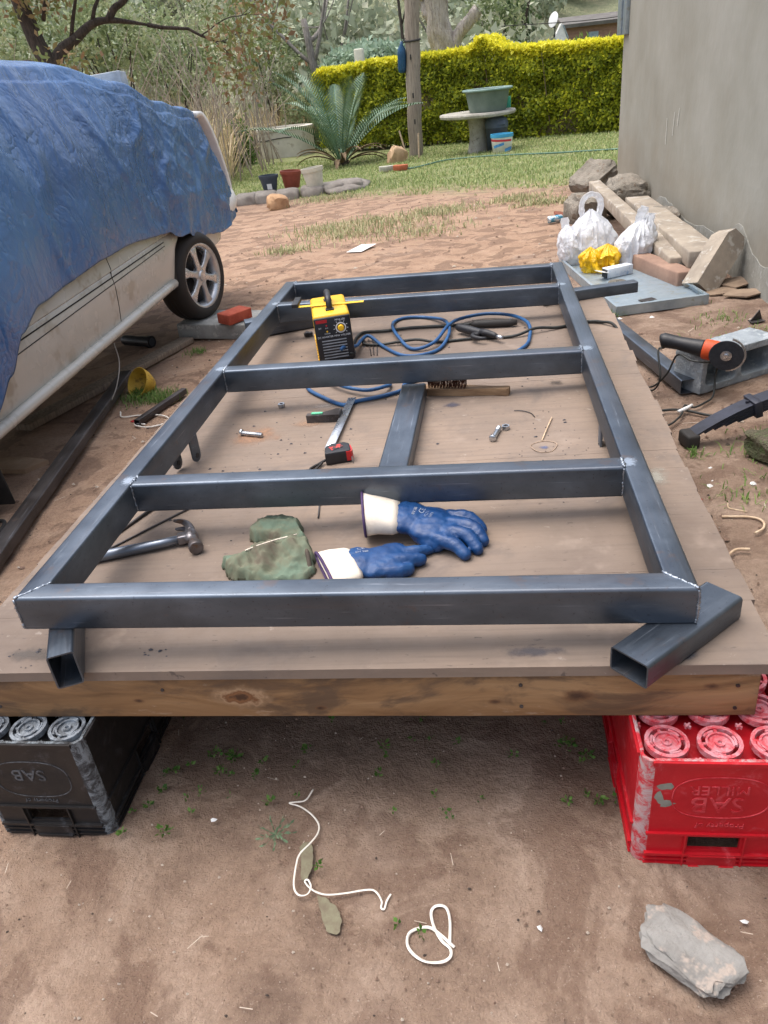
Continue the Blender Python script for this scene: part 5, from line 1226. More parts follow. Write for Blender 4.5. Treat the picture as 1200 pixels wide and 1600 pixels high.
# hollow concrete block with the angle grinder on it
hb = thing('hollow_block', 'grey hollow concrete block carrying the angle grinder', 'block', gp(1.16, 2.19, 0.004), (0, 0, R(31)))
LB, WB, HB = 0.42, 0.155, 0.165
# lies on its side: the two cells open to the front (-y)
def hole(x0, x1, z0, z1, r=0.018):
    P = []
    for cx, cz, a0 in ((x1-r, z1-r, 0), (x0+r, z1-r, 90), (x0+r, z0+r, 180), (x1-r, z0+r, 270)):
        for k in range(5): a = R(a0+22.5*k); P.append((cx+r*math.cos(a), cz+r*math.sin(a)))
    return P
bm = bmesh.new()
x0, x1 = -0.06, LB-0.06
cells = [(x0+0.028, (x0+x1)/2-0.014), ((x0+x1)/2+0.014, x1-0.028)]
for yy, sgn in ((-WB/2, 1), (WB/2, -1)): pass
# build as solid pieces between the cells
for a, b, c_, d_ in ((x0, x1, 0, 0.030), (x0, x1, HB-0.030, HB)): add_box(bm, ((a+b)/2, 0, (c_+d_)/2), (b-a, WB, d_-c_))
for a, b in ((x0, cells[0][0]), (cells[0][1], cells[1][0]), (cells[1][1], x1)): add_box(bm, ((a+b)/2, 0, HB/2), (b-a-0.0, WB-0.001, HB-0.061))
for (a, b) in cells:                             # rounded cell corners
    for cx, sx in ((a, 1), (b, -1)):
        for cz, sz in ((0.030, 1), (HB-0.030, -1)):
            poly = [(cx-sx*0.004, cz-sz*0.004), (cx+sx*0.022, cz-sz*0.004), (cx+sx*0.022, cz), (cx+sx*0.010, cz+sz*0.003), (cx+sx*0.003, cz+sz*0.010), (cx, cz+sz*0.022), (cx-sx*0.004, cz+sz*0.022)]
            add_prism(bm, poly, -WB/2+0.001, WB/2-0.001, Matrix.Rotation(R(90), 4, 'X'))
add_box(bm, ((x0+x1)/2, WB/2-0.012, HB/2), (x1-x0-0.004, 0.022, HB-0.004))
me = remesh(bm, 0.004, 1, 0.0022, 28, 3)
mkme('block_body', me, M_block, hb)
AG = 1.13
agd = thing('angle_grinder', 'angle grinder with orange collar and cutting disc lying on the block', 'angle grinder', (1.118, 2.112, g(1.1, 2.1)+HB+0.040), (0, R(6), R(-29)))
M_org = pmat('orange_plastic', (206, 84, 40), (190, 70, 30), 10, 0.5)
mk('body', tube([(-0.125, 0, 0.0), (-0.115, 0, 0.002), (-0.06, 0, 0.002), (0.0, 0, 0.0), (0.03, 0, 0.0)], [0.020, 0.027, 0.024, 0.029, 0.032], 16, sm=3), M_blackpl, agd, smooth=True)
mk('collar', tube([(0.028, 0, 0), (0.035, 0, 0), (0.07, 0, 0), (0.082, 0, 0)], [0.033, 0.036, 0.036, 0.034], 16, sm=2), M_org, agd, smooth=True)
mk('gear_head', tube([(0.08, 0, 0), (0.095, 0, 0), (0.125, -0.006, 0), (0.14, -0.01, 0)], [0.034, 0.033, 0.028, 0.018], 14, sm=3), M_steel_dk, agd, smooth=True)
Md = Matrix.Translation((0.115, -0.040, 0.006)) @ Matrix.Rotation(R(98), 4, 'X') @ Matrix.Rotation(R(10), 4, 'Y')
dsc = lathe([(0.0, -0.001), (0.056, -0.001), (0.0575, 0.0), (0.056, 0.0012), (0.0, 0.0012)], 40); bmesh.ops.transform(dsc, matrix=Md, verts=dsc.verts[:]); dp = mk('cutting_disc', dsc, pmat('disc_dark', (48, 52, 58), (38, 42, 48), 60, 0.65, 0, 0.3, 200), agd)
dsc = lathe([(0.0, 0.012), (0.009, 0.012), (0.010, 0.004), (0.019, 0.004), (0.019, 0.0012)], 20); bmesh.ops.transform(dsc, matrix=Md, verts=dsc.verts[:]); mk('flange_nut', dsc, M_zinc, dp)
dsc = lathe([(0.0, -0.045), (0.022, -0.045), (0.024, -0.001)], 16); bmesh.ops.transform(dsc, matrix=Md, verts=dsc.verts[:]); mk('spindle', dsc, M_steel_dk, agd)
dsc = bmesh.new(); add_lathe(dsc, [(0.062, -0.016), (0.064, -0.004), (0.0585, -0.003), (0.0585, -0.016)], 40); bmesh.ops.transform(dsc, matrix=Md, verts=dsc.verts[:])
bmesh.ops.delete(dsc, geom=[v for v in dsc.verts if v.co.x < 0.118], context='VERTS'); mk('guard', dsc, M_zinc, agd)
agd.scale = (AG, AG, AG)
def gl_(x, y, dz): return gp(x, y, dz)
o = mk('grinder_cord', tube([(1.008, 2.168, 0.165), (0.985, 2.175, 0.15), (0.985, 2.10, 0.06), (0.97, 2.15, -0.015), (0.93, 2.24, -0.028), (0.88, 2.28, -0.028), (0.86, 2.33, -0.03), (0.91, 2.32, -0.028), (0.97, 2.20, -0.02), (1.02, 2.14, 0.06), (1.05, 2.12, 0.147), (1.085, 2.04, 0.150), (1.12, 2.02, 0.148), (1.20, 2.09, 0.11), (1.205, 2.10, 0.05), (1.185, 2.03, -0.004), (1.14, 1.98, -0.012), (1.09, 1.94, -0.012), (1.06, 1.96, -0.01), (1.03, 1.88, -0.012), (0.98, 1.80, -0.012), (0.93, 1.76, -0.014)], 0.0042, 6, sm=6), M_cblk, None, smooth=True); tag(o, 'black grinder cord trailing off the hollow block onto the soil', 'cord')
o = mk('power_cord', tube([(0.64, 1.838, dz_(0.64)+0.006), (0.69, 1.815, dz_(0.69)+0.007), (0.735, 1.76, dz_(0.72)+0.003), (0.775, 1.70, 0.30), (0.80, 1.70, 0.15), (0.83, 1.78, 0.0), (0.88, 1.86, -0.018), (0.95, 1.93, -0.018), (1.04, 1.93, -0.016), (1.12, 1.86, -0.012), (1.18, 1.83, -0.010), (1.25, 1.85, -0.010)], 0.0052, 6, sm=6), M_cblk, None, smooth=True); tag(o, 'black power cord dropping over the right edge of the deck', 'cord')
o = mk('cord_tape', tube([(1.02, 1.895, -0.008), (1.05, 1.915, -0.006), (1.085, 1.95, -0.006)], [0.007, 0.008, 0.006], 7, sm=3), M_white, None, smooth=True); tag(o, 'white tape wrapped round the cord below the hollow block', 'tape')

# leaf spring
ls = thing('leaf_spring', 'black multi leaf spring resting on the soil at the right edge', 'leaf spring', (0.985, 1.60, g(1.0, 1.6)))
M_spr = pmat('spring_paint', (52, 54, 66), (36, 38, 46), 10, 0.42, 0.2, 0.1, 80)
ca = R(12)
def sp_pt(s): return (s*math.cos(ca), s*math.sin(ca)+0.0, 0.034+0.60*s*(1-s/0.95))
for k in range(5):
    s0 = (0.0, 0.05, 0.085, 0.125, 0.17)[k]; s1 = 0.95-s0
    N = 18; bm = bmesh.new(); hwv = Vector((-math.sin(ca), math.cos(ca), 0))*0.031; rows = []
    for i in range(N+1):
        p = Vector(sp_pt(s0+(s1-s0)*i/N)); p.z -= 0.0094*k
        rows.append([bm.verts.new(p+hwv*a+Vector((0, 0, b))) for a, b in ((-1, 0), (1, 0), (1, 0.0075), (-1, 0.0075))])
    for A, B_ in zip(rows, rows[1:]):
        for j in range(4): bm.faces.new((A[j], A[(j+1) % 4], B_[(j+1) % 4], B_[j]))
    bm.faces.new(rows[0]); bm.faces.new(rows[-1][::-1]); mk('leaf', bm, M_spr, ls, bevel=0.0012, seg=1)
pt = Vector(sp_pt(0.004)); bm = bmesh.new(); Mx = Matrix.Translation((pt.x+0.004, pt.y, 0.027)) @ Matrix.Rotation(ca, 4, 'Z'); vs = add_box(bm, (0, 0, 0), (0.05, 0.082, 0.052)); bmesh.ops.transform(bm, matrix=Mx, verts=bm.verts[:]); mk('rubber_end', bm, M_rubber, ls, bevel=0.010, seg=3)
pt = Vector(sp_pt(0.235)); bm = bmesh.new(); vs = add_box(bm, (0, 0, 0), (0.026, 0.085, 0.062)); bmesh.ops.transform(bm, matrix=Matrix.Translation((pt.x, pt.y, pt.z-0.016)) @ Matrix.Rotation(ca, 4, 'Z') @ Matrix.Rotation(-0.25, 4, 'Y'), verts=bm.verts[:]); mk('clip', bm, M_spr, ls, bevel=0.003)
pt = Vector(sp_pt(0.21)); bm = bmesh.new(); add_cyl(bm, pt+Vector((0, 0, 0.006)), pt+Vector((0, 0, 0.014)), 0.006, n=10); mk('rivet', bm, M_spr, ls)

# roots, straps, litter on the soil
M_root = pmat('pale_root', (214, 192, 164), (186, 160, 132), 30, 0.85); M_strap = pmat('white_strap', (236, 230, 220), (218, 210, 198), 30, 0.5)
for lb, pts_, r_ in (('pale bare root curling like a hook near the right edge', [(0.966, 1.056), (1.0, 1.052), (1.032, 1.048), (1.060, 1.035), (1.071, 1.010), (1.060, 0.975), (1.03, 0.95)], 0.0035), ('pale root sticking out from under the deck edge', [(0.905, 0.815), (0.927, 0.839), (0.954, 0.864), (0.99, 0.862)], 0.0042), ('short thin pale root above the hooked one', [(1.005, 1.14), (1.0, 1.11), (1.02, 1.095), (1.045, 1.08)], 0.0022), ('pale twig lying on the sand left of the deck near the front', [(-0.985, 0.93), (-0.96, 0.945), (-0.94, 0.925), (-0.93, 0.905)], 0.002), ('long dry twig on the sand behind the car wheel', [(-1.05, 4.55), (-0.95, 4.75), (-0.80, 4.95)], 0.005), ('pale curved twig on the sand beside the black bar', [(-1.11, 1.18), (-1.08, 1.21), (-1.03, 1.2), (-0.98, 1.22)], 0.002)):
    tag(mk('root', tube([gp(x, y, r_*1.2+0.002) for x, y in pts_], r_, 6, sm=4), M_root, None, smooth=True), lb, 'root')
def strap(label, pts_, w=0.0075):
    P = spline([gp(x, y, 0.004) for x, y in pts_], 5); bm = bmesh.new(); L_ = len(P); prev = None
    for i, p in enumerate(P):
        t_ = (P[min(i+1, L_-1)]-P[max(i-1, 0)]).normalized(); s = t_.cross(Vector((0, 0, 1))).normalized()
        tw = math.radians(40)*max(0.0, abs(noise.noise(Vector((i*0.07, len(pts_), 0))))-0.15)*2.0
        s = s*math.cos(tw)+Vector((0, 0, 1))*math.sin(tw)
        c_ = p+Vector((0, 0, 0.0012*abs(math.sin(i*0.2))+abs(math.sin(tw))*w/2))
        cur = (bm.verts.new(c_-s*w/2), bm.verts.new(c_+s*w/2))
        if prev: bm.faces.new((prev[0], prev[1], cur[1], cur[0]))
        prev = cur
    o = mk('packing_strap', bm, M_strap, None, smooth=True); sd = o.modifiers.new('t', 'SOLIDIFY'); sd.thickness = 0.0006
    return tag(o, label, 'strap')
strap('long white packing strap snaking down the soil in the foreground', [(-0.114, 0.014), (-0.125, -0.015), (-0.150, -0.020), (-0.157, -0.022), (-0.132, -0.031), (-0.105, -0.05), (-0.087, -0.072), (-0.085, -0.094), (-0.096, -0.116), (-0.111, -0.137), (-0.114, -0.157), (-0.110, -0.203), (-0.098, -0.222), (-0.081, -0.221), (-0.077, -0.206), (-0.085, -0.193), (-0.09, -0.197), (-0.072, -0.213), (-0.046, -0.221), (-0.011, -0.217), (0.029, -0.21), (0.045, -0.214), (0.057, -0.231), (0.057, -0.243), (0.063, -0.246), (0.066, -0.23), (0.072, -0.217)], 0.0034)
strap('white packing strap curled in two loops in the foreground', [(0.188, -0.309), (0.165, -0.291), (0.145, -0.278), (0.127, -0.278), (0.111, -0.289), (0.109, -0.307), (0.119, -0.322), (0.141, -0.335), (0.167, -0.335), (0.181, -0.326), (0.181, -0.312), (0.166, -0.299), (0.152, -0.275), (0.146, -0.25), (0.154, -0.238), (0.171, -0.24), (0.179, -0.263), (0.18, -0.302)], 0.0050)
M_gleaf = pmat('flat_green_leaf', (122, 118, 96), (110, 100, 84), 60, 0.9)
for lb, pts_ in (('flattened green leaf lying under the long white strap', [(-0.114, -0.123), (-0.100, -0.112), (-0.088, -0.130), (-0.083, -0.157), (-0.086, -0.188), (-0.099, -0.190), (-0.104, -0.16)]), ('broad flattened grey green leaf below the long white strap', [(-0.062, -0.222), (-0.040, -0.232), (-0.024, -0.243), (-0.010, -0.265), (-0.009, -0.283), (-0.018, -0.295), (-0.033, -0.288), (-0.045, -0.265)])):
    bm = bmesh.new(); c_ = gp(sum(p[0] for p in pts_)/len(pts_), sum(p[1] for p in pts_)/len(pts_), 0.0042); cv = bm.verts.new(c_); P = [p+Vector((0.0035*noise.noise(p*120), 0.0035*noise.noise(p*120+Vector((7, 0, 0))), 0)) for p in spline([gp(x, y, 0.004) for x, y in pts_], 4, True)]; rg = [bm.verts.new(p) for p in P]
    for k in range(len(rg)): bm.faces.new((cv, rg[k], rg[(k+1) % len(rg)]))
    o = mk('fallen_leaf', bm, M_gleaf, None); sd = o.modifiers.new('t', 'SOLIDIFY'); sd.thickness = 0.0008; tag(o, lb, 'leaf')
for k, (lb, x, y, s, m) in enumerate((('white paper sheet lying on the sand behind the frame', -0.90, 6.62, (0.17, 0.30), M_white),)):
    tag(mk('paper_sheet', box((0, 0, 0.003), (s[0], s[1], 0.002)), m, None, loc=gp(x, y, 0.012), rot=(0.03, -0.04, R(-22))), lb, 'paper')
# loose litter: chips of stone, paper and plastic too small to tell apart
rr = random.Random(21); V = []; F = []; MI = []
def chip(x, y, s, mi):
    b = len(V); z = g(x, y)+0.002; a0 = rr.random()*6
    for k in range(5): V.append((x+s*rr.uniform(0.6, 1.5)*math.cos(a0+k*1.257), y+s*rr.uniform(0.5, 1.2)*math.sin(a0+k*1.257), z-0.002))
    V.append((x, y, z+s*0.55)); F.extend([(b+k, b+(k+1) % 5, b+5) for k in range(5)]); MI.extend([mi]*5)
for _ in range(1500): chip(rr.uniform(-0.9, 1.0), rr.uniform(-0.5, 0.35), rr.choice((0.001, 0.0012, 0.0016, 0.002, 0.003)), rr.choice((0, 0, 0, 0, 0, 0, 0, 0, 1, 1, 2)))
for _ in range(420): chip(rr.uniform(0.75, 1.8), rr.uniform(0.2, 3.2), rr.choice((0.003, 0.004, 0.006, 0.009)), rr.choice((0, 0, 0, 1, 2)))
for _ in range(420): chip(rr.uniform(-1.7, -0.75), rr.uniform(0.5, 4.2), rr.choice((0.003, 0.004, 0.006, 0.009)), rr.choice((0, 0, 0, 1, 2)))
for _ in range(500): chip(rr.uniform(-2.5, 1.4), rr.uniform(4.2, 11), rr.choice((0.006, 0.008, 0.012, 0.018)), rr.choice((0, 0, 0, 1)))
for x, y, s, mi in ((1.0, 1.30, 0.010, 3), (0.985, 1.27, 0.013, 3), (1.02, 1.40, 0.010, 3), (0.93, 1.18, 0.016, 4), (1.12, 1.27, 0.012, 3), (1.14, 1.06, 0.014, 4), (1.19, 3.33, 0.014, 3), (1.02, 3.36, 0.014, 3), (-1.47, 2.31, 0.014, 4), (0.66, -0.25, 0.006, 3), (0.635, -0.335, 0.004, 3), (-0.31, -0.06, 0.007, 3), (0.33, -0.27, 0.006, 3)): chip(x, y, s, mi)
for _ in range(80):                              # dry stalks and splinters lying flat
    q_ = rr.random(); x, y = (rr.uniform(-0.8, 0.9), rr.uniform(-0.5, 0.3)) if q_ < 0.4 else ((rr.uniform(0.8, 1.7), rr.uniform(0.3, 3.2)) if q_ < 0.7 else (rr.uniform(-1.7, -0.8), rr.uniform(0.6, 4.0)))
    L_, a = rr.uniform(0.004, 0.016)*(1 if q_ < 0.4 else 2), rr.random()*3.14; w_ = 0.0007 if q_ < 0.4 else 0.0016; b = len(V); z = g(x, y)+0.003; c_, s_ = math.cos(a), math.sin(a)
    V += [(x-c_*L_-s_*w_, y-s_*L_+c_*w_, z), (x-c_*L_+s_*w_, y-s_*L_-c_*w_, z), (x+c_*L_+s_*w_, y+s_*L_-c_*w_, z+0.002), (x+c_*L_-s_*w_, y+s_*L_+c_*w_, z+0.002)]; F.append((b, b+1, b+2, b+3)); MI.append(1)
me = bpy.data.meshes.new('ground_litter'); me.from_pydata(V, [], F)
o = mkme('ground_litter', me, [pmat('soil_crumb', (140, 116, 100), (118, 95, 82), 80, 0.95), pmat('pale_chip', (196, 182, 166), (160, 146, 132), 80, 0.9), pmat('dark_chip', (84, 72, 64), (62, 54, 50), 80, 0.9), M_white, M_redl])
me.polygons.foreach_set('material_index', MI); stuff(o, 'soil crumbs, stone chips and scraps scattered over the yard', 'litter')

# ------------------------------------------------------------------ left hand side
o = mk('steel_bar', tube_rect(2.16, 0.062, 0.045, 0.003, 0.005), M_steel_dk, None, smooth=True, autosmooth=60); o.location = gp(-1.385, 0.78, 0.026); o.rotation_euler = (R(-0.85), 0, math.atan2(0.355, 2.09)); tag(o, 'long black weathered steel bar lying on the sand beside the car', 'steel bar')
o = mk('steel_bar', tube_rect(0.42, 0.03, 0.03, 0.002, 0.003), M_steel_dk, None, smooth=True, autosmooth=60); o.location = gp(-1.42, 2.24, 0.018); o.rotation_euler = (0, 0, R(-14)); tag(o, 'short dark steel bar lying near the white wire', 'steel bar')
yb = thing('plastic_bowl', 'broken yellow plastic bowl lying tilted in the grass by the car', 'bowl', gp(-1.575, 2.80, 0.022), (R(30), R(-52), R(20)))
yb.scale = (0.82, 0.82, 0.82)
bm = lathe([(0.0, 0.0), (0.055, 0.0), (0.085, 0.05), (0.098, 0.10), (0.103, 0.10), (0.090, 0.05), (0.06, -0.004), (0.0, -0.004)], 28); mk('bowl_shell', bm, pmat('yellow_plastic', (216, 178, 70), (186, 146, 50), 8, 0.45, c3=(150, 118, 50)), yb, smooth=True, autosmooth=50)
tag(mk('white_wire', tube([gp(*p, 0.006) for p in ((-1.60, 2.45), (-1.555, 2.37), (-1.474, 2.375), (-1.36, 2.36), (-1.282, 2.30), (-1.282, 2.23), (-1.35, 2.20), (-1.42, 2.23), (-1.44, 2.26), (-1.38, 2.24))], 0.004, 6, sm=5), M_strap, None, smooth=True), 'white flex looped on the sand beside the steel frame', 'wire')
tag(mk('hanging_wire', tube([(-1.62, 2.62, 0.20), (-1.61, 2.60, 0.10), (-1.62, 2.52, 0.0), (-1.66, 2.46, -0.08), (-1.70, 2.48, -0.115)], 0.003, 6, sm=5), pmat('grey_wire', (176, 172, 166), (150, 146, 140), 20, 0.6), None, smooth=True), 'thin grey wire hanging from the car sill to the ground', 'wire')
jk = thing('bottle_jack', 'dark cylinder lying on the ground under the car', 'cylinder', gp(-2.02, 3.72, 0.045), (0, R(90), R(-20)))
mk('barrel', lathe([(0.0, -0.12), (0.028, -0.12), (0.034, -0.10), (0.034, 0.10), (0.040, 0.105), (0.040, 0.125), (0.0, 0.125)], 16), M_blackpl, jk, smooth=True, autosmooth=40); mk('end_cap', lathe([(0.0, 0.1265), (0.026, 0.1265), (0.026, 0.1255)], 16), M_steel, jk)
tag(mk('timber_plank', box((0, 0, 0.02), (0.10, 1.5, 0.035)), M_oldwood, None, bevel=0.003, loc=gp(-1.86, 3.0, 0.004), rot=(R(-1.5), 0, R(-14))), 'grey timber plank on the ground in the shade under the car', 'plank')
tag(mk('stone_flake', prism([(-0.16, -0.05), (0.10, -0.07), (0.17, 0.02), (0.02, 0.07), (-0.15, 0.04)], 0, 0.022), pmat('sand_stone', (176, 150, 124), (150, 124, 100), 8, 0.9), None, loc=gp(-1.86, 1.83, 0.004), rot=(0, 0.05, 0.1), bevel=0.004), 'flat sandy board scrap on the ground behind the mud flap', 'scrap')
tag(mk('black_hose', tube([gp(*p, 0.010) for p in ((-1.66, 1.28), (-1.58, 1.30), (-1.545, 1.22), (-1.56, 1.12), (-1.62, 1.04))], 0.008, 7, sm=5), M_rubber, None, smooth=True), 'black rubber hose curling out from under the car at the left edge', 'hose')

# ------------------------------------------------------------------ garden at the back
# golden hedge
def hedge():
    A, B = Vector((-3.95, 22.75, 0)), Vector((3.9, 18.55, 0)); ax = (B-A); L = ax.length; ax.normalize(); nrm = Vector((-ax.y, ax.x, 0))
    hd = thing('clipped_hedge', 'clipped golden yellow hedge behind the garden table', 'hedge', (0, 0, 0))
    def top(s): return interp(s, [(0, 1.34), (0.5, 1.44), (3, 1.50), (5.0, 1.50), (5.6, 1.46), (7.5, 1.38), (9, 1.36)])+0.05*noise.noise(Vector((s*1.7, 0, 0)))+0.03*noise.noise(Vector((s*6, 2, 0)))+(0.22*math.exp(-((s-5.15)/0.28)**2))
    N = 62000; s = rng.random(N)*L; P = np.empty((N, 3)); rv = np.empty(N)
    kind = rng.random(N)
    for k in range(N):
        t_ = top(s[k]); zb = -0.52
        if kind[k] < 0.62:                                   # front face
            z = zb+0.06+(t_-zb-0.04)*rng.random()**0.9; off = -0.46+0.16*noise.noise(Vector((s[k]*2.4, z*2.6, 0)))+abs(rng.normal())*0.07
            if z < 0.1: off += 0.10*(0.1-z)
        elif kind[k] < 0.9: z = t_-abs(rng.normal())*0.07; off = -0.5+rng.random()
        else: z = zb+(t_-zb)*rng.random(); off = 0.46-abs(rng.normal())*0.05
        if s[k] < 0.25 and rng.random() < 0.5: off = -0.45+0.9*rng.random()
        p = A+ax*s[k]+nrm*off; P[k] = (p.x, p.y, z)
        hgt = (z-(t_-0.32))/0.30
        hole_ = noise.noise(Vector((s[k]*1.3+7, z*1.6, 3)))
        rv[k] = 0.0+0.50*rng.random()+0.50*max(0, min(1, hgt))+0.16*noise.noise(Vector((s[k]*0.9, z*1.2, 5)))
        if hole_ > 0.30 and z < 0.9 and s[k] > 2 and rng.random() < 0.75: P[k, 2] = zb-0.3           # thin places
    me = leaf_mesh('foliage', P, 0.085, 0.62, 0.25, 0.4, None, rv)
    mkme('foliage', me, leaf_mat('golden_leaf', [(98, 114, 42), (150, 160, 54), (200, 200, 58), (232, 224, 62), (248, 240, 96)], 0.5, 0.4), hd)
    bm = bmesh.new()
    for k in range(110):
        s_ = random.uniform(0.1, L-0.1); p = A+ax*s_+nrm*random.uniform(-0.3, 0.3); q = p+Vector((random.uniform(-.3, .3), random.uniform(-.2, .2), 0)); add_tube(bm, [(p.x, p.y, -0.56), ((p.x+q.x)/2, (p.y+q.y)/2, 0.3), (q.x, q.y, top(s_)-0.15)], [0.022, 0.014, 0.006], 5)
    stuff(mk('stems', bm, pmat('hedge_twig', (122, 104, 84), (92, 78, 64), 8, 0.9), hd))
    c_ = (A+B)/2; bm = box((0, 0, 0.40), (L-0.5, 0.52, 1.66)); bmesh.ops.subdivide_edges(bm, edges=bm.edges[:], cuts=9, use_grid_fill=True)
    for v in bm.verts: v.co += Vector((noise.noise(v.co*1.5), noise.noise(v.co*1.5+Vector((9, 0, 0))), noise.noise(v.co*2+Vector((0, 9, 0)))))*0.12
    mk('inner_growth', bm, pmat('inner_twigs', (150, 130, 102), (96, 92, 60), 5, 1.0, 0, 1.0, 20, c3=(182, 160, 132), bdist=0.05), hd, smooth=True, loc=(c_.x, c_.y, 0), rot=(0, 0, math.atan2(ax.y, ax.x)))
hedge()

# cycad
def frond_mesh(L, curve, width, n=36):
    """feather frond in the local XZ plane: leaves base along +X rising in Z"""
    V, F = [], []; ang = R(78); p = Vector((0, 0, 0)); pts = []
    for k in range(n+1):
        pts.append((p.copy(), ang)); st = L/n; p = p+Vector((math.cos(ang), 0, math.sin(ang)))*st; ang -= curve/n*(0.4+1.2*k/n)
    for k in range(n):                                       # rachis
        a, b = pts[k][0], pts[k+1][0]; w = 0.016*(1-k/n)+0.004; i = len(V)
        V += [(a.x, -w, a.z), (a.x, w, a.z), (b.x, w, b.z), (b.x, -w, b.z)]; F.append((i, i+1, i+2, i+3))
    for k in range(5, n):
        p, a = pts[k]; q = (k-5)/(n-5); ll = width*math.sin(math.pi*min(1, 0.18+0.82*q))**0.6*(1 if q < 0.9 else 0.8)
        d = Vector((math.cos(a), 0, math.sin(a))); nn = Vector((-math.sin(a), 0, math.cos(a)))
        for s in (-1, 1):
            tip = p+d*ll*0.62+Vector((0, s*ll*0.75, 0))+nn*ll*0.30; hw_ = d*0.0150; i = len(V); m = (p+tip)/2+nn*0.01
            V += [tuple(p-hw_), tuple(m-hw_*0.9), tuple(tip), tuple(m+hw_*0.9), tuple(p+hw_)]; F.append((i, i+1, i+2, i+3, i+4))
    me = bpy.data.meshes.new('frond'); me.from_pydata(V, [], F); me.update(); return me
cy = thing('cycad', 'large feathery grey green cycad in front of the hedge', 'cycad', gp(-2.98, 18.67))
cy.scale = (1.18, 1.18, 1.12)
M_fr = pmat('cycad_leaf', (112, 140, 112), (80, 110, 86), 3, 0.4, 0, 0.0, c3=(150, 170, 150)); M_frd = pmat('dead_frond', (150, 128, 100), (118, 100, 80), 3, 0.9, 0, 0.0)
fm = [frond_mesh(2.15, R(50), 0.27), frond_mesh(2.3, R(30), 0.26), frond_mesh(1.8, R(75), 0.24)]
rr = random.Random(5)
for k in range(19):
    m = fm[rr.choice((0, 0, 1, 1, 2))]; az = 2*math.pi*k/19+rr.uniform(-0.16, 0.16); tl = rr.uniform(0, 38)
    mkme('frond', m, M_fr, cy, (0.07*math.cos(az), 0.07*math.sin(az), 0.05), (Euler((0, R(tl), 0)).to_matrix().to_4x4() if False else (0, R(tl), az)))
dm = frond_mesh(1.0, R(80), 0.08)
for k in range(10):
    az = rr.uniform(0, 6.28); mkme('dead_frond', dm, M_frd, cy, (0.05*math.cos(az), 0.05*math.sin(az), 0.03), (0, R(rr.uniform(30, 55)), az))
mkme('trunk', remesh(box((0, 0, 0.0), (0.26, 0.26, 0.16)), 0.03, 3, 0.05, 8), pmat('cycad_trunk', (92, 78, 64), (66, 58, 50), 9, 1.0), cy)

# pole with a bottle tied to it
pl_ = thing('wooden_pole', 'weathered grey wooden pole standing in front of the hedge', 'pole', gp(-1.23, 18.77))
pts = [(0.0, 0, -0.3), (0.02, 0, 0.5), (0.06, 0, 1.6), (0.13, 0, 3.0), (0.22, 0, 5.0)]
mk('shaft', tube([(x+0.01*math.sin(z*7), y, z) for x, y, z in spline(pts, 8)], 0.165, 14), pmat('pole_wood', (158, 146, 132), (128, 116, 104), 3, 0.9, 0, 0.6, 7, (10, 10, 0.6), c3=(104, 94, 86)), pl_, smooth=True)
for z in (0.72, 1.25, 2.0): mk('knot', box((0.04, -0.166, z), (0.03, 0.012, 0.10)), M_rubber, pl_, bevel=0.004)
mk('wire_tie', tube([(0.09+0.172*math.cos(a), 0.172*math.sin(a), 2.32+0.02*math.sin(a)) for a in np.linspace(0, 6.283, 21)[:-1]], 0.02, 6, True), M_rubber, pl_)
bt = thing('plastic_bottle', 'blue plastic bottle hanging on the wooden pole', 'bottle', gp(-1.23, 18.77, 1.72)+Vector((-0.18, -0.04, 0)), (0.1, 0.06, 0))
mk('bottle_body', lathe([(0.0, 0), (0.07, 0.0), (0.09, 0.06), (0.095, 0.35), (0.085, 0.46), (0.035, 0.54), (0.03, 0.60), (0, 0.60)], 14), pmat('blue_bottle', (40, 84, 118), (30, 66, 100), 6, 0.3), bt, smooth=True); mk('string', tube([(0, 0, 0.58), (0.1, 0.03, 0.66), (0.2, 0.05, 0.62)], 0.01, 5), M_rubber, bt)

# round concrete table, basin, bin, bucket
M_tab = pmat('table_concrete', (176, 172, 162), (150, 146, 136), 5, 0.9, 0, 0.4, 20, c3=(126, 122, 114))
gt = thing('garden_table', 'round concrete garden table on a single pedestal', 'table', gp(0.237, 17.57))
mk('pedestal', lathe([(0.0, 0), (0.24, 0.0), (0.235, 0.06), (0.19, 0.25), (0.185, 0.45), (0.215, 0.66), (0.215, 0.70)], 20), M_tab, gt, smooth=True, autosmooth=40, loc=(0, 0, -0.02))
mk('table_top', lathe([(0.0, 0.70), (0.70, 0.70), (0.80, 0.72), (0.815, 0.76), (0.80, 0.79), (0.0, 0.80)], 40), M_tab, gt, smooth=True, autosmooth=40, rot=(0.0, 0.0, 0))
bs = thing('wash_basin', 'grey green plastic washing basin on the garden table', 'basin', gp(0.237, 17.57, 0.784)+Vector((0.22, -0.15, 0)))
mk('basin_shell', lathe([(0.0, 0.0), (0.36, 0.0), (0.385, 0.02), (0.46, 0.40), (0.515, 0.405), (0.52, 0.42), (0.50, 0.425), (0.455, 0.42), (0.37, 0.03), (0.0, 0.02)], 36), pmat('basin_plastic', (108, 122, 112), (92, 106, 96), 3, 0.55), bs, smooth=True, autosmooth=40)
mk('rolled_rim', tube([(0.508*math.cos(a), 0.508*math.sin(a), 0.418) for a in np.linspace(0, 6.2832, 37)[:-1]], 0.022, 8, True), pmat('basin_rim', (132, 156, 150), (116, 140, 134), 3, 0.5), bs, smooth=True)
tag(mk('soap_box', box((0, 0, 0.11), (0.10, 0.12, 0.22)), pmat('green_carton', (70, 170, 140), (56, 150, 122), 6, 0.5), None, bevel=0.01, loc=gp(0.237, 17.57, 0.802)+Vector((0.66, 0.15, 0))), 'small green carton standing on the table behind the basin', 'carton')
bn = thing('refuse_bin', 'dark grey plastic bin with domed lid under the garden table', 'bin', gp(0.63, 17.3))
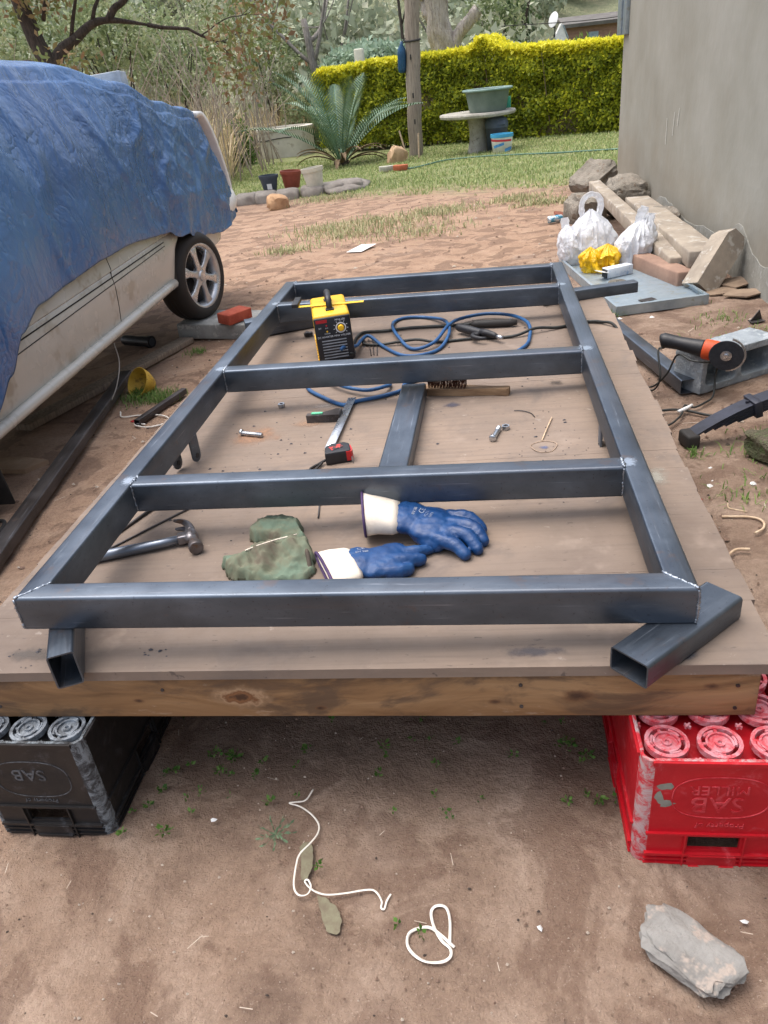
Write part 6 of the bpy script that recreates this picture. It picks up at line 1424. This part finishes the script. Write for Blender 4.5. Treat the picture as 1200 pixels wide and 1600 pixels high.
mk('bin_body', lathe([(0.0, 0), (0.20, 0.0), (0.235, 0.45), (0.24, 0.47)], 20), pmat('bin_grey', (62, 70, 82), (52, 60, 70), 4, 0.55), bn, smooth=True); mk('bin_lid', lathe([(0.245, 0.46), (0.245, 0.54), (0.22, 0.62), (0.13, 0.68), (0.0, 0.69)], 20), pmat('lid_grey', (84, 94, 108), (72, 82, 94), 4, 0.5), bn, smooth=True, autosmooth=50); mk('lid_flap', box((0.10, -0.225, 0.55), (0.16, 0.04, 0.09), (-0.3, 0, 0)), bpy.data.materials['lid_grey'], bn, bevel=0.01)
bk = thing('paint_bucket', 'white paint bucket with red and blue print before the bin', 'bucket', gp(0.72, 16.62))
mk('bucket_body', lathe([(0.0, 0), (0.19, 0.0), (0.22, 0.30)], 24), M_white, bk, smooth=True)
mk('blue_rim', lathe([(0.222, 0.295), (0.235, 0.30), (0.235, 0.36), (0.21, 0.36), (0.20, 0.30)], 24), pmat('rim_blue', (70, 160, 200), (60, 146, 186), 6, 0.4), bk, smooth=True, autosmooth=40)
def band(z0, z1, a0, a1, m, nm, tilt=0.0):
    bm = bmesh.new(); rows = []
    for k in range(13):
        a = R(a0+(a1-a0)*k/12); zz = tilt*k/12
        rows.append([bm.verts.new(((0.194+0.1*z_)*math.cos(a), (0.194+0.1*z_)*math.sin(a), z_)) for z_ in (z0+zz, z1+zz)])
    for A_, B_ in zip(rows, rows[1:]): bm.faces.new((A_[0], B_[0], B_[1], A_[1]))
    mk(nm, bm, m, bk)
band(0.235, 0.275, 190, 330, pmat('print_red', (196, 60, 72), (180, 48, 60), 10, 0.5), 'red_band', -0.02); band(0.10, 0.15, 215, 280, pmat('print_blue', (60, 120, 180), (90, 160, 210), 14, 0.5), 'blue_print', 0.06); band(0.03, 0.09, 285, 335, bpy.data.materials['print_blue'], 'blue_print', 0.03)
# hose
tag(mk('garden_hose', tube([gp(x, y, 0.03) for x, y in ((-1.7, 15.9), (-1.05, 15.2), (-0.45, 16.1), (0.3, 15.9), (0.95, 15.3), (1.6, 14.6), (2.2, 14.1), (2.7, 13.7))], 0.016, 7, sm=6), pmat('green_hose', (84, 118, 100), (70, 102, 86), 8, 0.5), None, smooth=True), 'green garden hose lying across the lawn', 'hose')
# concrete ring
cr = thing('concrete_cistern', 'low round concrete cistern ring on the left behind the pots', 'cistern', gp(-5.25, 23.0))
mk('ring_wall', lathe([(0.66, 0.0), (0.80, -0.1), (0.80, 0.66), (0.82, 0.67), (0.82, 0.73), (0.68, 0.74), (0.66, 0.70), (0.66, 0.0)], 40), pmat('pale_concrete', (214, 208, 196), (194, 188, 176), 2, 0.9, 0, 0.3, 12, c3=(172, 164, 150)), cr, smooth=True, autosmooth=40)
mk('crack_line', tube([(0.803*math.cos(R(a)), 0.803*math.sin(R(a)), 0.47+0.03*math.sin(a*0.05)) for a in range(180, 300, 6)], 0.012, 5), M_rubber, cr)
mk('pipe', tube([(-0.80, -0.35, 0.5), (-0.84, -0.38, 0.25), (-0.86, -0.40, 0.05)], 0.012, 5, sm=4), M_rubber, cr)
# kerb and pots
kb = thing('stone_kerb', 'low mortared grey stone kerb carrying the flower pots', 'kerb', (0, 0, 0))
rr = random.Random(8); M_kerb = pmat('kerb_stone', (150, 142, 132), (122, 114, 106), 5, 0.95, 0, 0.8, 20)
kp = [(-3.62, 12.18), (-3.3, 12.22), (-2.95, 12.35), (-2.55, 12.45), (-2.2, 12.6), (-1.93, 12.75)]
for k, (x, y) in enumerate(kp):
    bm = bmesh.new(); bmesh.ops.create_icosphere(bm, subdivisions=3, radius=1.0)
    for v in bm.verts:
        p = v.co.copy(); q = Vector([math.copysign(abs(c_)**0.45, c_) for c_ in p])*(1+0.12*noise.noise(p*2+Vector((k*5, 0, 0)))); v.co = Vector((q.x*0.20, q.y*0.30, q.z*0.12))
    mk('kerb_stone', bm, M_kerb, kb, smooth=True, loc=gp(x, y+0.18, 0.03), rot=(0, 0, 0.2))
bm = bmesh.new(); bmesh.ops.create_icosphere(bm, subdivisions=3, radius=1.0)
for v in bm.verts: p = v.co.copy(); v.co = Vector((p.x*0.42, p.y*0.7, p.z*0.10))*(1+0.2*noise.noise(p*2.4))
mk('mortar_bed', bm, M_kerb, kb, smooth=True, loc=gp(-2.05, 13.0, 0.03))
def pot(label, x, y, z, r0, r1, h, c, tilt=(0, 0), inner=(70, 58, 48)):
    p = thing('flower_pot', label, 'pot', gp(x, y, z), (tilt[0], tilt[1], 0), 'flower pots on the kerb')
    m = pmat('pot_%d_%d' % (c[0], c[2]), c, tuple(int(v*0.86) for v in c), 3, 0.6)
    mk('pot_wall', lathe([(0.0, 0.0), (r0, 0.0), (r1*0.98, h*0.82), (r1*0.94, h), (r0*0.9, 0.06), (0.0, 0.05)], 24), m, p, smooth=True, autosmooth=40)
    mk('pot_rim', lathe([(r1*0.95, h*0.80), (r1*1.06, h*0.80), (r1*1.08, h), (r1*0.95, h), (r1*0.95, h*0.80)], 24), m, p, smooth=True, autosmooth=40)
    mk('pot_soil', lathe([(0.0, h*0.72), (r1*0.9, h*0.72)], 20), pmat('pot_soil', inner, None, 8, 1.0), p)
    return p
b_ = pot('dark grey flower pot with a pale label, leftmost of the three', -3.30, 12.78, 0.12, 0.11, 0.155, 0.25, (62, 70, 80))
mk('pot_label', box((0.03, -0.137, 0.08), (0.08, 0.004, 0.09), (0.2, 0, 0)), M_white, b_)
pot('terracotta flower pot, middle of the three on the kerb', -2.98, 13.05, 0.12, 0.13, 0.175, 0.27, (150, 74, 54), (0, 0.06)); pot('cream white flower pot, rightmost of the three', -2.48, 12.62, 0.12, 0.13, 0.175, 0.30, (216, 208, 188), (0, -0.09))
for lb, x, y, c, rz in (('whitish half brick lying in the lawn', -1.58, 15.4, (190, 186, 170), 0.2), ('orange half brick lying in the lawn', -1.28, 15.25, (186, 104, 72), -0.1)): tag(mk('brick', box((0, 0, 0.05), (0.28, 0.13, 0.10)), pmat('br%d' % c[1], c, None, 8, 0.9), None, bevel=0.01, loc=gp(x, y, 0.01), rot=(0, 0, rz)), lb, 'brick')
rock('pale tan broken log chunk at the foot of the pole', gp(-1.55, 17.5, 0.12), (0.20, 0.14, 0.20), (0.2, 0.3, 0.4), pmat('log_end', (206, 174, 140), (170, 138, 108), 4, 0.9), 17, 0.25, name='log_chunk', cat='log', sub=2)
for k, (x0, x1) in enumerate(((-1.35, -1.5), (-1.1, -1.08))): tag(mk('dry_stick', tube([gp(x0, 17.9, 0), gp(x1, 17.9, 0.62-0.1*k)], 0.02, 6), M_root, None), ('left' if k == 0 else 'right')+' hand dry stick standing beside the log chunk', 'stick')

# ------------------------------------------------------------------ lawn, tufts, weeds
def lawn_d(x, y):
    b = y+0.62*x-10.3+1.4*noise.noise(Vector((x*0.9, y*0.9, 0)))+0.7*noise.noise(Vector((x*2.6, y*2.6, 3)))
    return b
P = []
while len(P) < 52000:
    x, y = random.uniform(-7, 4.5), 8.2+12.5*random.random()**1.2
    d = lawn_d(x, y)
    if d < 0 or (x > 1.8 and y < 8.8): continue
    if noise.noise(Vector((x*1.7, y*1.3, 8))) < -0.25 and random.random() < 0.75: continue
    if random.random() < min(1, 0.25+d*0.5): P.append(gp(x, y, -0.006))
M_grass = leaf_mat('lawn_blade', [(112, 132, 78), (136, 152, 94), (158, 170, 110), (188, 182, 136)], 0.6, 0.3)
stuff(mkme('lawn_grass', blade_mesh('lawn_grass', P, 0.062, 0.014, 0.8, 0.4), M_grass), 'short patchy green lawn grass at the back of the yard', 'grass')
P = []
def tuft(x, y, n, sp):
    for _ in range(n):
        a, b = random.gauss(x, sp), random.gauss(y, sp*0.8); P.append(gp(a, b, -0.004))
for x, y, n, sp in ((-1.5, 8.2, 420, 0.28), (-1.1, 8.5, 420, 0.25), (-0.7, 8.1, 320, 0.28), (-0.2, 8.7, 650, 0.24), (0.7, 9.0, 500, 0.2), (0.95, 8.4, 400, 0.16), (-0.4, 7.3, 350, 0.3), (-1.2, 7.6, 350, 0.25), (1.2, 5.4, 150, 0.1), (-2.1, 11.6, 500, 0.3), (-1.7, 7.0, 250, 0.15)): tuft(x, y, n, sp)
stuff(mkme('sparse_grass', blade_mesh('sparse_grass', P, 0.075, 0.010, 0.9, 0.5), leaf_mat('dusty_blade', [(120, 132, 88), (146, 152, 108), (176, 168, 130), (198, 182, 150)], 0.7, 0.25)), 'sparse dusty grass patches on the bare sand', 'grass')
P = []
for x, y, n, sp in ((-1.52, 3.47, 90, 0.035), (-1.54, 2.66, 420, 0.075), (-1.42, 2.62, 200, 0.05), (-1.62, 2.75, 160, 0.05), (1.2, 1.50, 90, 0.05), (1.24, 1.30, 120, 0.07), (1.28, 1.62, 60, 0.05), (1.0, 3.42, 50, 0.03), (1.45, 2.75, 90, 0.12), (1.65, 2.9, 60, 0.1), (1.05, 1.18, 60, 0.05), (1.5, 3.2, 90, 0.1), (0.99, 1.5, 25, 0.02)): tuft(x, y, n, sp)
stuff(mkme('weed_tufts', blade_mesh('weed_tufts', P, 0.040, 0.0040, 1.0, 0.6), leaf_mat('weed_blade', [(74, 104, 46), (102, 134, 62), (136, 152, 90)], 0.6, 0.3)), 'small green weed tufts beside the car and the deck', 'grass')
# clover-like sprigs on the damp soil under the deck
P = []; D_ = []
def sprig(x, y, s, n):
    c_ = gp(x, y, 0.002)
    for k in range(n):
        a = random.uniform(0, 6.28); q = random.random()*s; P.append((c_.x+q*math.cos(a)*0.6, c_.y+q*math.sin(a)*0.6, c_.z+random.uniform(0.002, 0.012))); D_.append((math.cos(a), math.sin(a), 0.4))
rs = random.Random(31)
for x, y, s, n in ((-0.31, 0.10, 0.03, 46), (-0.33, 0.06, 0.02, 26), (-0.36, 0.11, 0.02, 22), (-0.24, 0.09, 0.015, 14), (-0.25, 0.05, 0.014, 14), (-0.44, 0.06, 0.02, 26), (-0.445, 0.01, 0.015, 18), (-0.46, -0.03, 0.012, 12), (-0.36, 0.0, 0.018, 16), (-0.20, -0.02, 0.014, 12), (-0.40, -0.095, 0.02, 20), (-0.49, -0.10, 0.012, 12), (0.40, -0.02, 0.014, 16), (0.44, 0.0, 0.012, 12), (0.41, 0.13, 0.03, 40), (0.45, 0.10, 0.02, 24), (0.46, -0.015, 0.014, 20), (0.02, 0.05, 0.012, 12), (0.14, 0.08, 0.012, 10), (0.13, -0.29, 0.006, 8), (-0.07, -0.165, 0.014, 14), (0.09, -0.275, 0.005, 6), (0.3, 0.1, 0.014, 12), (0.02, 0.13, 0.016, 16), (-0.15, 0.12, 0.016, 16), (0.18, 0.14, 0.014, 12)): sprig(x, y, s, n)
for _ in range(40): sprig(rs.uniform(-0.5, 0.5), rs.uniform(-0.1, 0.35), 0.008, 5)
stuff(mkme('soil_weeds', leaf_mesh('soil_weeds', P, 0.009, 0.7, 0.2, 0.4, np.array(D_)), leaf_mat('sprig_leaf', [(62, 96, 40), (88, 128, 54), (120, 150, 80)], 0.55, 0.3)), 'tiny green seedling weeds on the damp soil by the crates', 'weeds')
P = []; D_ = []
for k in range(9):
    a = k*0.7; 
    for q in range(9): P.append(gp(-0.168+0.004*q*math.cos(a), -0.098+0.004*q*math.sin(a), 0.006+0.0006*q)); D_.append((math.cos(a), math.sin(a), 0.2))
stuff(mkme('herb_sprig', leaf_mesh('herb_sprig', P, 0.011, 0.35, 0.1, 0.4, np.array(D_)), leaf_mat('sage_leaf', [(96, 122, 92), (126, 146, 116)], 0.7, 0.2)), 'feathery grey green sprig lying left of the long strap', 'weed')

# ------------------------------------------------------------------ trees and brush behind
def branch(bm, p, d, L, r, depth, tips, rnd, bend=0.35, taper=0.72, split=3, up=0.15):
    n = 6; pts = [p]; rad = [r]; c_ = Vector(p); dd = Vector(d).normalized()
    for k in range(n):
        dd = (dd+Vector((rnd.gauss(0, bend), rnd.gauss(0, bend), rnd.gauss(0, bend)+up))*0.4).normalized(); c_ = c_+dd*(L/n); pts.append(c_.copy()); rad.append(r*(1-0.55*(k+1)/n))
    add_tube(bm, pts, rad, 7 if r > 0.04 else 5)
    if depth == 0: tips.append(c_.copy()); tips.append(pts[-3]); return
    for k in range(split):
        q = pts[rnd.randint(3, n)]; nd = (dd+Vector((rnd.gauss(0, 0.8), rnd.gauss(0, 0.8), rnd.gauss(0.1, 0.6)))).normalized()
        branch(bm, q, nd, L*rnd.uniform(0.5, 0.8), rad[-1]*rnd.uniform(0.7, 1.0), depth-1, tips, rnd, bend, taper, split, up)
def tree(name, label, base, d0, L, r, depth, leaf, cols, nleaf, spread, seed, bark, extra=None, cat='tree', bend=0.35, up=0.15, split=3):
    tr_ = thing(name, label, cat, base); rnd = random.Random(seed); bm = bmesh.new(); tips = []
    for dd, LL, rr_ in ([(d0, L, r)] + (extra or [])): branch(bm, Vector((0, 0, -0.2)), dd, LL, rr_, depth, tips, rnd, bend, 0.7, split, up)
    mk('trunk', bm, bark, tr_, smooth=True)
    if nleaf:
        T = np.array([tuple(t_) for t_ in tips]); idx = rng.integers(0, len(T), nleaf); P = T[idx]+rng.normal(size=(nleaf, 3))*spread
        crv = rng.random(len(T))*0.5; rv = crv[idx]+rng.random(nleaf)*0.5
        mkme('crown', leaf_mesh('crown', P, leaf, 0.5, -0.2, 0.4, None, rv), cols, tr_)
    return tr_
M_bark = pmat('dark_bark', (84, 74, 66), (58, 52, 48), 5, 0.95, 0, 0.8, 12, (6, 6, 1.5), bdist=0.03); M_gbark = pmat('grey_bark', (150, 144, 138), (112, 106, 100), 4, 0.9, 0, 0.9, 8, (7, 7, 1.0), c3=(92, 86, 80), bdist=0.04)
L_green = leaf_mat('brush_leaf', [(96, 110, 74), (128, 142, 98), (156, 166, 124), (184, 182, 150)], 0.55, 0.3); L_dark = leaf_mat('dark_leaf', [(60, 78, 50), (84, 106, 66), (112, 130, 86)], 0.5, 0.3)
L_dead = leaf_mat('dead_leaf', [(112, 88, 66), (146, 118, 88), (128, 136, 84), (112, 130, 80)], 0.8, 0.2); L_grey = leaf_mat('grey_green_leaf', [(140, 162, 138), (164, 184, 160), (190, 204, 182)], 0.6, 0.25); L_hill_haze = leaf_mat('hazed_hill_leaf', [(132, 144, 120), (154, 164, 138), (174, 178, 154), (190, 188, 168)], 0.8, 0.2)  # far hill leaves greyed and paled: distance haze is put into their colour
L_bright = leaf_mat('bright_leaf', [(70, 100, 46), (104, 136, 62), (142, 166, 84)], 0.5, 0.35)
# crooked dark tree at the top left
ct = thing('crooked_tree', 'dark crooked tree with a snaking bare branch above the car', 'tree', gp(-6.6, 12.7))
bm = bmesh.new(); rnd = random.Random(3); tips = []
add_tube(bm, spline([(0, 0, -0.2), (0.05, 0.0, 1.2), (0.0, 0, 2.2), (-0.12, 0, 2.7), (-0.25, 0, 3.6), (-0.2, 0, 4.6)], 6), [0.19-0.003*k for k in range(31)], 8)
add_tube(bm, spline([(0.0, 0, 2.2), (0.22, 0.1, 2.48), (0.45, 0.15, 2.60), (0.75, 0.3, 2.80), (1.0, 0.4, 2.83), (1.3, 0.5, 2.78), (1.55, 0.6, 2.72)], 6), [0.105-0.0024*k for k in range(37)], 8)
add_tube(bm, spline([(1.0, 0.4, 2.83), (1.12, 0.45, 2.98), (1.30, 0.5, 3.08), (1.5, 0.5, 3.3), (1.7, 0.6, 3.7)], 6), [0.065-0.0014*k for k in range(25)], 7)
add_tube(bm, spline([(-0.05, 0, 2.2), (-0.4, 0.1, 2.35), (-0.8, 0.1, 2.3), (-1.3, 0.2, 2.6)], 6), [0.08-0.002*k for k in range(19)], 7)
for p, d in (((1.5, 0.5, 3.3), (0.6, 0, 0.8)), ((-0.2, 0, 3.6), (0.6, 0, 0.6)), ((-0.2, 0, 4.4), (-0.3, 0, 1)), ((1.55, 0.6, 2.72), (0.8, 0.2, -0.3)), ((0.75, 0.3, 2.8), (0.1, 0, 1)), ((0.1, 0, 2.9), (0.5, -0.3, 0.7)), ((-1.2, 0.2, 2.55), (-0.5, 0, 0.5)), ((0.4, 0.15, 2.6), (0.3, 0.2, 0.9)), ((0.02, 0, 2.0), (-0.6, -0.4, 0.1)), ((0.02, 0, 1.9), (0.5, -0.4, -0.2))): branch(bm, Vector(p), Vector(d), 1.3, 0.035, 2, tips, rnd, 0.45, 0.7, 3, 0.0)
mk('trunk', bm, M_bark, ct, smooth=True)
T = np.array([tuple(t_) for t_ in tips]); n_ = 8500; idx = rng.integers(0, len(T), n_); mkme('crown', leaf_mesh('crown', T[idx]+rng.normal(size=(n_, 3))*0.22, 0.11, 0.5, -0.4, 0.4, None, rng.random(n_)*0.7+0.3*rng.random(len(T))[idx]), L_dead, ct)
# dead broken stump tree behind the hedge
dt = thing('dead_tree', 'dead grey tree with twisted trunk and a sawn off limb behind the hedge', 'tree', gp(-0.50, 21.5))
def gnarl(pts, r0, r1, seed):
    P = spline(pts, 8); bm = bmesh.new(); add_tube(bm, P, [r0+(r1-r0)*k/(len(P)-1) for k in range(len(P))], 18)
    for v in bm.verts: v.co += Vector((noise.noise(Vector((v.co.x*9, v.co.y*9, v.co.z*1.6+seed))), noise.noise(Vector((v.co.x*9+5, v.co.y*9, v.co.z*1.6))), 0))*0.10*(0.4+r0*2)
    return bm
M_dead = pmat('bare_deadwood', (200, 192, 182), (160, 150, 140), 3, 0.9, 0, 1.0, 6, (9, 9, 1.2), c3=(112, 98, 88), bdist=0.05)
mk('trunk', gnarl([(0.05, 0, -0.3), (0.02, 0, 1.2), (-0.02, 0, 2.0), (-0.18, 0, 2.7), (-0.22, 0, 3.4), (-0.1, 0, 4.4)], 0.30, 0.30, 1), M_dead, dt, smooth=True)
mk('sawn_limb', gnarl([(0.05, 0, 1.9), (0.22, 0, 2.2), (0.45, 0, 2.5), (0.82, 0, 2.84)], 0.17, 0.15, 4), M_dead, dt, smooth=True)
mk('limb', gnarl([(-0.1, 0, 2.4), (-0.40, 0, 2.85), (-0.55, 0.1, 3.2), (-1.2, 0.1, 3.4), (-1.7, 0.2, 3.7)], 0.15, 0.06, 7), M_dead, dt, smooth=True)
mk('side_limb', gnarl([(-0.2, 0, 3.0), (-0.45, 0, 3.25), (-0.9, 0.1, 3.25), (-1.4, 0.1, 3.5)], 0.13, 0.05, 9), M_dead, dt, smooth=True)
mk('sawn_face', lathe([(0.0, 0.01), (0.13, 0.0)], 16), pmat('sawn_end', (110, 84, 66), (84, 64, 52), 14, 0.9), dt, loc=(0.835, -0.0, 2.86), rot=(0, R(50), 0))
# slender pale trunk
tree('gum_tree', 'slender pale barked tree rising behind the left end of the hedge', gp(-4.45, 25.5), (0.03, 0, 1), 3.6, 0.20, 2, 0.16, L_hill_haze, 900, 0.4, 5, M_gbark, [((0.9, 0.1, 0.55), 1.6, 0.07)], bend=0.12, up=0.3)
for k, (x, y, h_) in enumerate(((-7.2, 29, 4.5), (-2.2, 31, 5), (-1.1, 29.5, 4.5), (1.6, 36, 5), (-5.8, 33, 5))):
    tree('slender_tree', ['thin bare trunk at the far left of the wooded slope', 'thin bent trunk rising behind the pale shrub', 'thin dark trunk just left of the dead tree', 'thin straight trunk right of the dead tree', 'thin leaning trunk beside the slender pale tree'][k], gp(x, y), (0.1*(k-2), 0, 1), h_, 0.09, 2, 0.18, L_hill_haze, 700, 0.5, 20+k, M_bark if k % 2 else M_gbark, bend=0.2, up=0.25)
def clump(n, c, rad, seed=0):
    """points in lobed shell of a shrub crown"""
    d = rng.normal(size=(n, 3)); d /= np.linalg.norm(d, axis=1)[:, None]
    lob = np.array([noise.noise(Vector((a*2.1+seed*7, b*2.1, e_*2.1))) for a, b, e_ in d])
    rr_ = (0.62+0.38*rng.random(n)**0.5)*(1+0.5*lob)
    return np.array(c)+d*rr_[:, None]*np.array(rad)
def shrub(name, label, c, rad, n, leaf, m, seed, cat='shrub', stems=7, aspect=0.5):
    s = thing(name, label, cat, gp(c[0], c[1])); rl = (0, 0, c[2]); P = clump(n, rl, rad, seed); lob = P*0.9
    rv = np.clip(0.5+0.6*np.array([noise.noise(Vector(p)*1.3) for p in P])+rng.normal(size=n)*0.18, 0, 1)
    mkme('crown', leaf_mesh('crown', P, leaf, aspect, 0.1, 0.4, None, rv), m, s)
    bm = bmesh.new(); rnd = random.Random(seed)
    for k in range(stems):
        t_ = Vector((rnd.uniform(-.7, .7)*rad[0], rnd.uniform(-.5, .5)*rad[1], c[2]+rnd.uniform(-.1, .7)*rad[2])); add_tube(bm, spline([(rnd.uniform(-.1, .1), 0, -0.1), t_*0.5+Vector((rnd.uniform(-.15, .15), 0, 0.1)), t_], 4), [0.035-0.003*q for q in range(9)], 5)
    mk('trunk', bm, M_bark, s, smooth=True); return s
shrub('pale_shrub', 'pale grey green large leaved shrub showing over the hedge', (-2.9, 25.2, 1.75), (1.45, 0.9, 0.85), 5200, 0.17, L_grey, 1, aspect=0.6)
shrub('pale_shrub', 'small grey green shrub low behind the dead tree', (0.0, 24.5, 1.4), (0.8, 0.6, 0.7), 1500, 0.14, L_grey, 2, aspect=0.6)
shrub('leafy_tree', 'dark leafy tree over the right half of the hedge', (1.75, 38, 1.9), (1.0, 1.2, 2.4), 3000, 0.22, L_dark, 3, 'tree')
shrub('leafy_tree', 'green leafy tree just left of the dark one over the hedge', (0.9, 35, 1.9), (1.2, 1.2, 2.6), 2600, 0.20, L_green, 13, 'tree')
shrub('spiky_bush', 'bright green bush in front of the distant brick house', (5.2, 43.5, 1.3), (0.9, 0.8, 0.7), 1400, 0.3, L_bright, 4, aspect=0.2)
shrub('spiky_bush', 'small bright bush at the right end of the distant brick house', (7.1, 43.5, 1.35), (0.7, 0.7, 0.6), 1000, 0.3, L_bright, 5, aspect=0.2)
for k, (x, y, z, rx, rz, n, m, lb) in enumerate(((-4.9, 24.6, 0.7, 0.8, 0.9, 2200, L_green, 'green bush behind the cycad left of the hedge end'), (-6.3, 21.2, 0.35, 0.55, 0.75, 1900, L_bright, 'bright green bush left of the cistern'), (-7.6, 21.5, 2.6, 1.2, 1.0, 2600, L_green, 'tall green bush above the dry reeds'), (-9.6, 19.6, 2.6, 1.5, 1.3, 3000, L_green, 'dark green bush behind the crooked tree'), (-11.0, 17.5, 2.4, 1.6, 1.7, 4200, L_green, 'green bush at the far left behind the car'), (-7.9, 18.4, 3.1, 1.0, 0.7, 1700, L_green, 'bush hanging over the middle of the dry reeds'), (-6.0, 25.6, 2.3, 0.9, 0.9, 1900, L_green, 'dark bush between the reeds and the pale trunk'), (-13, 20, 4.0, 2.4, 2.4, 3600, L_green, 'tall tree filling the top left corner'), (-8.6, 26, 4.0, 2.2, 2.0, 3600, L_green, 'tall tree behind the reeds'))):
    shrub('bush', lb, (x, y, z), (rx, rx*0.8, rz), n, 0.13, m, 40+k, 'bush')
# dry reeds and grass behind the car
P = []
for _ in range(15000):
    x, y = random.uniform(-14, -3.9), random.uniform(14.2, 27.5)
    if y < 17 and x > -5.2: continue
    if y < 24.3 and (x-0.27) > -0.300*(y+1.05): continue
    if noise.noise(Vector((x*0.8, y*0.8, 2))) < -0.15 and random.random() < 0.8: continue
    P.append(gp(x, y, -0.05))
stuff(mkme('dry_reeds', blade_mesh('dry_reeds', P, 1.75, 0.024, 0.9, 0.55), leaf_mat('dry_reed', [(172, 150, 120), (200, 180, 146), (218, 200, 168), (168, 166, 120)], 0.8, 0.2)), 'tangle of tall dry reeds and grass behind the car', 'reeds')
bm = bmesh.new(); rnd = random.Random(77)
for _ in range(330):
    x, y = rnd.uniform(-12, -4.8), rnd.uniform(15.5, 24); b_ = gp(x, y, 0); h_ = rnd.uniform(1.5, 3.4)
    add_tube(bm, spline([b_, b_+Vector((rnd.uniform(-.3, .3), 0, h_*0.5)), b_+Vector((rnd.uniform(-1, 1), rnd.uniform(-.3, .3), h_))], 4), [0.018-0.0017*k for k in range(9)], 4)
stuff(mk('bare_twigs', bm, pmat('twig_grey', (172, 160, 146), (132, 120, 108), 4, 0.9), None), 'bare grey twigs standing in the reeds behind the car', 'twigs')
# wooded slope in the distance
P = []; rv = []
rnd = random.Random(9)
for k in range(165):
    y = rnd.uniform(30, 78); x = rnd.uniform(-0.55*y-6, 0.42*y); ys0 = 41+9*max(-1, min(1, x/6)); zb = max(-0.6, -0.75+0.34*max(0, y-ys0))
    if x > 2.0 and y < 56: continue
    r_ = rnd.uniform(1.1, 2.8); n = int(620*r_/2)
    P.append(clump(n, (x, y, zb+r_*0.7), (r_, r_, r_*rnd.uniform(0.6, 1.1)), k)); q = rnd.random()*0.6; rv.append(np.clip(q+rng.random(n)*0.45, 0, 1))
P = np.concatenate(P); rv = np.concatenate(rv)
stuff(mkme('hillside_woodland', leaf_mesh('hillside_woodland', P, 0.42, 0.55, 0.0, 0.4, None, rv), L_hill_haze), 'hazy green woodland covering the slope in the distance', 'woodland')
# distant buildings
bh = thing('brick_house', 'distant red brick house half hidden by the hedge', 'house', (6.6, 47, -0.6))
mk('wall', box((0, 1.5, 1.5), (3.4, 3.0, 3.0)), pmat('far_brick', (160, 124, 108), (138, 108, 94), 4, 0.9, 0, 0.3, 20, (1, 1, 3)), bh); mk('roof', box((0, 1.4, 3.12), (3.8, 3.6, 0.16), (0.12, 0, 0)), pmat('far_roof', (108, 104, 98), (90, 86, 82), 2, 0.8), bh); mk('window', box((-0.3, -0.02, 2.2), (0.5, 0.06, 0.7)), M_galv, bh)
wg = thing('white_hut', 'small white gabled hut beyond the hedge', 'hut', (4.3, 44.6, -0.6))
mk('wall', prism([(-0.42, 0), (0.42, 0), (0.42, 2.1), (0.05, 3.0), (-0.42, 2.15)], 0, 1.2, Matrix.Rotation(R(90), 4, 'X')), M_white, wg); mk('roof', box((0.24, -0.6, 2.62), (0.62, 1.35, 0.05), (0, R(66), 0)), M_galv, wg)
ds = thing('satellite_dish', 'white satellite dish on a dark post beyond the hedge', 'satellite dish', (4.02, 43.6, -0.6))
mk('post', tube([(0, 0, 0), (0, 0, 2.9)], 0.05, 8), M_rubber, ds); mk('reflector', lathe([(0.0, 0.0), (0.20, 0.03), (0.34, 0.09), (0.32, 0.10), (0.0, 0.02)], 24), M_white, ds, smooth=True, loc=(0, -0.05, 3.15), rot=(R(75), 0, R(-55)))
tag(mk('white_pillar', box((0, 0, 1.2), (0.26, 0.26, 2.4)), pmat('pillar_paint', (206, 204, 190), (186, 184, 170), 4, 0.9), None, bevel=0.03, loc=(-3.02, 23.9, -0.55)), 'white painted pillar top showing above the hedge', 'pillar')
tag(mk('overhead_wire', tube([(1.0, 26, 2.05), (4.0, 26, 1.95), (8, 26, 2.1)], 0.012, 5, sm=5), M_rubber, None), 'thin overhead wire crossing above the hedge', 'wire')
